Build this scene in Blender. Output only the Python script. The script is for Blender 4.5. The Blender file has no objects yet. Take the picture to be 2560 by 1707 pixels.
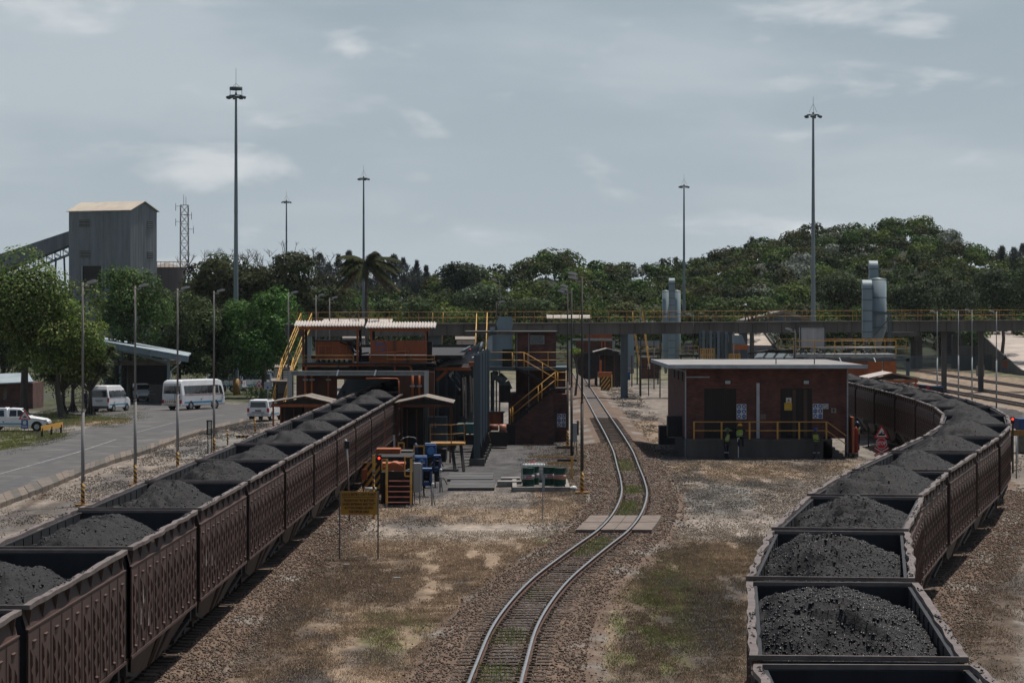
import bpy, math, random
import numpy as np
from mathutils import Vector, Matrix
S = bpy.context.scene
C = S.collection
R = math.radians
F, CX, CY, H = 7450.0, 1280.0, 785.0, 8.3      # lens in photo pixels, horizon row, eye height above the ground
# ---------------------------------------------------------------- camera
cam = bpy.data.cameras.new('camera')
cam.sensor_width = 36.0
cam.lens = F / 2560 * 36
cam.shift_y = -68.5 / 2560
cam.clip_start = 1.0
cam.clip_end = 9000.0
co = bpy.data.objects.new('camera', cam)
co.location = (0, 0, H)
co.rotation_euler = (R(90), 0, 0)
C.objects.link(co)
S.camera = co
# ---------------------------------------------------------------- light and sky
SUNV = Vector((0.25, 0.30, 1.0)).normalized()
sl = bpy.data.lights.new('sun', 'SUN')
sl.energy = 4.9
sl.angle = R(0.53)
sl.color = (1.0, 0.935, 0.85)
so = bpy.data.objects.new('sun', sl)
so.rotation_euler = (-SUNV).to_track_quat('-Z', 'Y').to_euler()
so.location = (0, 0, 60)
C.objects.link(so)
w = bpy.data.worlds.new('World')
S.world = w
w.use_nodes = True
nt = w.node_tree
for n in list(nt.nodes):
 nt.nodes.remove(n)
N = nt.nodes.new
wo = N('ShaderNodeOutputWorld')
bg = N('ShaderNodeBackground')
bg.inputs['Strength'].default_value = 0.068
sky = N('ShaderNodeTexSky')
sky.sky_type = 'NISHITA'
sky.sun_disc = False
sky.sun_elevation = math.asin(SUNV.z)
sky.sun_rotation = math.atan2(SUNV.x, SUNV.y)
sky.air_density = 1.3
sky.dust_density = 2.5
sky.ozone_density = 2.0
tc = N('ShaderNodeTexCoord')
def noise_layer(scale, vec, detail, rough, lo, hi):
 mp = N('ShaderNodeMapping')
 mp.inputs['Scale'].default_value = vec
 nz = N('ShaderNodeTexNoise')
 nz.inputs['Scale'].default_value = scale
 nz.inputs['Detail'].default_value = detail
 nz.inputs['Roughness'].default_value = rough
 nz.inputs['Distortion'].default_value = 0.25
 cr = N('ShaderNodeValToRGB')
 cr.color_ramp.interpolation = 'EASE'
 cr.color_ramp.elements[0].position = lo
 cr.color_ramp.elements[1].position = hi
 nt.links.new(tc.outputs['Generated'], mp.inputs['Vector'])
 nt.links.new(mp.outputs['Vector'], nz.inputs['Vector'])
 nt.links.new(nz.outputs['Fac'], cr.inputs['Fac'])
 return cr, mp
def mixc(a, b, fac):
 m = N('ShaderNodeMix')
 m.data_type = 'RGBA'
 for val, sock in ((a, m.inputs[6]), (b, m.inputs[7]), (fac, m.inputs[0])):
  if hasattr(val, 'links'):
   nt.links.new(val, sock)
  elif isinstance(val, (int, float)):
   sock.default_value = val
  else:
   sock.default_value = (*val, 1)
 return m.outputs[2]
# thin high overcast over the clear sky, broader veils, then small soft cumulus
veil, mv = noise_layer(5.5, (1, 1, 4.5), 6, 0.52, 0.38, 0.64)
cum, mc = noise_layer(21.0, (1, 1, 2.9), 7, 0.50, 0.54, 0.74)
mc.inputs['Location'].default_value = (0.31, 0, 0.12)
sep = N('ShaderNodeSeparateXYZ'); nt.links.new(tc.outputs['Generated'], sep.inputs[0])
def ramp_z(z0, z1, v0, v1):
 r = N('ShaderNodeMapRange'); r.inputs[1].default_value = z0; r.inputs[2].default_value = z1; r.inputs[3].default_value = v0; r.inputs[4].default_value = v1
 nt.links.new(sep.outputs['Z'], r.inputs[0]); return r.outputs[0]
low = mixc((6.9, 7.9, 8.6), (5.2, 6.3, 7.25), ramp_z(0.0, 0.10, 0.0, 1.0))
col = mixc(sky.outputs['Color'], low, ramp_z(0.11, 0.36, 0.92, 0.04))   # veil thinned sharply overhead to keep the fill light low
vz = N('ShaderNodeMath'); vz.operation = 'MULTIPLY'; nt.links.new(veil.outputs['Color'], vz.inputs[0]); nt.links.new(ramp_z(0.11, 0.36, 0.55, 0.05), vz.inputs[1])
col = mixc(col, (8.0, 8.8, 9.4), vz.outputs[0])
vm = N('ShaderNodeMath'); vm.operation = 'MULTIPLY'; nt.links.new(ramp_z(0.11, 0.36, 0.6, 0.10), vm.inputs[1])
nt.links.new(cum.outputs['Color'], vm.inputs[0])
col = mixc(col, (11.0, 11.3, 11.5), vm.outputs[0])
nt.links.new(col, bg.inputs['Color'])
nt.links.new(bg.outputs['Background'], wo.inputs['Surface'])
S.view_settings.view_transform = 'Standard'
S.view_settings.look = 'None'
S.view_settings.gamma = 1.0
S.view_settings.exposure = 0.0
S.view_settings.use_curve_mapping = False
S.cycles.use_denoising = True
S.cycles.max_bounces = 6
S.cycles.diffuse_bounces = 2
S.cycles.glossy_bounces = 2
S.cycles.transmission_bounces = 3
S.cycles.transparent_max_bounces = 6
S.cycles.volume_bounces = 0
S.cycles.caustics_reflective = False
S.cycles.caustics_refractive = False
S.cycles.sample_clamp_indirect = 4.0
# ---------------------------------------------------------------- helpers
def P(px, py, d):
 return Vector(((px - CX) / F * d, d, H + (CY - py) / F * d))
def G(px, py, z=0.0):
 d = (H - z) * F / (py - CY)
 return Vector(((px - CX) / F * d, d, z))
def XP(px, d): return (px - CX) / F * d
def ZP(py, d): return H + (CY - py) / F * d
ORG = {}
def tag(o, label=None, cat=None, group=None, kind=None):
 if label: o['label'] = label
 if cat: o['category'] = cat
 if group: o['group'] = group
 if kind: o['kind'] = kind
 return o
def thing(name, label, cat, loc=(0, 0, 0), group=None, rz=0, world=True, kind=None):
 """an Empty at the base of a thing; world=True: its parts are given in world coordinates"""
 o = bpy.data.objects.new(name, None)
 o.empty_display_size = 0.3
 C.objects.link(o)
 o.location = loc
 o.rotation_euler = (0, 0, rz)
 ORG[o.name] = Vector(loc) if world else Vector((0, 0, 0))
 return tag(o, label, cat, group, kind)
def structure(name, loc=(0, 0, 0)):
 o = thing(name, None, None, loc)
 o['kind'] = 'structure'
 return o
def link(name, me, parent=None, loc=(0, 0, 0), rot=(0, 0, 0), scale=(1, 1, 1)):
 o = bpy.data.objects.new(name, me)
 o.location = loc
 o.rotation_euler = rot
 o.scale = scale
 if parent is not None:
  o.parent = parent
  ORG[o.name] = ORG.get(parent.name, Vector((0, 0, 0)))
 C.objects.link(o)
 return o
KIDS = {}
def copy_tree(src, loc=None, rz=None, label=None, parent=None, group=None):
 c = src.copy()
 C.objects.link(c)
 if parent is not None: c.parent = parent
 if loc is not None: c.location = loc
 if rz is not None: c.rotation_euler = (0, 0, rz)
 if label: c['label'] = label
 if group: c['group'] = group
 for ch in src.children:
  copy_tree(ch, parent=c)
 ORG[c.name] = ORG.get(src.name, Vector((0, 0, 0)))
 return c
class MB:
 """collects boxes, bars, tubes and free faces into one mesh"""
 def __init__(self):
  self.v = []; self.f = []; self.sm = []
 def add(self, vs, fs, smooth=False):
  n = len(self.v)
  self.v += [tuple(p) for p in vs]
  self.f += [tuple(i + n for i in f) for f in fs]
  self.sm += [smooth] * len(fs)
  return self
 def box(self, x0, x1, y0, y1, z0, z1):
  x0, x1 = sorted((x0, x1)); y0, y1 = sorted((y0, y1)); z0, z1 = sorted((z0, z1))
  return self.add([(x0, y0, z0), (x1, y0, z0), (x1, y1, z0), (x0, y1, z0), (x0, y0, z1), (x1, y0, z1), (x1, y1, z1), (x0, y1, z1)],
      [(3, 2, 1, 0), (4, 5, 6, 7), (0, 1, 5, 4), (1, 2, 6, 5), (2, 3, 7, 6), (3, 0, 4, 7)])
 def cbox(self, c, s):
  return self.box(c[0] - s[0] / 2, c[0] + s[0] / 2, c[1] - s[1] / 2, c[1] + s[1] / 2, c[2] - s[2] / 2, c[2] + s[2] / 2)
 def pbox(self, px0, px1, py0, py1, d0, dep):
  """box whose front face, at depth d0, spans those photo pixels; dep metres deep"""
  return self.box(XP(px0, d0), XP(px1, d0), d0, d0 + dep, ZP(py0, d0), ZP(py1, d0))
 def _frame(self, p, q):
  p = Vector(p); q = Vector(q)
  d = (q - p)
  if d.length < 1e-6: d = Vector((0, 0, 1e-3))
  d.normalize()
  up = Vector((0, 0, 1)) if abs(d.z) < 0.95 else Vector((0, 1, 0))
  s = d.cross(up).normalized()
  u = s.cross(d).normalized()
  return p, q, s, u
 def beam(self, p, q, w, h=None):
  h = h or w
  p, q, s, u = self._frame(p, q)
  vs = []
  for e in (p, q):
   for a, b in ((-1, -1), (1, -1), (1, 1), (-1, 1)):
    vs.append(e + s * a * w / 2 + u * b * h / 2)
  return self.add(vs, [(3, 2, 1, 0), (4, 5, 6, 7), (0, 1, 5, 4), (1, 2, 6, 5), (2, 3, 7, 6), (3, 0, 4, 7)])
 def tube(self, p, q, r, r2=None, n=8, cap=True):
  r2 = r if r2 is None else r2
  p, q, s, u = self._frame(p, q)
  vs = []
  for e, rr in ((p, r), (q, r2)):
   for k in range(n):
    a = 2 * math.pi * k / n
    vs.append(e + (s * math.cos(a) + u * math.sin(a)) * rr)
  self.add(vs, [(k, (k + 1) % n, n + (k + 1) % n, n + k) for k in range(n)], True)
  if cap:
   m = len(self.v) - 2 * n
   self.f.append(tuple(m + k for k in range(n))[::-1]); self.sm.append(False)
   self.f.append(tuple(m + n + k for k in range(n))); self.sm.append(False)
  return self
 def pipe(self, pts, r, n=6):
  for a, b in zip(pts[:-1], pts[1:]):
   self.tube(a, b, r, n=n)
  return self
 def extr(self, pts, vec):
  """closed polygon pushed along vec"""
  n = len(pts); vec = Vector(vec)
  vs = [Vector(p) for p in pts] + [Vector(p) + vec for p in pts]
  return self.add(vs, [tuple(range(n))[::-1], tuple(range(n, 2 * n))] + [(k, (k + 1) % n, n + (k + 1) % n, n + k) for k in range(n)])
 def lathe(self, c, prof, n=16, smooth=True, a0=0, a1=2 * math.pi):
  """profile [(radius, z)] turned about the vertical through c"""
  c = Vector(c); m = len(prof); vs = []
  for k in range(n):
   a = a0 + (a1 - a0) * k / n
   for r, z in prof:
    vs.append((c.x + r * math.cos(a), c.y + r * math.sin(a), c.z + z))
  fs = []
  for k in range(n):
   k2 = (k + 1) % n
   for j in range(m - 1):
    fs.append((k * m + j, k2 * m + j, k2 * m + j + 1, k * m + j + 1))
  return self.add(vs, fs, smooth)
 def disc(self, c, nrm, r, n=16, t=0.02):
  c = Vector(c); nrm = Vector(nrm).normalized()
  return self.tube(c - nrm * t / 2, c + nrm * t / 2, r, n=n)
 def quad(self, a, b, c, d):
  return self.add([a, b, c, d], [(0, 1, 2, 3)])
 def merge(self, other, mtx=None):
  vs = [mtx @ Vector(p) for p in other.v] if mtx is not None else other.v
  n = len(self.v)
  self.v += [tuple(p) for p in vs]
  self.f += [tuple(i + n for i in f) for f in other.f]
  self.sm += other.sm
  return self
 def mesh(self, name, mat, org=(0, 0, 0)):
  me = bpy.data.meshes.new(name)
  o = Vector(org)
  me.from_pydata([(a - o.x, b - o.y, c - o.z) for a, b, c in self.v], [], self.f)
  me.polygons.foreach_set('use_smooth', self.sm)
  for mt in (mat if isinstance(mat, (list, tuple)) else [mat]):
   me.materials.append(mt)
  me.update()
  return me
 def build(self, name, mat, parent=None, label=None, cat=None, group=None, kind=None, bevel=0):
  if parent is not None:
   o = link(name, self.mesh(name, mat, ORG.get(parent.name, (0, 0, 0))), parent)
  else:
   a = np.array(self.v)
   c = ((a[:, 0].min() + a[:, 0].max()) / 2, (a[:, 1].min() + a[:, 1].max()) / 2, a[:, 2].min())
   o = link(name, self.mesh(name, mat, c), None, c)
   ORG[o.name] = Vector(c)
  if bevel:
   b = o.modifiers.new('b', 'BEVEL'); b.width = bevel; b.segments = 1; b.limit_method = 'ANGLE'
  return tag(o, label, cat, group, kind)
def np_mesh(name, verts, faces, mat, smooth=False, attr=None):
 """fast mesh from arrays; faces (n,3) or (n,4)"""
 me = bpy.data.meshes.new(name)
 nv, nf, k = len(verts), len(faces), faces.shape[1]
 me.vertices.add(nv)
 me.vertices.foreach_set('co', np.ascontiguousarray(verts, dtype=np.float32).ravel())
 me.loops.add(nf * k)
 me.loops.foreach_set('vertex_index', np.ascontiguousarray(faces, dtype=np.int32).ravel())
 me.polygons.add(nf)
 me.polygons.foreach_set('loop_start', np.arange(0, nf * k, k, dtype=np.int32))
 if smooth:
  me.polygons.foreach_set('use_smooth', np.ones(nf, dtype=bool))
 me.update(calc_edges=True)
 if attr is not None:
  ca = me.color_attributes.new('tint', 'FLOAT_COLOR', 'POINT')
  ca.data.foreach_set('color', np.ascontiguousarray(attr, dtype=np.float32).ravel())
 me.materials.append(mat)
 return me
# value noise in numpy
_rng = np.random.default_rng(7)
_TAB = _rng.random((256, 256))
def vnoise(x, y):
 xi = np.floor(x).astype(int); yi = np.floor(y).astype(int)
 fx = x - xi; fy = y - yi
 fx = fx * fx * (3 - 2 * fx); fy = fy * fy * (3 - 2 * fy)
 a = _TAB[xi % 256, yi % 256]; b = _TAB[(xi + 1) % 256, yi % 256]
 c = _TAB[xi % 256, (yi + 1) % 256]; d = _TAB[(xi + 1) % 256, (yi + 1) % 256]
 return (a * (1 - fx) + b * fx) * (1 - fy) + (c * (1 - fx) + d * fx) * fy
def fbm(x, y, o=4):
 s = 0; a = 0.5; t = 0
 for k in range(o):
  s = s + a * vnoise(x * 2 ** k + 17.3 * k, y * 2 ** k + 9.1 * k); t += a; a *= 0.5
 return s / t
# ---------------------------------------------------------------- materials
MATS = {}
def mat(name, c1, c2=None, rough=0.7, metal=0.0, scale=3.0, bump=0.0, bscale=None, streak=False, spec=0.3,
  rust=None, lo=0.35, hi=0.65, detail=5, emit=None, vary=0.0):
 if name in MATS: return MATS[name]
 m = bpy.data.materials.new(name)
 m.use_nodes = True
 t = m.node_tree; b = t.nodes['Principled BSDF']
 b.inputs['Roughness'].default_value = rough
 b.inputs['Metallic'].default_value = metal
 b.inputs['Specular IOR Level'].default_value = spec
 if c2 is None: c2 = tuple(x * 0.72 for x in c1)
 tc = t.nodes.new('ShaderNodeTexCoord'); mp = t.nodes.new('ShaderNodeMapping')
 t.links.new(tc.outputs['Object'], mp.inputs['Vector'])
 mp.inputs['Scale'].default_value = (1, 1, 0.12) if streak else (1, 1, 1)
 def nz(sc, de, lo, hi):
  n = t.nodes.new('ShaderNodeTexNoise'); n.inputs['Scale'].default_value = sc
  n.inputs['Detail'].default_value = de; n.inputs['Roughness'].default_value = 0.62
  t.links.new(mp.outputs['Vector'], n.inputs['Vector'])
  r = t.nodes.new('ShaderNodeMapRange'); r.inputs[1].default_value = lo; r.inputs[2].default_value = hi
  t.links.new(n.outputs['Fac'], r.inputs[0])
  return n, r.outputs[0]
 n1, f1 = nz(scale, detail, lo, hi)
 mx = t.nodes.new('ShaderNodeMix'); mx.data_type = 'RGBA'
 mx.inputs[6].default_value = (*c1, 1); mx.inputs[7].default_value = (*c2, 1)
 t.links.new(f1, mx.inputs[0])
 out = mx.outputs[2]
 if rust:
  rc, rlo, rhi, rs = rust
  n2, f2 = nz(rs, 6, rlo, rhi)
  m2 = t.nodes.new('ShaderNodeMix'); m2.data_type = 'RGBA'
  t.links.new(out, m2.inputs[6]); m2.inputs[7].default_value = (*rc, 1)
  t.links.new(f2, m2.inputs[0]); out = m2.outputs[2]
 if vary:
  oi = t.nodes.new('ShaderNodeObjectInfo'); vr = t.nodes.new('ShaderNodeMapRange'); vr.inputs[3].default_value = 1 - vary; vr.inputs[4].default_value = 1 + vary
  t.links.new(oi.outputs['Random'], vr.inputs[0]); vs_ = t.nodes.new('ShaderNodeVectorMath'); vs_.operation = 'SCALE'
  t.links.new(out, vs_.inputs[0]); t.links.new(vr.outputs[0], vs_.inputs['Scale']); out = vs_.outputs[0]
 t.links.new(out, b.inputs['Base Color'])
 if bump:
  nb, fb = nz(bscale or scale * 6, 4, 0.0, 1.0)
  bp = t.nodes.new('ShaderNodeBump'); bp.inputs['Strength'].default_value = bump
  bp.inputs['Distance'].default_value = 0.02
  t.links.new(fb, bp.inputs['Height']); t.links.new(bp.outputs['Normal'], b.inputs['Normal'])
 if emit:
  b.inputs['Emission Color'].default_value = (*emit[0], 1)
  b.inputs['Emission Strength'].default_value = emit[1]
 MATS[name] = m
 return m
def tint_mat(name, rough=0.9, sc=6.0, contrast=0.5, bump=0.6, trans=0.0, fine=30.0):
 """surface whose own colour varies from place to place (attribute), with grain on top"""
 if name in MATS: return MATS[name]
 m = bpy.data.materials.new(name); m.use_nodes = True
 t = m.node_tree; b = t.nodes['Principled BSDF']
 b.inputs['Roughness'].default_value = rough; b.inputs['Specular IOR Level'].default_value = 0.15
 at = t.nodes.new('ShaderNodeAttribute'); at.attribute_name = 'tint'
 tc = t.nodes.new('ShaderNodeTexCoord')
 outs = []
 for s, de, lo, hi, amp in ((sc, 6, 0.3, 0.7, contrast), (fine, 3, 0.3, 0.7, contrast * 0.9)):
  n = t.nodes.new('ShaderNodeTexNoise'); n.inputs['Scale'].default_value = s; n.inputs['Detail'].default_value = de
  n.inputs['Roughness'].default_value = 0.7
  t.links.new(tc.outputs['Object'], n.inputs['Vector'])
  r = t.nodes.new('ShaderNodeMapRange'); r.inputs[1].default_value = lo; r.inputs[2].default_value = hi
  r.inputs[3].default_value = 1 - amp; r.inputs[4].default_value = 1 + amp
  t.links.new(n.outputs['Fac'], r.inputs[0]); outs.append((n, r.outputs[0]))
 mu = t.nodes.new('ShaderNodeMath'); mu.operation = 'MULTIPLY'
 t.links.new(outs[0][1], mu.inputs[0]); t.links.new(outs[1][1], mu.inputs[1])
 vm = t.nodes.new('ShaderNodeVectorMath'); vm.operation = 'SCALE'
 t.links.new(at.outputs['Color'], vm.inputs[0]); t.links.new(mu.outputs[0], vm.inputs['Scale'])
 t.links.new(vm.outputs[0], b.inputs['Base Color'])
 if bump:
  bp = t.nodes.new('ShaderNodeBump'); bp.inputs['Strength'].default_value = bump; bp.inputs['Distance'].default_value = 0.05
  t.links.new(outs[1][0].outputs['Fac'], bp.inputs['Height']); t.links.new(bp.outputs['Normal'], b.inputs['Normal'])
 if trans:
  o = t.nodes['Material Output']; tr = t.nodes.new('ShaderNodeBsdfTranslucent'); ms = t.nodes.new('ShaderNodeMixShader')
  t.links.new(vm.outputs[0], tr.inputs['Color']); ms.inputs[0].default_value = trans
  t.links.new(b.outputs[0], ms.inputs[1]); t.links.new(tr.outputs[0], ms.inputs[2]); t.links.new(ms.outputs[0], o.inputs['Surface'])
 MATS[name] = m
 return m
RUST = (0.09, 0.035, 0.018)
m_wagon = mat('wagon_paint', (0.074, 0.040, 0.031), (0.050, 0.029, 0.024), 0.75, scale=1.6, bump=0.15, streak=True, rust=((0.105, 0.082, 0.068), 0.58, 0.9, 2.2), vary=.14)
m_rim = mat('worn_rim_steel', (0.155, 0.128, 0.118), (0.09, 0.072, 0.067), 0.6, scale=2.5, rust=(RUST, 0.58, 0.8, 5.0))
m_inner = mat('coal_blackened_steel', (0.020, 0.021, 0.025), (0.010, 0.010, 0.012), 0.6, scale=2.0, streak=True)
m_hopper = mat('hopper_steel', (0.075, 0.058, 0.048), (0.035, 0.03, 0.028), 0.7, scale=1.5, streak=True, rust=((0.14, 0.12, 0.10), 0.62, 0.8, 3.0))
m_under = mat('underframe_black', (0.022, 0.02, 0.019), None, 0.7, scale=3)
m_coal = mat('coal', (0.012, 0.0122, 0.0135), (0.026, 0.026, 0.028), 0.7, scale=22.0, bump=1.0, bscale=26.0, spec=0.14, lo=0.3, hi=0.7)
m_lump = mat('coal_lump', (0.014, 0.0145, 0.016), (0.035, 0.035, 0.038), 0.42, scale=9.0, spec=0.28)
m_orange = mat('tippler_orange', (0.31, 0.085, 0.028), (0.21, 0.06, 0.026), 0.6, scale=1.3, streak=True, rust=((0.035, 0.025, 0.02), 0.55, 0.72, 2.6))
m_orange2 = mat('orange_paint', (0.40, 0.115, 0.035), (0.28, 0.08, 0.03), 0.55, scale=2, rust=((0.05, 0.03, 0.025), 0.6, 0.78, 5))
m_dark = mat('greasy_black_steel', (0.011, 0.0105, 0.0105), (0.024, 0.020, 0.018), 0.6, scale=2)
m_yellow = mat('safety_yellow', (0.55, 0.30, 0.055), (0.42, 0.22, 0.05), 0.5, scale=3, rust=((0.10, 0.06, 0.03), 0.6, 0.8, 6))
m_black = mat('matt_black', (0.02, 0.02, 0.02), None, 0.6)
m_grey = mat('blue_grey_paint', (0.20, 0.255, 0.28), (0.15, 0.195, 0.215), 0.45, scale=1.2, streak=True, rust=((0.09, 0.08, 0.07), 0.62, 0.8, 2.4))
m_greyd = mat('slate_paint', (0.075, 0.10, 0.112), (0.05, 0.066, 0.075), 0.5, scale=1.2, streak=True)
m_galv = mat('galvanised_steel', (0.30, 0.31, 0.31), (0.22, 0.225, 0.22), 0.5, 0.2, scale=3, streak=True, rust=((0.16, 0.12, 0.09), 0.6, 0.8, 4))
m_pole = mat('weathered_pole', (0.25, 0.245, 0.235), (0.15, 0.13, 0.12), 0.7, scale=4, streak=True, rust=((0.12, 0.07, 0.045), 0.56, 0.75, 3))
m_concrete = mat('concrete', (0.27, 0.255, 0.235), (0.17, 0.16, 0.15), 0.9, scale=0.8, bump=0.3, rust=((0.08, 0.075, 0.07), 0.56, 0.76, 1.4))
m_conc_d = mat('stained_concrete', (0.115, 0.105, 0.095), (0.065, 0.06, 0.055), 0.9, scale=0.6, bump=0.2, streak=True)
m_sheet = mat('corrugated_sheet', (0.46, 0.42, 0.39), (0.36, 0.32, 0.29), 0.55, scale=1.5, rust=((0.2, 0.13, 0.09), 0.6, 0.8, 2.5))
m_sheetd = mat('aged_roof_sheet', (0.22, 0.19, 0.165), (0.13, 0.11, 0.095), 0.7, scale=1.6, streak=True)
m_white = mat('white_paint', (0.72, 0.73, 0.74), (0.62, 0.63, 0.64), 0.28, scale=1.2, spec=0.5)
m_glass = mat('dark_glass', (0.022, 0.026, 0.03), None, 0.08, spec=0.7)
m_tyre = mat('tyre_rubber', (0.02, 0.02, 0.02), None, 0.8)
m_chrome = mat('alloy', (0.42, 0.43, 0.44), None, 0.35, 0.6)
m_blue = mat('pump_blue', (0.018, 0.065, 0.19), (0.014, 0.045, 0.13), 0.45, scale=3, rust=((0.03, 0.03, 0.04), 0.6, 0.8, 4))
m_red = mat('sign_red', (0.50, 0.02, 0.03), None, 0.4)
m_signw = mat('sign_white', (0.62, 0.63, 0.62), None, 0.4)
m_signb = mat('sign_blue', (0.02, 0.09, 0.32), None, 0.4)
m_rail = mat('rail_side', (0.13, 0.065, 0.04), (0.075, 0.045, 0.035), 0.7, scale=4)
m_railtop = mat('polished_rail_head', (0.52, 0.51, 0.50), (0.40, 0.385, 0.37), 0.3, 0.85, scale=3)
m_sleeper = mat('sleeper', (0.075, 0.052, 0.038), (0.040, 0.030, 0.024), 0.85, scale=5, bump=0.3)
m_stone = tint_mat('ballast_stone', 0.9, 3.0, 0.2, 0.0, fine=14.0)
m_ground = tint_mat('bare_ground', 0.95, 1.1, 0.38, 0.7, fine=9.0)
m_blade = tint_mat('grass_blade', 0.8, 0.8, 0.3, 0.0, trans=0.25, fine=5.0)
# ---------------------------------------------------------------- the ground
def poly_mask(px, py, poly, soft):
 """1 inside a polygon, fading over `soft` (both in the polygon's own units)"""
 inside = np.zeros(px.shape, bool); dist = np.full(px.shape, 1e9)
 n = len(poly)
 for i in range(n):
  x0, y0 = poly[i]; x1, y1 = poly[(i + 1) % n]
  if y0 != y1:
   c = ((y0 > py) != (y1 > py)) & (px < (x1 - x0) * (py - y0) / (y1 - y0) + x0)
   inside ^= c
  dx, dy = x1 - x0, y1 - y0
  t = np.clip(((px - x0) * dx + (py - y0) * dy) / (dx * dx + dy * dy), 0, 1)
  dist = np.minimum(dist, np.hypot(px - x0 - t * dx, py - y0 - t * dy))
 s = np.where(inside, dist, -dist)
 return np.clip(0.5 + s / (2 * soft), 0, 1)
PALE = (0.173, 0.147, 0.124); TAN = (0.190, 0.142, 0.100); BRN = (0.080, 0.060, 0.045); GRN = (0.095, 0.108, 0.042)
DUST_SHADE = (0.044, 0.042, 0.042); BAL = (0.140, 0.100, 0.074); GRV = (0.150, 0.144, 0.134); APR = (0.062, 0.061, 0.063)
APL = (0.150, 0.130, 0.112); LAWN = (0.086, 0.093, 0.032)
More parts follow.
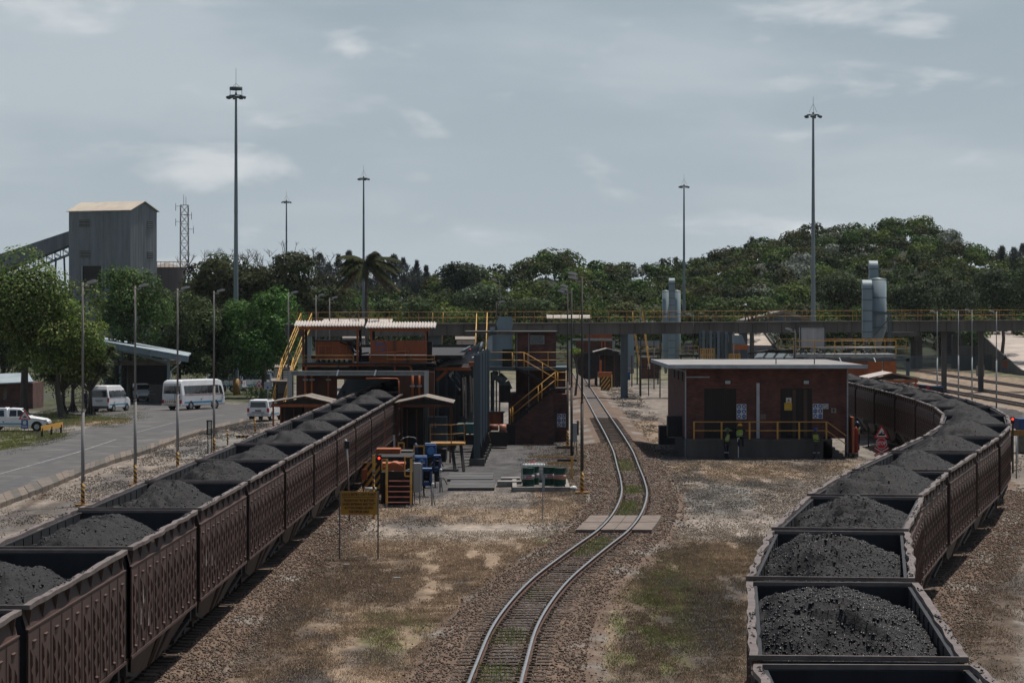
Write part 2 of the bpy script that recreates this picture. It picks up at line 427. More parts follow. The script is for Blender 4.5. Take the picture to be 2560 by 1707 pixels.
ZONES = [
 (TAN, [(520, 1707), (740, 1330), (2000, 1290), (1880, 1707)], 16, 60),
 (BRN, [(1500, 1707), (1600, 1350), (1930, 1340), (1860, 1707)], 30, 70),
 ((.045, .052, .024), [(-400, 1011), (160, 1030), (330, 1008), (560, 1004), (735, 1010), (735, 800), (-400, 800)], 4, 3),  # dark grass beyond the road, tree shade put into its colour
 # (colour, outline on the ground seen in photo pixels, softness, ragged)
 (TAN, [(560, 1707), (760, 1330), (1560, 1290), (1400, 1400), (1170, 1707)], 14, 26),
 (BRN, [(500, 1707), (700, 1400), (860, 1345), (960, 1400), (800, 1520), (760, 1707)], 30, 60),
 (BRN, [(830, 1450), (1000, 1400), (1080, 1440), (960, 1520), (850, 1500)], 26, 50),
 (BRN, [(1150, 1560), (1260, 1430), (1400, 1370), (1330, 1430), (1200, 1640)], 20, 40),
 (BRN, [(640, 1707), (720, 1655), (800, 1650), (830, 1707)], 14, 20),
 (DUST_SHADE, [(700, 1707), (735, 1680), (800, 1676), (830, 1707)], 12, 14),
 (GRN, [(900, 1610), (960, 1540), (1060, 1560), (1000, 1640)], 24, 60),
 (GRN, [(1350, 1345), (1470, 1330), (1440, 1372), (1360, 1380)], 10, 20),
 (GRN, [(770, 1385), (800, 1380), (800, 1395), (770, 1398)], 6, 6),
 (BRN, [(1540, 1707), (1560, 1500), (1640, 1345), (1930, 1345), (1860, 1707)], 24, 50),
 (TAN, [(1640, 1420), (1660, 1350), (1920, 1350), (1900, 1430)], 24, 60),
 (BRN, [(1600, 1380), (1640, 1340), (1760, 1350), (1740, 1400)], 18, 40),
 (GRN, [(1500, 1700), (1520, 1520), (1640, 1450), (1720, 1520), (1680, 1690)], 26, 80),
 (GRN, [(1640, 1430), (1760, 1430), (1780, 1470), (1680, 1480)], 16, 40),
 (DUST_SHADE, [(1690, 1560), (1720, 1500), (1860, 1480), (1870, 1600), (1760, 1640)], 26, 60),
 (PALE, [(1600, 1300), (1560, 1160), (1690, 1150), (2130, 1148), (2180, 1160), (1960, 1310)], 14, 24),
 (TAN, [(1640, 1165), (1700, 1152), (2150, 1150), (2100, 1180), (1900, 1200), (1700, 1190)], 8, 16),
 (GRV, [(1680, 1240), (1780, 1215), (1900, 1210), (1880, 1270), (1740, 1280)], 14, 30),
 (PALE, [(1500, 970), (1560, 960), (1700, 980), (1700, 1110), (1640, 1140), (1560, 1100), (1500, 1040)], 8, 16),
 (TAN, [(1560, 1050), (1690, 1040), (1690, 1110), (1620, 1130)], 8, 14),
 (DUST_SHADE, [(1600, 1120), (1690, 1112), (1700, 1146), (1640, 1150)], 8, 12),  # shade left of the substation painted into the ground colour
 ((.225, .195, .168), [(800, 1302), (1100, 1308), (1460, 1308), (1640, 1300), (1960, 1296), (1960, 1352), (1640, 1345), (1440, 1337), (1000, 1336), (810, 1340)], 6, 13),
 ((.215, .185, .155), [(800, 1318), (1100, 1320), (1460, 1330), (1440, 1344), (1000, 1352), (810, 1345)], 6, 10),
 (TAN, [(910, 1272), (1480, 1200), (1470, 1296), (1300, 1306), (880, 1300)], 5, 9),
 (BRN, [(990, 1290), (1050, 1285), (1100, 1296), (1020, 1302)], 6, 8),
 (TAN, [(1360, 1145), (1500, 1120), (1520, 1230), (1460, 1290), (1340, 1280)], 6, 12),
 (APL, [(905, 1270), (930, 1190), (1240, 1195), (1330, 1225), (1350, 1262), (1290, 1270)], 2.5, 2),
 (APR, [(905, 1240), (960, 1100), (1235, 1098), (1420, 1102), (1425, 1180), (1330, 1195), (1260, 1210), (1160, 1222), (1100, 1245), (960, 1255)], 3, 8),
 (DUST_SHADE, [(960, 1240), (1010, 1212), (1060, 1238), (1000, 1250)], 5, 6),
 (DUST_SHADE, [(1400, 1120), (1440, 1115), (1450, 1190), (1410, 1200)], 6, 8),
 # left yard between kerb and train
 (PALE, [(0, 1560), (0, 1262), (215, 1180), (520, 1075), (700, 1035), (900, 1000), (800, 1110)], 5, 6),
 (BRN, [(0, 1300), (110, 1225), (140, 1222), (40, 1290)], 4, 8),
 (BRN, [(20, 1310), (160, 1240), (180, 1246), (50, 1320)], 7, 14),
 (DUST_SHADE, [(470, 1085), (520, 1068), (700, 1052), (660, 1070), (500, 1090)], 3, 4),
 (GRV, [(440, 1120), (520, 1092), (640, 1078), (640, 1120), (460, 1150)], 4, 8),
 # verge and driveway beyond the road
 (LAWN, [(0, 1127), (0, 1072), (110, 1070), (172, 1086), (150, 1094), (82, 1112)], 2.5, 3),
 (LAWN, [(120, 1062), (100, 1035), (220, 1030), (330, 1043), (320, 1052), (240, 1054), (205, 1060), (150, 1062)], 2, 3),
 (TAN, [(140, 1062), (210, 1052), (330, 1046), (320, 1058), (220, 1064)], 2, 3),
 # right side
 (BRN, [(2560, 1250), (2560, 1707), (2460, 1707), (2330, 1500), (2400, 1380), (2480, 1280)], 18, 40),
 (PALE, [(2440, 1345), (2470, 1322), (2560, 1330), (2560, 1352)], 6, 10),
 (PALE, [(2500, 1230), (2520, 1130), (2560, 1120), (2560, 1220)], 8, 12),
 (TAN, [(2280, 905), (2560, 945), (2560, 1010), (2400, 990), (2290, 945)], 4, 10),
 (GRN, [(2300, 905), (2340, 890), (2480, 915), (2560, 935), (2560, 945), (2400, 930)], 3, 6),
 (LAWN, [(2290, 915), (2300, 890), (2400, 890), (2400, 915)], 3, 5),
 (DUST_SHADE, [(2440, 1020), (2560, 1015), (2560, 1050), (2480, 1050)], 5, 8),
]
GREENZ = []
def ground_tint(X, Y):
 px = CX + X / Y * F; py = CY + H / Y * F
 px = px + (fbm(X * 0.9, Y * 0.9, 4) - 0.5) * 0;
 nx = fbm(X * 0.7 + 5, Y * 0.16, 5) - 0.5
 n2 = fbm(X * 2.7 + 50, Y * 0.6 + 20, 4) - 0.5
 base = np.array(GRV)[None] * 0.55 + np.array(PALE)[None] * 0.45
 col = np.repeat(base, X.size, 0)
 far = np.clip((Y.ravel() - 330) / 60, 0, 1)[:, None]
 col = col * (1 - far) + np.array((0.12, 0.115, 0.07)) * far
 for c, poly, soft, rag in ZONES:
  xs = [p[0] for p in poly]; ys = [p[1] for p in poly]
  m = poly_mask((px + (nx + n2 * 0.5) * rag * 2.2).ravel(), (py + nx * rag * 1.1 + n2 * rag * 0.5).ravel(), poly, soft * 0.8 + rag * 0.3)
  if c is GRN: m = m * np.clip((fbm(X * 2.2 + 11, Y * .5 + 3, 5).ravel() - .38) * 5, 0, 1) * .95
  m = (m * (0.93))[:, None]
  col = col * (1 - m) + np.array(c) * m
 mott = np.clip(0.26 + 0.85 * fbm(X * 1.9 + 80, Y * 0.4, 5) + 0.70 * fbm(X * 6.0 + 3, Y * 1.7, 4), .3, 1.5).ravel()[:, None]
 dusty = np.clip((fbm(X * 0.45 + 3, Y * 0.11 + 40, 5) - 0.55) * 6, 0, 0.6).ravel()[:, None]
 col = col * mott
 return col * (1 - dusty) + np.array(DUST_SHADE) * dusty * 1.4
rows = np.geomspace(58, 700, 520)
us = np.linspace(-0.235, 0.235, 560)
YY, UU = np.meshgrid(rows, us, indexing='ij')
XX = UU * YY
ZZ = (fbm(XX * 1.4, YY * 1.4, 4) - 0.5) * 0.10 - 0.03
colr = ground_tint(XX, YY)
nr, ncol = YY.shape
idx = np.arange(nr * ncol).reshape(nr, ncol)
fc = np.stack([idx[:-1, :-1], idx[:-1, 1:], idx[1:, 1:], idx[1:, :-1]], -1).reshape(-1, 4)
vv = np.stack([XX, YY, ZZ], -1).reshape(-1, 3)
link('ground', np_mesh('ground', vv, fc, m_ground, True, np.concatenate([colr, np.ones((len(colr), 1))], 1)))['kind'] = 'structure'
m_plain = mat('outlying_ground', (0.14, 0.125, 0.085), (0.09, 0.10, 0.05), 0.95, scale=0.05)
g = MB()
g.quad((-1500, -300, -0.35), (1500, -300, -0.35), (1500, 1500, -0.35), (-1500, 1500, -0.35))
o = g.build('outlying_plain', m_plain); o['kind'] = 'structure'
# ---------------------------------------------------------------- asphalt road with its gutter slabs
def gp(pts, z): return [G(x, y, z) for x, y in pts]
m_asph = mat('asphalt', (0.092, 0.089, 0.087), (0.056, 0.055, 0.056), 0.88, scale=0.7, bump=0.25, bscale=30, rust=((0.14, 0.135, 0.13), 0.52, 0.75, 0.25))
near = [(-260, 1330), (0, 1237), (144, 1185), (199, 1168.6), (278, 1138.6), (348.5, 1119.6), (441, 1089.6), (490, 1076), (545, 1061), (640, 1040.6), (720, 1026)]
farr = [(720, 1012), (600, 1010), (440, 1004), (340, 1004), (300, 1012), (180, 1020), (120, 1026), (160, 1036), (330, 1046), (330, 1056), (240, 1066), (172, 1080), (163, 1092), (82, 1113), (0, 1126), (-300, 1170)]
pts = gp(near, 0.03) + gp(farr, 0.03)
rd = MB(); rd.add(pts, [tuple(range(len(pts)))])
o = rd.build('road', m_asph); o['kind'] = 'structure'
drv = MB(); q = gp([(-300, 1086), (0, 1077), (60, 1076), (160, 1082), (172, 1080), (238, 1066), (150, 1062), (0, 1062), (-300, 1064)], 0.022)
drv.add(q, [tuple(range(len(q)))])
o = drv.build('driveway', mat('worn_asphalt', (0.2, 0.175, 0.155), (0.13, 0.12, 0.11), 0.9, scale=0.6)); o['kind'] = 'structure'
# faded centre line as thin painted strips
ln = MB()
cl = [G(-60, 1190, 0.036), G(0, 1184, 0.036), G(190, 1131, 0.036), G(290, 1098, 0.036)]
for a, b in zip(cl[:-1], cl[1:]):
 d = (b - a).normalized(); s = Vector((d.y, -d.x, 0)) * 0.06
 ln.quad(a - s, a + s, b + s, b - s)
cl = [G(330, 1083, 0.036), G(430, 1057, 0.036), G(560, 1036, 0.036)]
for a, b in zip(cl[:-1], cl[1:]):
 d = (b - a).normalized(); s = Vector((d.y, -d.x, 0)) * 0.05
 ln.quad(a - s, a + s, b + s, b - s)
o = ln.build('road_line', mat('worn_line_paint', (0.30, 0.30, 0.29), (0.11, 0.11, 0.11), 0.8, scale=3)); o['kind'] = 'structure'
kerb = structure('kerb')
inn = [Vector((p.x, p.y)) for p in gp(near[:10], 0)]
outp = [Vector((p.x, p.y)) for p in gp([(-260, 1368), (0, 1269), (117, 1225), (212, 1184), (286, 1157), (354, 1137), (441, 1104), (509, 1082), (560, 1071), (637, 1053)], 0)]
def resample(pl, step=None, n=None):
 L = [0]
 for a, b in zip(pl[:-1], pl[1:]): L.append(L[-1] + (b - a).length)
 n = n or int(L[-1] / step)
 out = []
 for k in range(n + 1):
  s = L[-1] * k / n; i = 0
  while i < len(L) - 2 and L[i + 1] < s: i += 1
  t = (s - L[i]) / max(L[i + 1] - L[i], 1e-6)
  out.append(pl[i].lerp(pl[i + 1], t))
 return out
Ai = resample(inn, n=64); Ao = resample(outp, n=64)
rnd = random.Random(3)
m_kerb = [mat('gutter_slab_%s' % k, c, tuple(x * 0.6 for x in c), 0.9, scale=1.2, bump=0.3) for k, c in
   (('tan', (0.19, 0.155, 0.125)), ('grey', (0.165, 0.14, 0.12)), ('dusty', (0.125, 0.11, 0.095)))]
for k in range(64):
 a, b, c, d = Ai[k], Ai[k + 1], Ao[k + 1], Ao[k]
 g = 0.012; t = rnd.uniform(-0.02, 0.02)
 a2 = a.lerp(b, 0.02); b2 = b.lerp(a, 0.02); c2 = c.lerp(d, 0.02); d2 = d.lerp(c, 0.02)
 m = MB()
 zs = (0.045 + t, 0.05 + t, 0.20 + t, 0.19 + t)
 top = [Vector((*a2, zs[0])), Vector((*b2, zs[1])), Vector((*c2, zs[2])), Vector((*d2, zs[3]))]
 bot = [Vector((v.x, v.y, -0.1)) for v in top]
 m.add(bot + top, [(3, 2, 1, 0), (4, 5, 6, 7), (0, 1, 5, 4), (1, 2, 6, 5), (2, 3, 7, 6), (3, 0, 4, 7)])
 m.build('gutter_slab', rnd.choice(m_kerb), kerb)
# thin dusty air over the whole yard
hz = MB(); hz.box(-1520, 1520, -320, 1520, -1.4, 70)
hm_ = bpy.data.materials.new('thin_air'); hm_.use_nodes = True; t = hm_.node_tree
for n in list(t.nodes): t.nodes.remove(n)
vo = t.nodes.new('ShaderNodeOutputMaterial'); vp = t.nodes.new('ShaderNodeVolumePrincipled'); vp.inputs['Color'].default_value = (.80, .88, 1.0, 1); vp.inputs['Density'].default_value = .00003; vp.inputs['Anisotropy'].default_value = .2
t.links.new(vp.outputs[0], vo.inputs['Volume'])
hz_o = link('haze', hz.mesh('haze', hm_)); hz_o['kind'] = 'stuff'; hz_o['label'] = 'thin pale haze over the yard and hill'; hz_o['category'] = 'haze'
for q in ([(330, 1075), (420, 1058), (470, 1056), (400, 1080)], [(90, 1150), (190, 1122), (230, 1122), (120, 1160)], [(440, 1040), (560, 1025), (600, 1028), (480, 1046)], [(-20, 1215), (60, 1190), (90, 1195), (0, 1228)]):
 m = MB(); v = gp(q, .034); m.add(v, [(0, 1, 2, 3)]); o = m.build('road_patch', mat('patched_asphalt', (.062, .062, .064), (.085, .084, .084), .92, scale=.8, bump=.3, bscale=30)); o['kind'] = 'structure'
# ---------------------------------------------------------------- railway tracks
K = (H - 0.28) / H
def smooth_path(pts, step=1.0):
 p = np.array(pts, float)
 s = np.concatenate([[0], np.cumsum(np.hypot(*np.diff(p, axis=0).T))])
 m = np.gradient(p, s, axis=0)                       # tangents for a cubic through the points
 q = np.arange(0, s[-1], step); i = np.clip(np.searchsorted(s, q, 'right') - 1, 0, len(s) - 2)
 h = (s[i + 1] - s[i]); t = ((q - s[i]) / h)[:, None]; h = h[:, None]
 r = (2 * t**3 - 3 * t**2 + 1) * p[i] + (t**3 - 2 * t**2 + t) * h * m[i] + (-2 * t**3 + 3 * t**2) * p[i + 1] + (t**3 - t**2) * h * m[i + 1]
 for _ in range(3):
  r[1:-1] = (r[:-2] + 2 * r[1:-1] + r[2:]) / 4
 return r
mid = [(-0.95, 50), (-0.62, 58), (-.40, 67), (-.25, 71.3), (.09, 79.8), (.55, 86.4), (1.31, 94.5), (1.98, 100), (2.9, 107.2), (3.84, 114.3), (4.5, 120.8),
  (5.25, 130.7), (5.72, 139.3), (6.03, 149), (6.34, 162.9), (6.72, 180), (6.95, 197), (7.45, 248), (8.15, 318), (9.1, 410), (10.2, 520)]
PATH_MID = smooth_path([(x * K, y * K) for x, y in mid])
PATH_L = smooth_path([(-9.8 + .0105 * y, y) for y in (15, 60, 120, 200, 300, 420)])
Rf = [(4.2, 16), (4.4, 28.7), (4.77, 41), (5.66, 52.8), (7.14, 65), (9.15, 77.5), (11.6, 89.5), (14.4, 102), (17.2, 114.6), (19.8, 127.3), (21.65, 139.8),
  (22.9, 151), (23.7, 164.4), (24.15, 177), (24.45, 190), (24.7, 204), (25.3, 250), (26.5, 340)]
PATH_R = smooth_path(Rf)
def offset(path, o):
 t = np.gradient(path, axis=0); t /= np.linalg.norm(t, axis=1)[:, None]
 return path + np.stack([t[:, 1], -t[:, 0]], 1) * o
def sweep(path, prof, z0=0.0, closed=True):
 """prof: [(lateral, z)]; returns verts, quads"""
 t = np.gradient(path, axis=0); t /= np.linalg.norm(t, axis=1)[:, None]
 nrm = np.stack([t[:, 1], -t[:, 0]], 1)
 pr = np.array(prof); n, m = len(path), len(prof)
 xy = path[:, None, :] + nrm[:, None, :] * pr[None, :, 0:1]
 z = np.broadcast_to(pr[None, :, 1:2] + z0, (n, m, 1))
 v = np.concatenate([xy, z], -1).reshape(-1, 3)
 idx = np.arange(n * m).reshape(n, m)
 if closed:
  j = np.roll(idx, -1, 1)
  f = np.stack([idx[:-1], idx[1:], j[1:], j[:-1]], -1).reshape(-1, 4)
 else:
  f = np.stack([idx[:-1, :-1], idx[1:, :-1], idx[1:, 1:], idx[:-1, 1:]], -1).reshape(-1, 4)
 return v, f
RAILP = [(-0.036, 0.0), (-0.036, -0.03), (-0.010, -0.045), (-0.010, -0.115), (-0.06, -0.13), (-0.06, -0.14), (0.06, -0.14), (0.06, -0.13), (0.010, -0.115), (0.010, -0.045), (0.036, -0.03), (0.036, 0.0)]
GA = 0.5695
sl_mb = MB().box(-1.07, 1.07, -0.11, 0.11, -0.20, 0.0)
for s in (-GA, GA):
 for q in (-0.13, 0.13):
  sl_mb.box(s + q - 0.05, s + q + 0.05, -0.05, 0.05, 0.0, 0.035)
sleeper_me = sl_mb.mesh('sleeper', m_sleeper)
OCT = np.array([(1, 0, 0), (-1, 0, 0), (0, 1, 0), (0, -1, 0), (0, 0, 1), (0, 0, -1)], float)
OCF = np.array([(0, 2, 4), (2, 1, 4), (1, 3, 4), (3, 0, 4), (2, 0, 5), (1, 2, 5), (3, 1, 5), (0, 3, 5)])
def lumps(pos, size, cols, rng, flat=0.75):
 """irregular little stones at pos"""
 n = len(pos)
 v = OCT[None] * (0.65 + 0.7 * rng.random((n, 6, 1)))
 v = v + rng.normal(0, 0.22, (n, 6, 3))
 a = rng.random(n) * 6.283; ca, sa = np.cos(a), np.sin(a)
 x = v[..., 0] * ca[:, None] - v[..., 1] * sa[:, None]; y = v[..., 0] * sa[:, None] + v[..., 1] * ca[:, None]
 v = np.stack([x, y, v[..., 2] * flat], -1) * size[:, None, None] + pos[:, None, :]
 f = (OCF[None] + (np.arange(n) * 6)[:, None, None]).reshape(-1, 3)
 c = np.repeat(np.concatenate([cols, np.ones((n, 1))], 1), 6, 0)
 return v.reshape(-1, 3), f, c
def track(name, path, gz=0.28, y_sleep=(55, 200), ballast=True, stones=0, halfw=2.0, sleep_n=300, clean=True):
 root = structure(name)
 for s in (-GA, GA):
  v, f = sweep(offset(path, s), RAILP, gz)
  me = np_mesh('rail', v, f, m_rail)
  me.materials.append(m_railtop)
  k = np.arange(len(f)) % len(RAILP)
  me.polygons.foreach_set('material_index', ((k == 11)).astype(np.int32))
  link('rail', me, root)
 # sleepers
 s = np.concatenate([[0], np.cumsum(np.linalg.norm(np.diff(path, axis=0), axis=1))])
 q = np.arange(0, s[-1], 0.68)
 xs = np.interp(q, s, path[:, 0]); ys = np.interp(q, s, path[:, 1])
 t = np.gradient(path, axis=0); ang = np.arctan2(t[:, 1], t[:, 0])
 aa = np.interp(q, s, ang)
 sel = [(x, y, a) for x, y, a in zip(xs, ys, aa) if y_sleep[0] <= y <= y_sleep[1]]
 rng = np.random.default_rng(5)
 for k, (x, y, a) in enumerate(sel[:sleep_n]):
  link('sleeper', sleeper_me, root, (x + rng.normal(0, .015), y, gz - 0.132 + rng.normal(0, .006)), (0, 0, a - math.pi / 2 + rng.normal(0, .012)))
 rest = sel[sleep_n:]
 if rest:
  mb = MB()
  for x, y, a in rest:
   d = Vector((math.cos(a - math.pi / 2), math.sin(a - math.pi / 2), 0)) * 1.05
   c = Vector((x, y, gz - 0.2)); mb.beam(c - d, c + d, 0.22, 0.12)
  mb.build('distant_sleepers', m_sleeper, root, kind='stuff')
 return root
def bed(name, path, gz=0.28, halfw=1.5, col=(.115, .082, .062), zt=None, ymax=400):
 path = path[path[:, 1] < ymax]
 prof = [(-halfw - 1.3, -0.10), (-halfw - .5, 0.02), (-halfw, gz - 0.19), (-1.1, gz - 0.15), (-.3, gz - 0.16), (0, gz - 0.155), (.3, gz - 0.16), (1.1, gz - 0.15), (halfw, gz - 0.19), (halfw + .5, 0.02), (halfw + 1.3, -0.10)]
 fine = []
 for a, b in zip(prof[:-1], prof[1:]):
  for t in (0, 0.5): fine.append((a[0] * (1 - t) + b[0] * t, a[1] * (1 - t) + b[1] * t))
 fine.append(prof[-1])
 v, f = sweep(path, fine, 0.0, False)
 v[:, 2] += (fbm(v[:, 0] * 2.3, v[:, 1] * 2.3, 4) - .5) * 0.05
 lat = np.tile([p[0] for p in fine], len(path))
 cc = np.array(col)[None] * (0.8 + 0.5 * fbm(v[:, 0] * 1.2, v[:, 1] * 0.6, 4))[:, None]
 cd = np.clip(1.2 - np.abs(lat) / 0.45 + (fbm(v[:, 0] * 0.5 + 9, v[:, 1] * 0.35, 3) - .5) * 4, 0, 1)[:, None] * 0.8
 cc = cc * (1 - cd) + np.array((.085, .085, .088)) * cd
 pk = np.clip((fbm(v[:, 0] * 0.35 + 30, v[:, 1] * 0.3 + 4, 4) - .56) * 7, 0, .8)[:, None] * (np.abs(lat) > 1.3)[:, None]
 cc = cc * (1 - pk) + np.array((.20, .19, .175)) * pk
 o = link(name, np_mesh(name, v, f, m_ground, True, np.concatenate([cc, np.ones((len(cc), 1))], 1)))
 o['kind'] = 'structure'
 return o
def stones(name, path, n, yr, lo, hi, gz, seed, size=(0.018, 0.042), col=(0.165, 0.118, 0.09)):
 rng = np.random.default_rng(seed)
 s = np.concatenate([[0], np.cumsum(np.linalg.norm(np.diff(path, axis=0), axis=1))])
 ok = (path[:, 1] > yr[0]) & (path[:, 1] < yr[1])
 s0, s1 = s[ok][0], s[ok][-1]
 u = s0 + (s1 - s0) * rng.random(n) ** 1.35
 x = np.interp(u, s, path[:, 0]); y = np.interp(u, s, path[:, 1])
 t = np.gradient(path, axis=0); t /= np.linalg.norm(t, axis=1)[:, None]
 tx = np.interp(u, s, t[:, 0]); ty = np.interp(u, s, t[:, 1])
 lat = lo + (hi - lo) * rng.random(n)
 lat = lat + np.sign(lat) * rng.exponential(0.5, n) * (rng.random(n) < .22)
 x = x + ty * lat; y = y - tx * lat
 zt = np.interp(np.abs(lat), [0, 1.1, 1.5, 2.0, 2.8], [gz - .16, gz - .15, gz - .18, 0.04, -0.03]) + 0.01
 keep = np.abs(np.abs(lat) - GA) > 0.07
 sz = rng.uniform(size[0], size[1], n) * np.clip(y / 90, 0.9, 1.6)
 base = np.array(col)[None] * (0.45 + 0.75 * rng.random((n, 1)) ** 1.3) * (1 + rng.normal(0, .06, (n, 3)))
 gr = rng.random(n) < 0.12
 base[gr] = np.array((.17, .16, .15)) * rng.uniform(.5, 1.25, (gr.sum(), 1))
 dk = rng.random(n) < 0.08; base[dk] *= 0.35
 v, f, c = lumps(np.stack([x, y, zt], -1)[keep], sz[keep], np.clip(base[keep], 0.01, 1), rng)
 o = link(name, np_mesh(name, v, f, m_stone, False, c))
 tag(o, None, None, None, 'stuff')
 return o
t_mid = track('curved_track', PATH_MID, 0.28, (56, 235), sleep_n=290)
bed('ballast_bed', PATH_MID, 0.28)
o = stones('ballast_stones', PATH_MID, 34000, (56, 190), -1.95, 1.95, 0.28, 1)
tag(o, 'brown crushed stone ballast along the curving middle track', 'ballast')
t_l = track('left_train_track', PATH_L, 0.28, (40, 205), sleep_n=80)
bed('left_ballast_bed', PATH_L, 0.28)
o = stones('ballast_stones', PATH_L, 14000, (58, 150), 1.0, 2.9, 0.28, 2)
tag(o, 'brown stone ballast in the shadow beside the left coal train', 'ballast')
t_r = track('right_train_track', PATH_R, 0.28, (30, 120), sleep_n=80)
bed('right_ballast_bed', PATH_R, 0.28)
o = stones('ballast_stones', PATH_R, 14000, (52, 140), 1.0, 3.1, 0.28, 3)
tag(o, 'brown stone ballast in the shadow beside the right coal train', 'ballast')
for nm, x, y0 in (('siding_track', 58.3, 300), ('siding_track', 51.3, 260), ('siding_track', 47.0, 240)):
 pth = smooth_path([(x - 2.6 + 0.006 * y, y) for y in (y0 - 40, 300, 400, 520)])
 track(nm, pth, 0.22, (y0, 400), sleep_n=0)
 bed('siding_bed', pth, 0.22, 1.5, (0.20, 0.155, 0.115))
 PTH = pth
# concrete planks where the path crosses the middle track
cr = structure('crossing')
Y0, Y1 = G(1500, 1341).y, G(1500, 1304).y
def mid_x(y): return float(np.interp(y, PATH_MID[:, 1], PATH_MID[:, 0]))
for (l0, l1) in ((-1.27, -0.60), (-0.43, 0.0), (0.02, 0.43), (0.60, 1.27)):
 for a, b in ((Y0, Y0 + (Y1 - Y0) * .49), (Y0 + (Y1 - Y0) * .51, Y1)):
  m = MB(); pts = []
  sl_ = 1.0
  for y in (a, b):
   xm = mid_x(y)
   for l in (l0, l1): pts.append((xm + l * 1.12, y))
  z0, z1 = 0.05, 0.265
  v = [(pts[0][0], a, z0), (pts[1][0], a, z0), (pts[3][0], b, z0), (pts[2][0], b, z0), (pts[0][0], a, z1), (pts[1][0], a, z1), (pts[3][0], b, z1), (pts[2][0], b, z1)]
  m.add(v, [(3, 2, 1, 0), (4, 5, 6, 7), (0, 1, 5, 4), (1, 2, 6, 5), (2, 3, 7, 6), (3, 0, 4, 7)])
  m.build('crossing_slab', mat('crossing_concrete', (0.185, 0.15, 0.128), (0.12, 0.098, 0.084), 0.9, scale=2, bump=.3), cr)
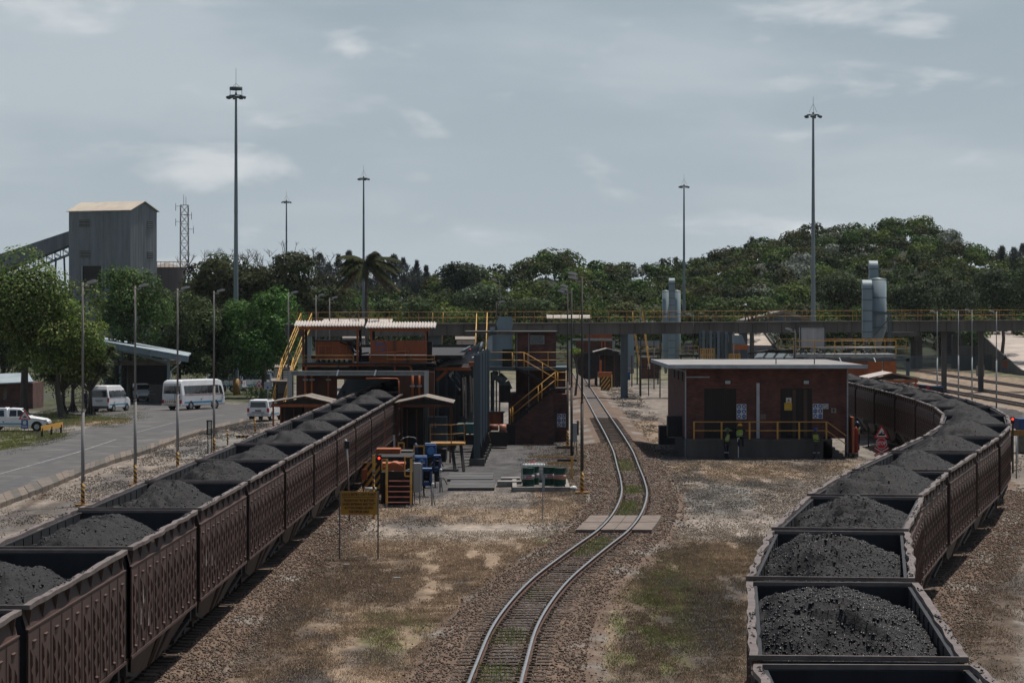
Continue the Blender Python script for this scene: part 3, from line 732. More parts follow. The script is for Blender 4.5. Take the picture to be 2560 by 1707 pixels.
# ---------------------------------------------------------------- coal wagons
WL, WT = 11.3, 3.6        # length over rims, rim height
def wagon_meshes():
 D = {}
 rng = random.Random(11)
 z0, z1 = 1.40, 3.17
 # pressed side panel, centred, facing +X; slanted lens-shaped ridges in staggered rows
 m = MB(); bw = WL / 10 - 0.02
 m.box(-0.02, 0.0, -bw / 2, bw / 2, z0, z1)
 def ridge(y, z, L, w, h, tilt):
  dy, dz = math.sin(tilt) * L / 2, math.cos(tilt) * L / 2
  a = Vector((0.001, y - dy, z + dz)); b = Vector((0.001, y + dy, z - dz))
  s = Vector((0, math.cos(tilt), math.sin(tilt))) * w / 2
  mid = (a + b) / 2
  vs = [a, mid - s, b, mid + s, a.lerp(b, .3) + Vector((h, 0, 0)), a.lerp(b, .7) + Vector((h, 0, 0))]
  m.add(vs, [(0, 1, 4), (1, 5, 4), (1, 2, 5), (2, 3, 5), (3, 4, 5), (3, 0, 4)])
 m.add([(0, -.16, 2.98), (0, .16, 2.98), (.035, .12, 2.965), (.035, -.12, 2.965), (0, -.16, 2.90), (0, .16, 2.90)], [(0, 3, 2, 1), (3, 4, 5, 2), (0, 4, 3), (1, 2, 5)])
 for r in range(4):
  zc = 2.68 - r * 0.33
  ridge(-0.30 + (r % 2) * 0.05, zc, 0.38, 0.10, 0.035, 0.22)
  ridge(0.22 - (r % 2) * 0.05, zc - 0.16, 0.38, 0.10, 0.035, -0.22 if r % 2 else 0.22)
 for y in (-bw / 2 + .02, bw / 2 - .02):
  m.box(0.0, 0.008, y - .012, y + .012, z0 + .05, z1 - .05)
 m.add([(0, -.12, 1.56), (0, .12, 1.56), (.04, .1, 1.54), (.04, -.1, 1.54), (0, -.12, 1.50), (0, .12, 1.50)], [(0, 3, 2, 1), (3, 4, 5, 2), (0, 4, 3), (1, 2, 5)])
 D['panel'] = m
 # side wall behind the panels, with the sloping band under the rim and the lower trim
 def side():
  m = MB()
  m.extr([(1.355, -WL / 2, 3.52), (1.44, -WL / 2, 3.19), (1.44, -WL / 2, 1.34), (1.38, -WL / 2, 1.34), (1.38, -WL / 2, 3.1), (1.325, -WL / 2, 3.52)], (0, WL, 0))
  m.box(1.44, 1.482, -WL / 2, WL / 2, 1.32, 1.385)
  m.box(1.44, 1.478, -WL / 2, WL / 2, 3.175, 3.20)
  for k in range(11):                                     # ribs seen on the inside
   y = -WL / 2 + 0.05 + (WL - .1) * k / 10
   pass
  return m
 D['side'] = side()
 li = MB(); li.box(1.318, 1.323, -WL / 2 + .03, WL / 2 - .03, 1.5, 3.50); li.box(1.314, 1.375, -WL / 2 + .03, WL / 2 - .03, 3.50, 3.53)
 for k in range(11):
  y = -WL / 2 + 0.05 + (WL - .1) * k / 10
  li.box(1.30, 1.318, y - .02, y + .02, 1.6, 3.5)
 for k in range(20):
  y = -WL / 2 + .3 + (WL - .6) * k / 19; li.extr([(1.318, y - .03, 3.1), (1.318, y + .03, 3.1), (1.318, y + .10, 2.5), (1.318, y + .04, 2.5)], (-.02, 0, 0))
 D['liner'] = li
 e = MB()
 e.extr([(-1.35, 0, 3.52), (-1.44, 0, 3.19), (-1.44, 0, 1.34), (1.44, 0, 1.34), (1.44, 0, 3.19), (1.35, 0, 3.52)], (0, 0.03, 0))
 for x in (-1.0, -.5, 0, .5, 1.0): e.box(x - .03, x + .03, -.07, 0, 1.4, 3.5)
 D['end'] = e
 b = MB()
 b.add([(1.36, -.10, 3.52), (1.475, -.04, 3.52), (1.475, .04, 3.52), (1.36, .10, 3.52), (1.435, -.03, 3.24), (1.435, .03, 3.24)],
   [(0, 1, 4), (1, 2, 5, 4), (2, 3, 5), (0, 3, 2, 1)])
 D['bracket'] = b
 hp = MB()
 for sy in (-1, 1):
  yA, yB = sy * 0.1, sy * 5.2
  pr = [(1.40, yA, 1.33), (1.40, yB, 1.33), (1.10, sy * 3.1, 0.62), (1.10, yA, 0.55)]
  for sx in (-1, 1):
   q = [(sx * x, y, z) for x, y, z in pr]
   hp.extr(q, (-sx * 0.05, 0, 0))
  hp.add([(-1.40, yB, 1.33), (1.40, yB, 1.33), (1.1, sy * 3.1, .62), (-1.1, sy * 3.1, .62)], [(0, 1, 2, 3)])
 for y in (-1.0, 1.0):
  for sx in (-1, 1): hp.beam((sx * 1.42, y, 1.3), (sx * 1.13, y * .6, .6), .05)
 D['hopper'] = hp
 bg_ = MB()
 for sx in (-1, 1):
  bg_.extr([(sx * .86, -1.05, .62), (sx * .86, 1.05, .62), (sx * .86, 1.05, .80), (sx * .86, .3, .95), (sx * .86, -.3, .95), (sx * .86, -1.05, .80)], (sx * .10, 0, 0))
  for y in (-.85, .85): bg_.cbox((sx * .93, y, .60), (.16, .3, .28))
  for y in (-.12, .12): bg_.tube((sx * .93, y, .58), (sx * .93, y, .78), .07, n=6)
 bg_.box(-.85, .85, -.2, .2, .6, .95)
 D['bogie'] = bg_
 wh = MB()
 for sx in (-1, 1):
  wh.tube((sx * .52, 0, .43 + .28), (sx * .63, 0, .43 + .28), .43, n=18)
  wh.tube((sx * .50, 0, .43 + .28), (sx * .53, 0, .43 + .28), .46, n=18)
 wh.tube((-.5, 0, .71), (.5, 0, .71), .08, n=6)
 D['wheelset'] = wh
 cp = MB(); cp.box(-.09, .09, 0, .52, .82, 1.0); cp.box(-.16, .14, .40, .55, .78, 1.04)
 D['coupler'] = cp
 fr = MB()
 fr.box(-.25, .25, -5.6, 5.6, .95, 1.3)
 for sy in (-1, 1):
  fr.box(-1.35, 1.35, sy * 5.6, sy * 5.35, .95, 1.33)
  for sx in (-1, 1): fr.beam((sx * 1.3, sy * 5.4, 1.0), (sx * 1.2, sy * 3.2, .7), .08)
 D['frame'] = fr
 return D
WM = wagon_meshes()
def rim_mesh(seed, amp):
 rng = np.random.default_rng(seed); m = MB()
 n = 40; ys = np.linspace(-WL / 2, WL / 2, n + 1)
 ph = rng.random() * 6
 for sx in (-1, 1):
  dv = amp * (np.sin(ys * 2 * math.pi / 2.26 + ph) * 0.35 + (vnoise(ys * .8 + seed * 7 + sx * 3, ys * 0 + 2.5) - .5) * 1.6)
  env = np.clip((WL / 2 - np.abs(ys)) / 0.8, 0, 1); dv = dv * env
  hz = (vnoise(ys * 1.6 + seed * 5, ys * 0 + sx + 8) - .5) * 0.03 * env
  for a in range(n):
   p0 = [(sx * (1.385 + dv[a] * .9), ys[a]), (sx * (1.505 + dv[a]), ys[a])]; p1 = [(sx * (1.385 + dv[a + 1] * .9), ys[a + 1]), (sx * (1.505 + dv[a + 1]), ys[a + 1])]
   zt0, zt1 = 3.60 + hz[a], 3.60 + hz[a + 1]
   v = [(*p0[0], 3.52), (*p0[1], 3.52), (*p1[1], 3.52), (*p1[0], 3.52), (*p0[0], zt0), (*p0[1], zt0), (*p1[1], zt1), (*p1[0], zt1)]
   m.add(v, [(3, 2, 1, 0), (4, 5, 6, 7), (1, 2, 6, 5), (3, 0, 4, 7)] + ([(0, 1, 5, 4)] if a == 0 else []) + ([(2, 3, 7, 6)] if a == n - 1 else []))
 for sy in (-1, 1):
  y = sy * WL / 2
  m.box(-1.50, 1.50, y - sy * .02, y + sy * .04, 3.535, 3.602)
 return m.mesh('top_rim', m_rim)
RIMS = [rim_mesh(s, a) for s, a in ((1, .03), (2, .05), (3, .035), (4, .075))]
WMESH = {}
def wm(key, material, mirror=False):
 k = (key, mirror)
 if k not in WMESH:
  mb = MB(); mb.merge(WM[key])
  if mirror:
   mb.v = [(-a, b, c) for a, b, c in mb.v]; mb.f = [f[::-1] for f in mb.f]
  WMESH[k] = mb.mesh(key, material)
 return WMESH[k]
def wagon(label, cx, cy, rz, rim, near_view):
 t = thing('coal_wagon', label, 'wagon', (cx, cy, 0), 'open coal wagons coupled in the two trains', rz, world=False)
 for sx, mir in ((1, False), (-1, True)):
  w_ = link('side_wall', wm('side', m_wagon, mir), t)
  link('inner_lining', wm('liner', m_inner, mir), w_)
  if near_view:
   for k in range(10):
    y = -WL / 2 + WL / 10 * (k + .5)
    link('pressed_panel', wm('panel', m_wagon, mir), w_, (sx * 1.465, y, 0))
   for k in range(9):
    y = -WL / 2 + .35 + (WL - .7) * k / 8
    link('rim_bracket', wm('bracket', m_wagon, mir), w_, (0, y, 0))
  else:
   if ('pj', mir) not in WMESH:
    mb = MB()
    for k in range(10): mb.merge(WM['panel'], Matrix.Translation((1.465, -WL / 2 + WL / 10 * (k + .5), 0)))
    for k in range(9): mb.merge(WM['bracket'], Matrix.Translation((0, -WL / 2 + .35 + (WL - .7) * k / 8, 0)))
    if mir:
     mb.v = [(-a, b, c) for a, b, c in mb.v]; mb.f = [f[::-1] for f in mb.f]
    WMESH[('pj', mir)] = mb.mesh('pressed_side', m_wagon)
   link('pressed_side', WMESH[('pj', mir)], w_)
 link('end_wall', wm('end', m_inner), t, (0, -WL / 2, 0))
 link('end_wall', wm('end', m_inner), t, (0, WL / 2, 0), (0, 0, math.pi))
 link('top_rim', RIMS[rim], t)
 link('hopper', wm('hopper', m_hopper), t)
 link('underframe', wm('frame', m_under), t)
 for sy in (-1, 1):
  b = link('bogie', wm('bogie', m_under), t, (0, sy * 4.1, 0))
  for yy in (-.85, .85): link('wheelset', wm('wheelset', m_under), b, (0, yy, 0))
  link('coupler', wm('coupler', m_under), t, (0, sy * 5.6, 0), (0, 0, 0 if sy > 0 else math.pi))
 return t
def heap(label, cx, cy, rz, seed, top, half, slope_s, slope_e, n_lump, y0=0.0, crack=1.0, res=0.07, x0=0.0):
 rng = np.random.default_rng(seed)
 nx, ny = int(2.62 / res), int(11.2 / res)
 xs = np.linspace(-1.315, 1.315, nx); ys = np.linspace(-5.6, 5.6, ny)
 Xg, Yg = np.meshgrid(xs, ys, indexing='ij')
 def hf(Xg, Yg):
  wob = (fbm(Xg * 1.0 + seed * 3, Yg * .8 + seed, 3) - .5) * 1.5
  ry = np.maximum(np.abs(Yg - y0 + wob * .8) - half, 0) * slope_e
  rx = np.maximum(np.abs(Xg - x0 + wob * .5) - .12, 0) * slope_s
  h = top - np.sqrt(rx**2 + ry**2 + .012)
  h += wob * 0.26
  # slump cracks running across, curved round the crown
  rr = Yg - y0 + 0.50 * (Xg - x0) ** 2 + (fbm(Xg * .9 + seed, Yg * .8, 2) - .5) * 1.3 + (fbm(Xg * 3.0 + seed, Yg * 2.0, 2) - .5) * .22
  per = .58; fr = (rr / per + seed * .37) % 1.0
  msk = np.clip((fbm(Xg * .8 + seed * 5, Yg * .5 + 7, 3) - .40) * 9, 0, 1) * np.clip(1.25 - np.abs(Xg - x0) / 1.1, 0, 1) * np.clip((-(Yg - y0) + .5) / 1.0, 0, 1)
  h += ((1 - fr) ** 1.6 - .38) * msk * .13 * crack
  h += (fbm(Xg * 2.5 + seed, Yg * 2.5, 4) - .5) * 0.13 + (fbm(Xg * 9 + seed, Yg * 9, 3) - .5) * 0.10
  return np.maximum(h, 1.6)
 Zg = hf(Xg, Yg)
 Zg = Zg + rng.normal(0, 0.010, Zg.shape)
 idx = np.arange(nx * ny).reshape(nx, ny)
 f = np.stack([idx[:-1, :-1], idx[1:, :-1], idx[1:, 1:], idx[:-1, 1:]], -1).reshape(-1, 4)
 o = link('coal_heap', np_mesh('coal_heap', np.stack([Xg, Yg, Zg], -1).reshape(-1, 3), f, m_coal, False), None, (cx, cy, 0), (0, 0, rz))
 tag(o, label, 'coal heap', 'coal heaps loaded in the wagons')
 if n_lump:
  px = rng.uniform(-1.28, 1.28, n_lump); py = rng.uniform(-5.5, 5.5, n_lump); pz = hf(px, py)
  ns_ = min(110, n_lump // 16); cl_ = rng.uniform(-5.3, 5.3, 5)      # spill left lying on the side rims
  px[:ns_] = rng.choice([-1, 1], ns_) * rng.uniform(1.40, 1.48, ns_); py[:ns_] = np.clip(cl_[rng.integers(0, 5, ns_)] + rng.normal(0, .35, ns_), -5.5, 5.5); pz[:ns_] = WT + .008
  sz = 0.008 + 0.026 * rng.random(n_lump) ** 3
  v, f, c = lumps(np.stack([px, py, pz + .004], -1), sz, np.full((n_lump, 3), .05), rng)
  l = link('coal_lumps', np_mesh('coal_lumps', v, f, m_lump), o)
  l['kind'] = 'stuff'
 return o
def path_at(path, y):
 return float(np.interp(y, path[:, 1], path[:, 0]))
ORD = ['first', 'second', 'third', 'fourth', 'fifth', 'sixth', 'seventh', 'eighth', 'ninth', 'tenth', 'eleventh', 'twelfth', 'thirteenth', 'fourteenth', 'fifteenth', 'sixteenth']
# right train: ends of each body measured along the curve
RW = [((4.4, 28.7), (4.75, 40.0)), ((4.77, 41.0), (5.62, 52.3)), ((5.69, 53.3), (7.09, 64.6)), ((7.2, 65.5), (9.1, 76.8)), ((9.2, 77.8), (11.5, 88.9)),
  ((11.8, 90.3), (14.3, 101.4)), ((14.6, 102.9), (17.1, 113.9)), ((17.4, 115.2), (19.65, 126.3)), ((19.85, 127.8), (21.6, 139.0)), ((21.75, 140), (22.9, 151.2))]
RTOP = [3.7, 3.92, 3.90, 3.90, 4.02, 3.9, 3.9, 3.95, 3.95, 3.85]
ybase = 152.3
while len(RW) < 16:
 RW.append(((path_at(PATH_R, ybase), ybase), (path_at(PATH_R, ybase + 11.3), ybase + 11.3))); ybase += 12.35
for i, (a, b) in enumerate(RW):
 cx, cy = (a[0] + b[0]) / 2, (a[1] + b[1]) / 2
 rz = -math.atan2(b[0] - a[0], b[1] - a[1])
 where = ('cut off by the bottom edge of the photo' if i == 0 else '%s from the front of the right hand train' % ORD[i])
 wagon('brown open coal wagon, ' + where, cx, cy, rz, (i * 3 + 3) % 4 if i != 2 else 3, i < 10)
 hl, st, ys, ss = [(1.5, .42, -.8, .5), (2.5, .44, 0.2, .46), (1.5, .36, .1, .46), (1.6, .40, .2, .48), (2.2, .42, .6, .5), (1.2, .42, -.1, .52), (1.4, .42, .2, .5), (1.6, .40, 0, .52), (2, .3, 0, .5), (2, .35, 0, .5)][min(i, 9)]
 heap('black coal heap in the ' + (ORD[i] if i else 'nearest') + ' wagon of the right hand train', cx, cy, rz, 31 + i, RTOP[min(i, 9)], hl, ss, st,
   [2000, 20000, 15000, 9000, 5000, 3000, 2000, 1500, 1200, 900][min(i, 9)] if i < 14 else 0, ys, 1.0, .042 if i < 4 else .09, -.15 if i == 1 else 0)
LY = [36.1 + 12.1 * k for k in range(15)]
for i, y in enumerate(LY):
 cx = -9.8 + .0105 * (y + 5.6)
 lab = 'brown open coal wagon, ' + ('cut off by the left edge of the photo' if i == 0 else '%s from the front of the straight left hand train' % ORD[i])
 wagon(lab, cx, y + 5.65, -.0105, (i * 5 + 1) % 4 if i % 4 else 0, i < 11)
 heap('black coal heap in the ' + (ORD[i] if i else 'nearest') + ' wagon of the left hand train', cx, y + 5.65, -.0105, 70 + i, [3.75, 3.80, 3.9, 3.92, 3.9, 3.86, 3.9, 3.85][i % 8], 1.1, .62, .42,
   4500 if i < 5 else (1500 if i < 12 else 0), .0 + .15 * math.sin(i * 2.1), .8, .055 if i < 5 else .11, .1)
# white painted letters and streaks on two wagon sides are added with the signs
# ---------------------------------------------------------------- long footbridge across the yard
def steps(root, top, bot, width, mrail, mtread, rails=True, n=None, side=None):
 """straight flight: stringers, single treads, handrails with posts"""
 top = Vector(top); bot = Vector(bot); d = bot - top
 hd = Vector((d.x, d.y, 0)).normalized(); s = Vector((hd.y, -hd.x, 0)) * width / 2
 n = n or max(3, int(abs(d.z) / 0.2))
 for sg in (-1, 1):
  MB().beam(top + s * sg, bot + s * sg, 0.05, 0.16).build('stringer', mrail, root)
 for k in range(n):
  p = top.lerp(bot, (k + .5) / n)
  m = MB(); m.beam(p - s * .95, p + s * .95, 0.24, 0.045); m.build('tread', mtread, root)
 if rails:
  for sg in (-1, 1):
   if side and side != sg: continue
   m = MB(); up = Vector((0, 0, 1.0)); hf = Vector((0, 0, .5))
   m.tube(top + s * sg + up, bot + s * sg + up, .035, n=6); m.tube(top + s * sg + hf, bot + s * sg + hf, .025, n=6)
   k = max(2, int(d.length / 1.6))
   for j in range(k + 1):
    p = top.lerp(bot, j / k) + s * sg; m.tube(p, p + up, .03, n=6)
   m.build('handrail', mrail, root)
def railing(root, pts, mrail, h=1.0, step=1.6, r=.028, posts=True, name='railing', sub=True):
 rl = MB()
 for a, b in zip(pts[:-1], pts[1:]):
  a = Vector(a); b = Vector(b)
  for z in (h, h * .5): rl.tube(a + Vector((0, 0, z)), b + Vector((0, 0, z)), r, n=6)
 o = rl.build(name, mrail, root)
 for a, b in zip(pts[:-1], pts[1:]):
  a = Vector(a); b = Vector(b); k = max(1, round((b - a).length / step))
  for j in range(k + 1):
   if j == k and (b - Vector(pts[-1])).length > 1e-3: continue
   p = a.lerp(b, j / k)
   MB().box(p.x - r * 1.3, p.x + r * 1.3, p.y - r * 1.3, p.y + r * 1.3, p.z, p.z + h).build('post', mrail, o if sub else root)
 return o
m_yold = mat('aged_yellow', (0.36, 0.18, 0.035), (0.24, 0.125, 0.035), 0.6, scale=2, rust=((0.08, 0.05, 0.03), 0.5, 0.75, 3))
BA = Vector((XP(742, 274), 274, 7.36)); BBp = Vector((XP(2720, 322), 322, 7.68))
bdir = (BBp - BA); BL = Vector((bdir.x, bdir.y, 0)).length; bh = Vector((bdir.x, bdir.y, 0)).normalized(); bn = Vector((-bh.y, bh.x, 0))
def bpt(s, off=0.0, z=0.0):
 p = BA + bh * s + bn * off
 return Vector((p.x, p.y, 7.36 + .32 * s / BL + z))
def s_at_px(px):
 """distance along the bridge where it crosses the sight line of a photo column"""
 k = (px - CX) / F
 return (k * BA.y - BA.x) / (bh.x - k * bh.y)
br = thing('footbridge', 'long dark girder footbridge with yellow railings crossing the whole yard', 'bridge', (BA.x, BA.y, 0))
ns = 9
for k in range(ns):
 a, b = BL * k / ns + .03, BL * (k + 1) / ns - .03
 m = MB()
 for o0, o1 in ((0, .28), (2.2, 2.48)):
  m.extr([bpt(a, o0, -1.15), bpt(b, o0, -1.15), bpt(b, o0, -.12), bpt(a, o0, -.12)], bn * (o1 - o0))
 for j in range(1, 6):
  s = a + (b - a) * j / 6
  m.extr([bpt(s - .04, -.07, -1.1), bpt(s + .04, -.07, -1.1), bpt(s + .04, -.07, -.2), bpt(s - .04, -.07, -.2)], bn * .07)
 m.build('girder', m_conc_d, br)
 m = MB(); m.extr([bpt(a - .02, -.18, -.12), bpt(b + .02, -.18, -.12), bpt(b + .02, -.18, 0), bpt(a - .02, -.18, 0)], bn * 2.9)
 m.build('deck_slab', m_conc_d, br)
railing(br, [bpt(BL * k / ns, -.12) for k in range(ns + 1)], m_yold, 1.08, 2.0, .028)
railing(br, [bpt(BL * k / ns + .4, 2.55) for k in range(ns + 1)], m_yold, 1.08, 2.3, .024)
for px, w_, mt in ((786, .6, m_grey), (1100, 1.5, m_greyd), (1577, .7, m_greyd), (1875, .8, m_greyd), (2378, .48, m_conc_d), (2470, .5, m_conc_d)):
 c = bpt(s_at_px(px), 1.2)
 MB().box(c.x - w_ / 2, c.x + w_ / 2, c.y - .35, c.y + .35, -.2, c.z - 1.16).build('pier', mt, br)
# stair flights down from the bridge
for lab, px, y0, y1, dd, sh in (('tall yellow railed stair dropping from the left end of the footbridge', 762, 0, 3.4, 9, -1.0), ('yellow railed stair from the footbridge down behind the middle tippler', 1201, 0, 4.2, 5, -.1),
       ('narrow yellow railed stair under the footbridge left of the vent house', 1132, -1.2, 3.8, 4, -.3), ('yellow railed stair between the footbridge and the far platform', 1634, 0, 3.0, 6, .9)):
 s = s_at_px(px); back = px in (1132, 1634); tp = bpt(s, 2.9 if back else -.3, 0 if back else y0); bt = Vector((tp.x + sh, tp.y + (dd if back else -dd), y1))
 t = thing('bridge_stair', lab, 'stairs', (bt.x, bt.y, 0))
 steps(t, tp, bt, 1.0, mat('sunlit_yellow', (0.60, 0.37, 0.10), (0.5, 0.3, 0.08), .5, scale=3), m_dark)  # brighter copy of the yellow: sun on the rails put into colour
 MB().box(bt.x - .5, bt.x + .5, bt.y - .4, bt.y, bt.z - .08, bt.z).build('landing', m_dark, t)
 for sx in (-.45, .45): MB().box(bt.x + sx - .05, bt.x + sx + .05, bt.y - .35, bt.y - .25, 0, bt.z - .08).build('leg', m_dark, t)
 if px == 762: steps(t, (bt.x, bt.y - .4, bt.z), (bt.x - .5, bt.y - 5, 0), 1.0, m_yellow, m_dark)
# white roofed shelters standing on / behind the bridge
for lab, px0, px1, ya, yb, d in (('white corrugated shelter roof behind the bridge railing, beside the three lamp posts', 1367, 1478, 787, 795, 330), ('white shed roof showing over the two tippler roofs', 806, 980, 797, 806, 330)):
 t = thing('low_shed', lab, 'shed', (XP((px0 + px1) / 2, d), d, 0))
 m = MB(); n = 40
 for k in range(n):
  xa = XP(px0, d) + (XP(px1, d) - XP(px0, d)) * k / n; xb = XP(px0, d) + (XP(px1, d) - XP(px0, d)) * (k + 1) / n; xm = (xa + xb) / 2
  z0, z1 = ZP(yb, d), ZP(ya, d + 2.5)
  m.add([(xa, d, z0), (xm, d, z0 - .03), (xb, d, z0), (xa, d + 2.5, z1), (xm, d + 2.5, z1 - .03), (xb, d + 2.5, z1)], [(0, 1, 4, 3), (1, 2, 5, 4)])
 m.build('roof_sheet', m_sheet, t)
 for q in (px0 + 4, px1 - 6):
  for yy in (d + .3, d + 2.1): MB().box(XP(q, d), XP(q, d) + .15, yy, yy + .15, 0, ZP(yb, d) - .05).build('post', m_greyd, t)
# ---------------------------------------------------------------- concrete ramps under and beyond the bridge
def ramp(name, lab, cen, w0, w1, zs, mt):
 """curving ramp: cen = centre points, with heights zs"""
 t = thing(name, lab, 'ramp', (cen[0][0], cen[0][1], 0))
 n = len(cen); m = MB(); sd = MB()
 L, Rr = [], []
 for k in range(n):
  a = Vector(cen[max(0, k - 1)]); b = Vector(cen[min(n - 1, k + 1)]); d = (b - a).normalized(); s = Vector((d.y, -d.x))
  w_ = w0 + (w1 - w0) * k / (n - 1); c = Vector(cen[k])
  L.append(Vector((*(c - s * w_ / 2), zs[k]))); Rr.append(Vector((*(c + s * w_ / 2), zs[k])))
 for k in range(n - 1):
  m.quad(L[k], Rr[k], Rr[k + 1], L[k + 1])
  for Q in (L, Rr):
   a, b = Q[k], Q[k + 1]
   o = Vector((0, 0, .35))
   sd.quad(Vector((a.x, a.y, -.2)), Vector((b.x, b.y, -.2)), b + o, a + o)
   sd.quad(Vector((a.x, a.y, -.2)) + Vector((.2, .1, 0)), Vector((b.x, b.y, -.2)) + Vector((.2, .1, 0)), b + o + Vector((.2, .1, 0)), a + o + Vector((.2, .1, 0)))
   sd.quad(a + o, b + o, b + o + Vector((.2, .1, 0)), a + o + Vector((.2, .1, 0)))
 m.build('ramp_surface', mt, t); sd.build('parapet', m_conc_d, t)
 return t
m_ramp = mat('sun_bleached_concrete', (0.40, 0.345, 0.30), (0.29, 0.25, 0.22), .9, scale=.35, rust=((0.14, .125, .11), .54, .78, .25))
t = ramp('concrete_ramp', 'broad pale concrete ramp curving down to the right beyond the footbridge', [(83, 500), (80.5, 482), (78.6, 465), (77.2, 445), (76, 425), (75.2, 405), (75, 395)], 12, 12, [7.2, 6.5, 5.5, 4.0, 2.2, .4, .05], m_ramp)
for k, (x, y, z) in enumerate(((69.2, 470, 6.0), (68.0, 455, 5.0), (66.8, 440, 3.6))):
 MB().box(x - .9, x + .9, y - .6, y + .6, -.2, z).build('pillar', m_conc_d, t)
ramp('concrete_ramp', 'steep pale concrete ramp seen under the footbridge behind the substation roof', [(35.5, 490), (36.0, 475), (36.4, 460), (36.6, 440), (37.0, 420)], 5, 5, [7.0, 6.4, 5.3, 2.8, .3], m_ramp)
t = thing('viaduct_stub', 'second lower viaduct girder on a single square pier behind the footbridge', 'bridge', (G(2294, 921).x, 456, 0))
MB().pbox(2228, 2300, 831, 841, 452, 8).build('girder', m_conc_d, t)
MB().pbox(2282, 2306, 841, 921, 455, 2.5).build('pier', m_conc_d, t)
MB().pbox(2286, 2304, 841, 852, 454.6, .3).build('pier_cap', m_conc_d, t)
# palisade fence beyond the sidings
t = thing('palisade_fence', 'grey palisade fence beside the grass beyond the sidings', 'fence', (XP(2360, 430), 430, 0))
m = MB()
for k in range(220):
 x = XP(2240, 430) + k * .09 * 1.0
 y = 430 + (0 if x < 57.5 else (x - 57.5) * .8)
 m.box(x - .025, x + .025, y, y + .02, 0, 2.3)
m.build('pale', m_greyd, t, kind='stuff')
m = MB()
for z in (.4, 1.9): m.box(XP(2240, 430), XP(2240, 430) + 20, 430.03, 430.08, z, z + .06)
m.build('fence_rail', m_greyd, t)
# ---------------------------------------------------------------- poles, lamps and high masts
def pole_lamp(label, px, py, htot, facing=1, shoulder=.42, stripe=1.05, mt=None, heads=1, group='striped lamp posts standing in the yard', fat=.055, y=None):
 b = G(px, py) if y is None else Vector((XP(px, y), y, 0))
 t = thing('lamp_post', label, 'lamp post', b, group)
 mt = mt or m_pole
 zs = htot * shoulder
 m = MB(); m.tube(b + Vector((0, 0, 0)), b + Vector((0, 0, zs)), fat * 1.45, fat * 1.35, n=12)
 m.tube(b + Vector((0, 0, zs)), b + Vector((0, 0, zs + .12)), fat * 1.35, fat, n=12)
 m.tube(b + Vector((0, 0, zs + .12)), b + Vector((0, 0, htot)), fat, fat * .75, n=10); m.build('pole', mt, t)
 if stripe:
  MB().tube(b + Vector((0, 0, .0)), b + Vector((0, 0, stripe)), fat * 1.5, n=12).build('stripe_band', m_hazard, t)
  MB().box(b.x - .3, b.x + .3, b.y - .3, b.y + .3, 0, .08).build('base_plate', m_yold, t)
 top = b + Vector((0, 0, htot - .15))
 ar = MB(); e = top + Vector((facing * .26, -.05, .0)); ar.beam(top, e, .09, .06); ar.build('arm', m_galv, t)
 for k in range(heads):
  h = MB(); c = e + Vector((facing * .16, -.05 + .5 * k, .17 + .20 * k))
  h.extr([c + Vector((-facing * .24, -.14, -.09)), c + Vector((-facing * .20, -.14, .02)), c + Vector((facing * .04, -.14, .11)), c + Vector((facing * .24, -.14, .08)), c + Vector((facing * .20, -.14, .0))], (0, .28, 0))
  h.tube(e, c + Vector((-facing * .1, 0, -.03)), .03, n=6)
  o = h.build('lamp_head', mat('lamp_housing', (.42, .40, .38), (.32, .31, .30), .45, scale=5), t)  # sun on the head tops put into this lighter grey
  g_ = MB(); g_.extr([c + Vector((-facing * .21, -.12, -.092)), c + Vector((facing * .18, -.12, -.005)), c + Vector((facing * .18, .12, -.005)), c + Vector((-facing * .21, .12, -.092))], (0, 0, -.02))
  g_.build('lamp_glass', m_glass, o)
 return t
def hazard_mat():
 m = bpy.data.materials.new('hazard_stripes'); m.use_nodes = True; t = m.node_tree; b = t.nodes['Principled BSDF']
 tc = t.nodes.new('ShaderNodeTexCoord'); mp = t.nodes.new('ShaderNodeMapping'); wv = t.nodes.new('ShaderNodeTexWave')
 mp.inputs['Rotation'].default_value = (0, R(52), 0)
 wv.inputs['Scale'].default_value = 1.9; wv.wave_profile = 'SIN'; wv.inputs['Distortion'].default_value = .15
 cr = t.nodes.new('ShaderNodeValToRGB'); cr.color_ramp.interpolation = 'CONSTANT'
 cr.color_ramp.elements[0].color = (.03, .028, .026, 1); cr.color_ramp.elements[1].position = .47; cr.color_ramp.elements[1].color = (.5, .26, .03, 1)
 t.links.new(tc.outputs['Object'], mp.inputs['Vector']); t.links.new(mp.outputs['Vector'], wv.inputs['Vector'])
 t.links.new(wv.outputs['Fac'], cr.inputs['Fac']); t.links.new(cr.outputs['Color'], b.inputs['Base Color']); b.inputs['Roughness'].default_value = .6
 return m
m_hazard = hazard_mat()
for lab, px, py in (('leftmost striped lamp post beside the front wagons, brown shaft with pale foot', 207, 1264), ('second striped lamp post from the left, in front of the van', 338, 1213),
     ('third striped lamp post from the left, across the rear of the minibus', 444, 1176), ('fourth striped lamp post from the left, across the front of the minibus', 535, 1136)):
 pole_lamp(lab, px, py, 9.66, 1)
pole_lamp('pale lamp post standing behind the left post of the grey portal frame', 721, 0, 9.7, 1, stripe=0, y=196)
pole_lamp('thin grey lamp post behind the first tippler roof, left of the pair', 790, 0, 9.7, 1, stripe=0, y=222)
pole_lamp('thin grey lamp post behind the first tippler roof, right of the pair', 824, 0, 9.6, 1, stripe=0, y=240)
pole_lamp('tall dark lamp post with striped foot beside the green drums', 1455, 1233, 9.95, -1, heads=2, mt=mat('dark_pole', (.07, .058, .048), (.04, .035, .03), .7, scale=3, streak=True))
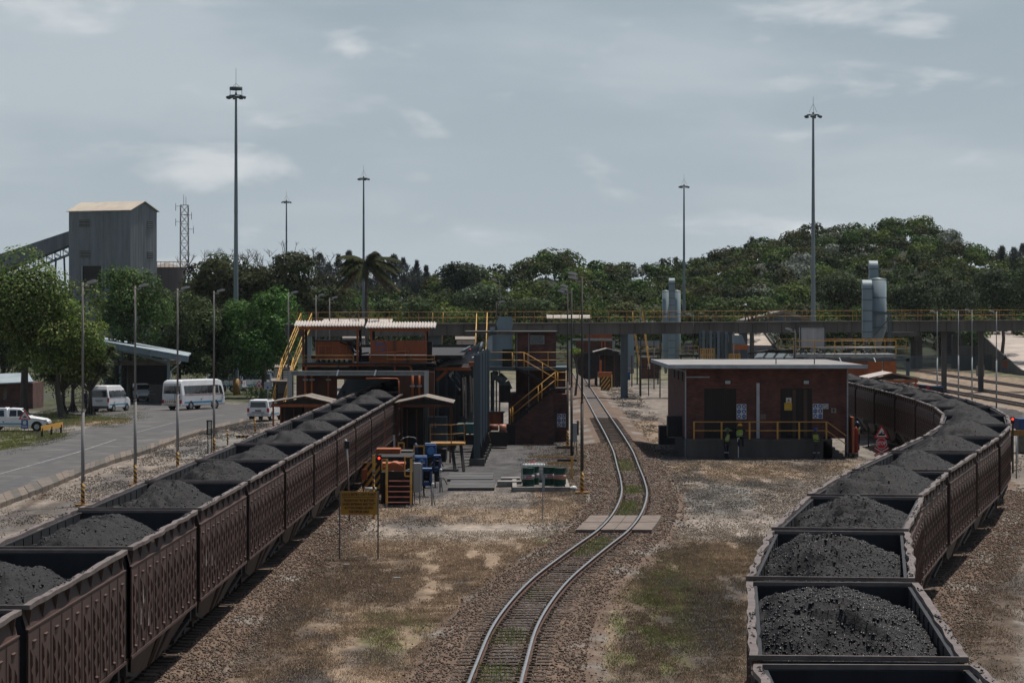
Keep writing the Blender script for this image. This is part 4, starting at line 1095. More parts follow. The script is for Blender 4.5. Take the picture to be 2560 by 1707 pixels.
pole_lamp('dark lamp post with plain yellow foot at the corner of the brick tower', 1429, 1143, 9.7, -1, heads=2, stripe=0, mt=MATS['dark_pole'])
pole_lamp('dark lamp post with striped foot against the brick tower door sign', 1419, 1116, 9.7, -1, heads=1, mt=MATS['dark_pole'])
for i, (px, py, yt, nm) in enumerate(((2343, 1010, 775, 'just left of the heavy concrete column'), (2396, 1000, 773, 'just right of the heavy concrete column'), (2430, 1010, 772, 'carrying a small grey box'), (2491, 1022, 775, 'nearest the right edge'))):
 d = H * F / (py - CY)
 pole_lamp('thin grey lamp post beside the right hand train, ' + nm, px, py, ZP(yt + 4, d), -1, .5, 0, m_galv, group='thin lamp posts beside the sidings', fat=.05)
for px, yt, d, nm in ((1602, 766, 300, 'left of the far cyclone'), (1635, 768, 330, 'beside the far stair'), (1650, 764, 296, 'rising before the far cyclone'), (1733, 786, 290, 'before the slatted screen'), (1241, 755, 230, 'over the vent house'), (1249, 700, 232, 'the taller over the vent house'), (1987, 824, 205, 'small one behind the substation roof')):
 pole_lamp('slim dark post lamp, ' + nm, px, 0, ZP(yt, d), -1 if px != 1241 else 1, .5, 0, MATS['dark_pole'], group='slim post lamps among the far platforms', fat=.045, y=d)
def high_mast(label, px, ytop, d, ring=True, arms=4):
 b = Vector((XP(px, d), d, 0)); hz = ZP(ytop, d)
 t = thing('high_mast_light', label, 'light mast', b, 'tall floodlight masts')
 m = MB(); z = 0; n = 5; r0, r1 = .30, .11
 for k in range(n):
  a, c = k / n, (k + 1) / n
  m.tube(b + Vector((0, 0, hz * a)), b + Vector((0, 0, hz * c)), r0 + (r1 - r0) * a + (.0 if k == 0 else .012), r0 + (r1 - r0) * c, n=14, cap=False)
 m.build('mast', mat('mast_grey', (0.20, 0.24, 0.255), (0.13, 0.16, 0.17), .5, scale=.8, streak=True), t)
 top = b + Vector((0, 0, hz))
 if ring:
  m = MB(); m.lathe(top + Vector((0, 0, .25)), [(.55, 0), (.66, 0), (.66, .32), (.55, .32), (.55, 0)], 20); m.build('crown_ring', m_greyd, t)
 m = MB()
 m.lathe(top + Vector((0, 0, -.35)), [(.62, 0), (.70, 0), (.70, .10), (.62, .10), (.62, 0)], 16)
 for k in range(4):
  a = k * math.pi / 2; m.beam(top + Vector((0, 0, -.3)), top + Vector((.65 * math.cos(a), .65 * math.sin(a), -.3)), .06)
  if ring: m.beam(top + Vector((.6 * math.cos(a), .6 * math.sin(a), -.3)), top + Vector((.6 * math.cos(a), .6 * math.sin(a), .3)), .05)
 m.build('lamp_ring', m_greyd, t)
 nl = 8 if ring else arms
 for k in range(nl):
  a = 2 * math.pi * (k + .3) / nl; c = top + Vector((.82 * math.cos(a), .82 * math.sin(a), -.45)); e = Vector((math.cos(a), math.sin(a), 0)); s = Vector((-math.sin(a), math.cos(a), 0)) * .24
  m = MB(); m.extr([c - s + Vector((0, 0, .12)), c + s + Vector((0, 0, .12)), c + s * .8 + e * .22 + Vector((0, 0, .02)), c - s * .8 + e * .22 + Vector((0, 0, .02))], (-e.x * .1, -e.y * .1, -.22))
  m.build('floodlight', m_greyd, t)
 m = MB(); sp = 1.6 if ring else .9
 m.tube(top + Vector((0, 0, .9)), top + Vector((0, 0, .9 + sp)), .02, n=5)
 for k in range(3):
  a = k * 2.1 + .5; m.tube(top + Vector((.5 * math.cos(a), .5 * math.sin(a), .5 if ring else 0)), top + Vector((0, 0, .95)), .018, n=5)
 m.build('lightning_rod', m_greyd, t)
 return t
hm = high_mast('tallest light mast, left of the palm, with ring crown and striped foot', 590, 232, 305)
bb = Vector((XP(590, 305), 305, 0)); MB().tube(bb, bb + Vector((0, 0, 1.7)), .33, n=14).build('stripe_band', m_hazard, hm)
high_mast('small distant light mast between the acacias and the tallest mast', 716, 500, 580, False)
high_mast('light mast directly behind the coconut palm', 909, 441, 485, False, 6)
high_mast('distant light mast beside the far twin cyclone', 1710, 461, 515, False)
high_mast('tall light mast rising before the wooded hill on the right', 2033, 281, 333, False, 6)
# ---------------------------------------------------------------- lattice telecom tower, tall clad building, conveyor gallery, tank
d = 470; t = thing('lattice_tower', 'slim red and white lattice radio tower right of the tall clad building', 'tower', (XP(461, d), d, 0))
m = MB(); cx, cy = XP(461, d), d; zt = ZP(513, d)
m_lat = mat('faded_lattice', (.24, .20, .20), (.13, .12, .13), .6, scale=.25)
def wz(z): return .72 - .12 * z / zt
nb = 17
for k in range(nb):
 z0, z1 = zt * k / nb, zt * (k + 1) / nb; w0, w1 = wz(z0), wz(z1)
 cs = lambda w_, z: [Vector((cx + sx * w_, cy + sy * w_, z)) for sx, sy in ((-1, -1), (1, -1), (1, 1), (-1, 1))]
 A, B = cs(w0, z0), cs(w1, z1)
 for j in range(4):
  m.beam(A[j], B[j], .09); m.beam(A[j], B[(j + 1) % 4], .05); m.beam(A[(j + 1) % 4], B[j], .05); m.beam(B[j], B[(j + 1) % 4], .05)
m.build('lattice', m_lat, t)
m = MB()
for dz, dx in ((0, -.1), (0, .25)): m.tube((cx + dx, cy, zt), (cx + dx, cy, zt + 1.6 - dx), .04, n=5)
for z, s in ((zt - .2, -1.3), (zt - 2.6, -1.3), (zt - 3.8, 1.5), (zt - 9.8, 1.2), (zt - 1.6, 1.2)):
 m.beam((cx, cy - .6, z), (cx + s, cy - .6, z), .06); m.tube((cx + s, cy - .6, z - .7), (cx + s, cy - .6, z + .5), .05, n=5)
m.disc((cx + 1.35, cy - .7, zt - 10.2), (0, 1, 0), .3); m.build('antenna', m_lat, t, kind='stuff')
th = R(26.5); ld = Vector((-math.cos(th), math.sin(th), 0)); gd = Vector((math.sin(th), math.cos(th), 0))
NC = Vector((XP(325, 430), 430, 0)); Lb, Wb = 10.65, 7.0
ze, zr = ZP(527, 430), ZP(508, 434) + .1
t = thing('clad_tower_building', 'tall grey corrugated tower building with cream gable roof at the head of the conveyor', 'building', NC)
m_clad = mat('grey_cladding', (.19, .21, .23), (.12, .135, .15), .6, scale=1.0, streak=True, rust=((.20, .205, .21), .5, .7, 1.6))
def wall_sheet(p, q, z0, z1, pitch=.33, amp=.05, nrm=None, ztop=None):
 m = MB(); p = Vector(p); q = Vector(q); L = (q - p).length; n = int(L / pitch); u = (q - p).normalized()
 nr = nrm or Vector((u.y, -u.x, 0))
 prev = None
 for k in range(n * 2 + 1):
  s = L * k / (n * 2); c = p + u * s + nr * (amp if k % 2 else 0)
  zt = z1 if ztop is None else ztop(s / L)
  cur = (Vector((c.x, c.y, z0)), Vector((c.x, c.y, zt)))
  if prev: m.quad(prev[0], cur[0], cur[1], prev[1])
  prev = cur
 return m
LC = NC + ld * Lb; GCc = NC + gd * Wb
wall_sheet(LC, NC, 0, ze, .4).build('front_cladding', m_clad, t)
wall_sheet(NC, GCc, 0, ze, .4, ztop=lambda s: ze + (zr - ze) * (1 - abs(2 * s - 1))).build('gable_cladding', m_clad, t)
m = MB(); m.quad(*[v + Vector((0, 0, z)) for v, z in ((LC + gd * Wb, 0), (LC + gd * Wb, ze), (GCc, ze), (GCc, 0))]); m.quad(*[v + Vector((0, 0, z)) for v, z in ((LC, 0), (LC, ze), (LC + gd * Wb, ze), (LC + gd * Wb, 0))]); m.build('rear_cladding', m_clad, t)
Rz = [NC + gd * Wb / 2 - ld * .3, LC + gd * Wb / 2 + ld * .3]
for s_ in (0, 1):
 e0 = (NC if not s_ else GCc) - ld * .3 + gd * (-.25 if not s_ else .25); e1 = (LC if not s_ else LC + gd * Wb) + ld * .3 + gd * (-.25 if not s_ else .25)
 m = MB(); q = [Vector((e0.x, e0.y, ze)), Vector((Rz[0].x, Rz[0].y, zr + .06)), Vector((Rz[1].x, Rz[1].y, zr + .06)), Vector((e1.x, e1.y, ze))]
 m.extr(q, (0, 0, .1)); m.build('roof_slope', mat('cream_roof', (.43, .38, .31), (.35, .30, .25), .7, scale=.6, streak=False), t)
for px0, px1, y0, y1 in ((198, 224, 549, 567), (199, 225, 626, 645)):
 c0 = LC.lerp(NC, (px0 - 170) / 155); c1 = LC.lerp(NC, (px1 - 170) / 155); nr = -gd
 z0, z1 = ZP(y1, 433), ZP(y0, 433)
 m = MB(); m.extr([Vector((c0.x, c0.y, z0)), Vector((c1.x, c1.y, z0)), Vector((c1.x, c1.y, z1)), Vector((c0.x, c0.y, z1))], nr * .12); o = m.build('louvre_window', m_galv, t)
 for j in range(5):
  z = z0 + (z1 - z0) * (j + .5) / 5; m = MB(); a = c0 + nr * .13; b = c1 + nr * .13
  m.beam((a.x, a.y, z), (b.x, b.y, z), .06, .12); m.build('slat', m_dark, o)
for y0, y1 in ((551, 571), (628, 646), (682, 697)):
 c0 = NC.lerp(GCc, (367 - 325) / 67); c1 = NC.lerp(GCc, (380 - 325) / 67); nr = -ld; z0, z1 = ZP(y1, 433), ZP(y0, 433)
 m = MB(); m.extr([Vector((c0.x, c0.y, z0)), Vector((c1.x, c1.y, z0)), Vector((c1.x, c1.y, z1)), Vector((c0.x, c0.y, z1))], nr * .12); o = m.build('louvre_window', m_galv, t)
 for j in range(4):
  z = z0 + (z1 - z0) * (j + .5) / 4; m = MB(); a = c0 + nr * .13; b = c1 + nr * .13; m.beam((a.x, a.y, z), (b.x, b.y, z), .06, .12); m.build('slat', m_dark, o)
c0 = LC.lerp(NC, (205 - 170) / 155); c1 = LC.lerp(NC, (256 - 170) / 155)
z0, z1 = ZP(722, 433), ZP(665, 433)
m = MB(); m.extr([Vector((c0.x, c0.y, z0)), Vector((c1.x, c1.y, z0)), Vector((c1.x, c1.y, z1)), Vector((c0.x, c0.y, z1))], -gd * .1); m.build('bay_opening', m_dark, t)
m = MB(); a = c0 - gd * .15; b = c1 - gd * .15
for z in (z0, ): m.beam((a.x - .3, a.y, z - .1), (b.x + .3, b.y, z - .1), .9, .12)
m.beam((a.x, a.y, z0), (a.x, a.y, z1), .2); m.beam((b.x, b.y, z0), (b.x, b.y, z1), .2); m.build('bay_frame', m_galv, t)
# conveyor gallery up to the building
t = thing('conveyor_gallery', 'dark enclosed conveyor gallery climbing from the left edge into the clad tower', 'conveyor', (XP(60, 440), 440, 0))
a0, a1 = P(-120, 675, 440), P(172, 578, 438); b0, b1 = P(-120, 728, 440), P(172, 613, 438)
m = MB(); m.extr([a0, a1, b1, b0], (0, 3, 0)); m.build('gallery_shell', m_clad, t)
m = MB(); n = 14; c0, c1 = b0 + Vector((0, .1, -.05)), b1 + Vector((0, .1, -.05)); e0, e1 = c0 + Vector((0, 0, -1.25)), c1 + Vector((0, 0, -1.25))
for oy in (0, 2.6):
 o_ = Vector((0, oy, 0)); m.beam(c0 + o_, c1 + o_, .16); m.beam(e0 + o_, e1 + o_, .16)
 for k in range(n):
  f0, f1 = k / n, (k + 1) / n
  m.beam(c0.lerp(c1, f0) + o_, e0.lerp(e1, f1) + o_, .1); m.beam(e0.lerp(e1, f1) + o_, c0.lerp(c1, f1) + o_, .1)
m.build('truss', m_greyd, t)
for px in (40, 150):
 f = (px + 120) / 292; p = e0.lerp(e1, f)
 m = MB(); m.beam(p + Vector((-.6, 0, 0)), Vector((p.x - 1.2, p.y, 0)), .25); m.beam(p + Vector((.6, 0, 0)), Vector((p.x + 1.2, p.y, 0)), .25); m.build('trestle', m_greyd, t)
d = 452; t = thing('storage_tank', 'round brown steel storage tank with railed cone roof behind the trees', 'tank', (XP(412, d), d, 0))
r = XP(459, d) - XP(412, d); zt = ZP(668, d)
m = MB(); m.lathe((XP(412, d), d + r, 0), [(r, 0), (r, zt)], 40); m.build('shell', mat('tank_brown', (.12, .10, .095), (.08, .068, .065), .6, scale=.6, streak=True), t)
m = MB(); m.lathe((XP(412, d), d + r, zt), [(r + .05, 0), (0.01, .75)], 40); m.build('cone_roof', m_sheetd, t)
m = MB()
for k in range(28):
 a = 2 * math.pi * k / 28; a2 = 2 * math.pi * (k + 1) / 28; q = lambda a, z: Vector((XP(412, d) + r * math.cos(a), d + r + r * math.sin(a), zt + z))
 m.tube(q(a, 0), q(a, .85), .035, n=4); m.tube(q(a, .85), q(a2, .85), .035, n=4)
m.build('railing', m_yold, t)
# ---------------------------------------------------------------- text helper
def letters(txt, size, depth=.004, align='CENTER', bold=0):
 cu = bpy.data.curves.new('lettering', 'FONT'); cu.body = txt; cu.size = size; cu.extrude = depth; cu.align_x = align; cu.align_y = 'CENTER'
 cu.offset = bold; cu.resolution_u = 2
 o = bpy.data.objects.new('tmp', cu); C.objects.link(o)
 bpy.context.view_layer.update()
 me = bpy.data.meshes.new_from_object(o.evaluated_get(bpy.context.evaluated_depsgraph_get()))
 bpy.data.objects.remove(o); bpy.data.curves.remove(cu)
 me.name = 'lettering'
 return me
def put_text(txt, size, pos, mt, parent, rot=(math.pi / 2, 0, 0), sx=1.0, bold=0, name='lettering'):
 me = letters(txt, size, bold=bold); me.materials.clear(); me.materials.append(mt)
 o = link(name, me, parent, Vector(pos) - ORG.get(parent.name, Vector((0, 0, 0))), rot, (sx, 1, 1))
 return o
def corr_roof(root, px0, px1, yf, yb, d0, d1, mt, pitch=.175, amp=.045, name='roof_sheet', halves=2, back_shift=6, z_off=0):
 xa, xb = XP(px0, d0), XP(px1, d0); xa2, xb2 = XP(px0 + back_shift, d1), XP(px1 + back_shift * .4, d1)
 zf, zb = ZP(yf, d0) + z_off, ZP(yb, d1) + z_off
 for h in range(halves):
  f0, f1 = h / halves, (h + 1) / halves - .004
  n = int((xb - xa) * (f1 - f0) / pitch * 4); m = MB(); vs = []
  for k in range(n + 1):
   f = f0 + (f1 - f0) * k / n; dz = amp * math.cos(k * math.pi / 2)
   vs += [(xa + (xb - xa) * f, d0, zf + dz), (xa2 + (xb2 - xa2) * f, d1, zb + dz), (xa + (xb - xa) * f, d0, zf + dz - .014)]
  fs = [(3 * k, 3 * k + 3, 3 * k + 4, 3 * k + 1) for k in range(n)] + [(3 * k, 3 * k + 2, 3 * k + 5, 3 * k + 3) for k in range(n)]
  m.add(vs, fs, True); m.build(name, mt, root)
D1 = 178.0
tp = thing('tippler_station', 'orange steel wagon tippler station with two corrugated roofs over the left hand train', 'tippler', (XP(910, D1), D1, 0))
corr_roof(tp, 735, 911, 815, 802, 178, 181.5, m_sheet)
corr_roof(tp, 913, 1090, 819, 805, 178, 181.5, m_sheet)
for px0, px1, y0, y1 in ((747, 902, 816.5, 824), (920, 1075, 821, 828)):
 MB().pbox(px0, px1, y0, y1, 178.4, .25).build('roof_beam', m_orange2, tp)
 MB().pbox(px0, px1, y0 - 9, y1 - 10, 181, .25).build('roof_beam', m_orange2, tp)
for px0, px1, y0, y1, mt, d in ((755, 761, 825, 927, m_orange, 178.5), (762, 768, 820, 927, m_dark, 180), (891, 896, 824, 935, m_orange, 178.5), (897, 904, 820, 935, m_dark, 180.2), (925, 930, 828, 852, m_orange2, 178.5), (930, 937, 822, 850, m_dark, 180), (1062, 1066, 828, 852, m_orange2, 178.5), (1066, 1070, 822, 930, m_dark, 180.2)):
 MB().pbox(px0, px1, y0, y1, d, .18).build('roof_post', mt, tp)
tk = MB().pbox(789, 880, 852, 897, 179, 2.0).build('hydraulic_tank', m_orange, tp, bevel=.02)
for k in range(5): MB().pbox(795 + k * 17.5, 797 + k * 17.5, 866, 884, 178.93, .06).build('stiffener', m_orange2, tk)
MB().pbox(788, 881, 850, 853, 178.9, 2.2).build('tank_lip', m_dark, tk)
MB().pbox(789, 881, 863, 865, 178.92, .08).build('tank_band', m_orange2, tk); MB().pbox(789, 881, 885, 887, 178.92, .08).build('tank_band', m_orange2, tk)
m = MB()
for k in range(7): m.tube(P(796 + k * 13, 897, 179.5), P(800 + k * 12, 912, 179.3), .07, n=6)
m.build('pipe_stub', m_dark, tp)
MB().pbox(881, 884, 852, 925, 179.4, .3).build('cable_ladder', m_galv, tp)
pn = [MB().pbox(a, b, 851, 886, 178.2, .5).build('front_panel', m_orange, tp, bevel=.015) for a, b in ((926, 967.5), (968.5, 1013), (1014, 1067))]
MB().pbox(926, 1067, 890, 907, 178.6, .5).build('lower_panel', m_orange, tp)
put_text('TT2', .78, P(950, 870, 178.17), mat('faded_blue_lettering', (.03, .10, .30), (.04, .09, .22), .6, scale=6), tp, sx=.46, bold=.004)
MB().pbox(1068, 1080, 854, 935, 179, .8).build('side_plate', m_dark, tp)
m = MB(); m.pipe([P(935, 886, 177.9), P(935, 884, 177.9), P(1015, 878, 177.9), P(1022, 880, 177.9)], .055, 8); m.pipe([P(925, 884, 177.9), P(925, 905, 177.9)], .055, 8); m.pipe([P(987, 882, 177.9), P(987, 927, 177.9)], .045, 8); m.build('pipe', m_orange2, tp)
m = MB(); m.pipe([P(765, 927, 177.5), P(765, 918, 177.5), P(770, 913, 177.5), P(1018, 912, 177.5), P(1027, 916, 177.5), P(1028, 928, 177.5)], .07, 8); m.build('pipe', m_orange2, tp)
for px in (844, 938, 980): MB().pbox(px, px + 4, 908, 917, 177.35, .3).build('pipe_clamp', m_greyd, tp)
railing(tp, [P(757, 908, 177.2), P(884, 908, 177.2)], m_yold, .46, 2.2, .02); railing(tp, [P(968, 908, 177.2), P(1086, 908, 177.2)], m_yold, .46, 1.8, .02)
m = MB(); m.pbox(757, 1086, 907, 911, 177.2, 5); m.pbox(757, 1086, 917, 937, 178.5, .4); m.build('walkway_floor', m_dark, tp)
m = MB()
for k in range(9): m.tube(P(866 + k * 4, 850 + 2 * math.sin(k), 179), P(885 + 2.4 * k, 880 + 5 * math.cos(k * 1.3), 178.6), .03, n=5)
m.pipe([P(850, 855, 178.7), P(870, 862, 178.6), P(885, 880, 178.6), P(905, 884, 178.6), P(922, 882, 178.6)], .06, 6)
m.pipe([P(884, 850, 178.7), P(890, 852, 178.6), P(893, 866, 178.6), P(887, 868, 178.6)], .05, 6); m.build('hose', m_black, tp)
# lower storey: walls, pipes and the throat the train passes through
m_owall = mat('sooty_orange', (.13, .045, .022), (.05, .026, .018), .7, scale=.9, streak=True)
MB().pbox(741, 842, 938, 1075, 180, .4).build('side_wall', m_owall, tp)
MB().pbox(999, 1086, 929, 1060, 176, .6).build('side_wall', m_owall, tp)
MB().pbox(842, 999, 929, 948, 180, .6).build('lintel', m_owall, tp)
for px, d in ((764, 179.7), (780, 179.7), (821, 179.7), (1031, 175.8), (1048, 175.8)):
 c = P(px, 930, d); m = MB(); m.tube((c.x, c.y, c.z), (c.x, c.y, ZP(1000, d)), .07 if px not in (821,) else .05, n=8); o = m.build('pipe', m_orange2, tp)
 MB().cbox((c.x, c.y, ZP(949 if px < 900 else 965, d)), (.3, .22, .1)).build('pipe_bracket', m_galv, o)
m = MB(); m.pipe([P(915, 946, 175.9), P(992, 946, 175.9), P(997, 950, 175.9), P(998, 992, 175.9)], .05, 6); m.build('pipe', m_orange2, tp)
# rotating drum rings on the track, sunk in their pit
for y in (203, 211.5, 220):
 cx = -9.8 + .0105 * y; m = MB()
 a_ = [(4.62 * math.cos(a), 4.62 * math.sin(a)) for a in np.linspace(0, 2 * math.pi, 49)[:-1]]; b_ = [(3.0 * math.cos(a), 3.0 * math.sin(a)) for a in np.linspace(0, 2 * math.pi, 49)[:-1]]
 for k in range(48):
  k2 = (k + 1) % 48
  q = [(cx + a_[k][0], y, .93 + a_[k][1]), (cx + a_[k2][0], y, .93 + a_[k2][1]), (cx + b_[k2][0], y, .93 + b_[k2][1]), (cx + b_[k][0], y, .93 + b_[k][1])]
  m.extr([Vector(v) for v in q], (0, .5, 0))
 o = m.build('drum_ring', mat('drum_slate', (.055, .075, .09), (.035, .045, .055), .5, scale=.8, streak=True), tp)
m = MB()
for k in range(10):
 a = math.pi * (k + .5) / 10; m.beam((-7.6 + 4.4 * math.cos(a), 203, .93 + 4.4 * math.sin(a)), (-7.5 + 4.4 * math.cos(a), 220, .93 + 4.4 * math.sin(a)), .35, .3)
m.build('drum_beam', m_dark, tp)
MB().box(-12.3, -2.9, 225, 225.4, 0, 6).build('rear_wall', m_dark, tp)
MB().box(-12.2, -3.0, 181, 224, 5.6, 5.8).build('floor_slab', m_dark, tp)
# steel portal frame in front
pf = thing('portal_frame', 'grey steel portal frame standing over the left hand train before the tippler', 'frame', (XP(895, 172), 172, 0))
MB().pbox(718.5, 1071.5, 927, 929.3, 172, .3).pbox(718.5, 1071.5, 936.5, 938.6, 172, .3).pbox(718.5, 1071.5, 929.3, 936.5, 172.14, .03).build('beam', m_galv, pf)
for a, b in ((718.5, 729.3), (1060.5, 1071.5)):
 MB().box(XP(a, 172), XP(b, 172), 171.97, 172.0, 0, ZP(926.5, 172)).box(XP(a, 172), XP(b, 172), 172.3, 172.33, 0, ZP(926.5, 172)).box(XP((a + b) / 2, 172) - .01, XP((a + b) / 2, 172) + .01, 172, 172.3, 0, ZP(926.5, 172)).build('post', m_galv, pf)
for px in (846, 940):
 m = MB(); m.beam(P(px, 925, 171.9), P(px - 4, 939, 171.8), .08, .05); m.build('tube_lamp', m_white, pf)
# low gabled canopies either side of the train
def canopy(lab, px0, pxm, px1, ye, ya, ybeam, d, dep, colr, box=None, mroof=None):
 t = thing('gabled_canopy', lab, 'canopy', (XP(pxm, d), d, 0))
 ze, za = ZP(ye, d), ZP(ya, d)
 for a, za_, b, zb_ in ((px0, ze, pxm, za), (pxm, za, px1, ze)):
  n = 14; m = MB(); vs = []
  for k in range(n * 2 + 1):
   y = d - .1 + dep * k / (n * 2); dz = .03 * (-1) ** k
   vs += [(XP(a, d), y, za_ + dz), (XP(b, d), y, zb_ + dz)]
  m.add(vs, [(2 * k, 2 * k + 1, 2 * k + 3, 2 * k + 2) for k in range(n * 2)]); m.build('roof_sheet', mroof or m_sheetd, t)
 MB().pbox(px0 + 4, px1 - 4, ybeam, ybeam + 7, d + .2, .15).build('fascia_beam', colr, t)
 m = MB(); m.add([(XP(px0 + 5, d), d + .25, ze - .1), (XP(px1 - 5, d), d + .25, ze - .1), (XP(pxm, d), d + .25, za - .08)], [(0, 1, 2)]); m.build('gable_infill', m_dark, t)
 for px in (px0 + 6, px1 - 10):
  MB().box(XP(px, d), XP(px + 4, d), d + .25, d + .4, 0, ze).build('post', colr, t)
  MB().box(XP(px, d), XP(px + 4, d), d + dep - .3, d + dep - .15, 0, ze).build('post', colr, t)
 if box: MB().box(XP(px0 + 18, d), XP(px0 + 70, d), d + 3.2, d + dep - .5, 0, ze - .3).build('machine_housing', m_dark, t); MB().box(XP(px0 + 80, d), XP(px1 - 20, d), d + 4.2, d + dep - .5, 0, ze - .9).build('machine_housing', m_greyd, t); [MB().box(XP(q, d), XP(q + 3, d), d + 2, d + 2.15, 0, ze - .4).build('inner_post', m_owall, t) for q in (px0 + 28, px0 + 52, px0 + 96)]; MB().box(XP(px0 + 20, d), XP(px1 - 20, d), d + 1.8, d + 3.4, 0, .7).build('machine_bed', m_dark, t); MB().box(XP(px0 + 86, d), XP(px0 + 102, d), d + 2.6, d + 3.4, 1.9, 2.1).build('shelf_lamp', m_concrete, t)
 return t
canopy('gabled corrugated canopy right of the left train under the portal post', 985, 1062, 1133, 1008, 992, 1011, 166, 6, m_owall, True)
t = canopy('gabled corrugated canopy with orange beam left of the train by the parked pickup', 674, 762, 826, 1006, 991, 1010, 168, 6, m_orange, True)
# things inside the right canopy
t = thing('feed_machine', 'teal pump housing beside the grey screen posts', 'machine', (XP(1162, 180), 180, 0))
MB().pbox(1142, 1160, 1058, 1090, 180, 1.2).build('housing', mat('teal_paint', (.05, .12, .12), (.03, .08, .085), .5, scale=3), t, bevel=.05)
MB().pbox(1161, 1186, 1057, 1084, 180.2, 1.2).build('housing', MATS['teal_paint'], t, bevel=.06)
MB().pbox(1140, 1188, 1088, 1112, 180.1, 1.4).build('bedplate', m_dark, t)
t = thing('inspection_platform', 'small raised inspection platform with bent yellow railing beside the canopy', 'platform', (XP(1120, 158), 158, 0))
MB().box(XP(1075, 158), XP(1162, 158), 158, 160.5, ZP(1113, 158), ZP(1108, 158)).build('deck', m_yold, t)
zd = ZP(1108, 158)
railing(t, [(XP(1076, 158), 158, zd), (XP(1128, 158), 158, zd), (XP(1160, 158), 159.5, zd)], m_yold, .98, 1.1, .02)
for a in (1130, 1152):
 m = MB(); m.beam((XP(a, 158), 158.2, zd - .1), (XP(a + 8, 158), 157.6, 0), .14); m.build('leg', m_dark, t)
MB().box(XP(1080, 158), XP(1083, 158), 158, 158.1, 0, zd).build('leg', m_dark, t)
# slatted chute cover, hoist beam and hanging hoses right of the roofs
t = thing('chute_frame', 'orange hoist beam and slatted steel chute cover right of the tippler roofs', 'frame', (XP(1135, 185), 185, 0))
MB().pbox(1089, 1176, 918, 926, 183, .3).build('hoist_beam', m_orange2, t)
m = MB(); m.beam(P(1092, 951, 183.1), P(1118, 927, 183.1), .2); m.build('brace', m_orange2, t)
MB().pbox(1150, 1180, 926, 936, 183, .6).build('hoist_block', m_dark, t)
for a, b in ((1151, 1157), (1166, 1172)): MB().pbox(a, b, 936, 1040, 183.3, .3).build('leg', m_dark, t)
MB().pbox(1172, 1186, 905, 915, 184, 1.2).build('winch', m_orange2, t)
A, B, Cc, Dd = P(1094, 917, 184), P(1190, 905, 184), P(1205, 858, 205), P(1175, 868, 205)
for k in range(16):
 f = (k + .5) / 16; m = MB(); m.beam(A.lerp(Dd, f), B.lerp(Cc, f), .1, .10); m.build('slat', m_galv, t)
m = MB(); m.beam(A, Dd, .12, .2); m.beam(B, Cc, .12, .2)
for k in range(5):
 f = k / 4; p = A.lerp(Dd, f); m.beam(p, (p.x, p.y, 0), .14); p = B.lerp(Cc, f); m.beam(p, (p.x, p.y, 0), .14)
m.build('chute_truss', m_greyd, t)
m = MB(); m.quad(A + Vector((0, 0, -.3)), B + Vector((0, 0, -.3)), Cc + Vector((0, 0, -.3)), Dd + Vector((0, 0, -.3))); m.build('chute_plate', m_dark, t)
m = MB(); rr = random.Random(4)
for k in range(16):
 p = P(1165 + k * 2.4, 906 - k * 2.1, 186 + k); q = p + Vector((rr.uniform(.1, .35), .2, rr.uniform(-.05, .25))); m.tube(p, q, .05, n=5)
m.build('idler_bracket', m_galv, t)
m = MB(); m.tube(P(1173, 875, 188), P(1177, 875, 188), .09, n=8); m.build('warning_lamp', m_red, t)
for k, (px, y0, y1) in enumerate(((1157, 944, 1040), (1163, 942, 1046), (1176, 940, 1030), (1182, 945, 1036))):
 t = thing('hanging_curtain', '%s of the four beige curtain strips hanging below the hoist beam' % ('leftmost', 'second from the left', 'third from the left', 'rightmost')[k], 'curtain', (XP(px, 182), 182, 0), 'beige curtain strips hanging below the hoist beam')
 m = MB(); w_ = 2.3
 for j in range(8):
  f0, f1 = j / 8, (j + 1) / 8; dx = lambda f: 2 * math.sin(f * 2.2)
  m.extr([P(px - w_ + dx(f0), y0 + (y1 - y0) * f0, 182), P(px + w_ + dx(f0), y0 + (y1 - y0) * f0, 182), P(px + w_ * (1 - f1 * .5) + dx(f1), y0 + (y1 - y0) * f1, 182), P(px - w_ * (1 - f1 * .5) + dx(f1), y0 + (y1 - y0) * f1, 182)], (0, .06, 0))
 m.build('strip', mat('beige_rubber', (.30, .235, .19), (.2, .15, .12), .7, scale=3, streak=True), t)
# rows of slate screen posts
def screen_row(lab, x0, y0, x1, y1, zt, n, w_, blk, grp):
 t = thing('screen_posts', lab, 'screen', ((x0 + x1) / 2, (y0 + y1) / 2, 0))
 for k in range(n):
  f = k / (n - 1); x = x0 + (x1 - x0) * f; y = y0 + (y1 - y0) * f
  m = MB(); m.box(x - w_ / 2, x + w_ / 2, y, y + .03, 0, zt).box(x - w_ / 2, x + w_ / 2, y + .36, y + .39, 0, zt).box(x - .012, x + .012, y + .03, y + .36, 0, zt)
  m.box(x - w_ * .12, x + w_ * .12, y - .05, y, 0, zt)
  m.build('post', (m_greyd, mat('slate_paint_lit', (.165, .205, .22), (.12, .15, .165), .5, scale=1.2, streak=True))[k % 2], t)  # every other post paler: light on flange edges put into the paint
  if blk:
   MB().box(x - .42, x + .42, y - .35, y + .7, 0, .38).build('foot_block', m_conc_d, t)
   m = MB(); m.extr([(x - .40, y + .1, .38), (x + .40, y + .1, .38), (x + .13, y + .1, 1.5), (x - .13, y + .1, 1.5)], (0, .05, 0)); m.build('gusset', m_dark, t)
 return t
m_grey2 = m_greyd
screen_row('row of eight slate grey steel screen posts on dark feet beside the concrete apron', -1.92, 163.5, -1.60, 189, 6.05, 8, .36, True, False)
screen_row('row of slate grey screen posts with gaps rising behind the substation roof', 17.25, 235, 16.55, 262, 6.88, 9, .20, False, False)
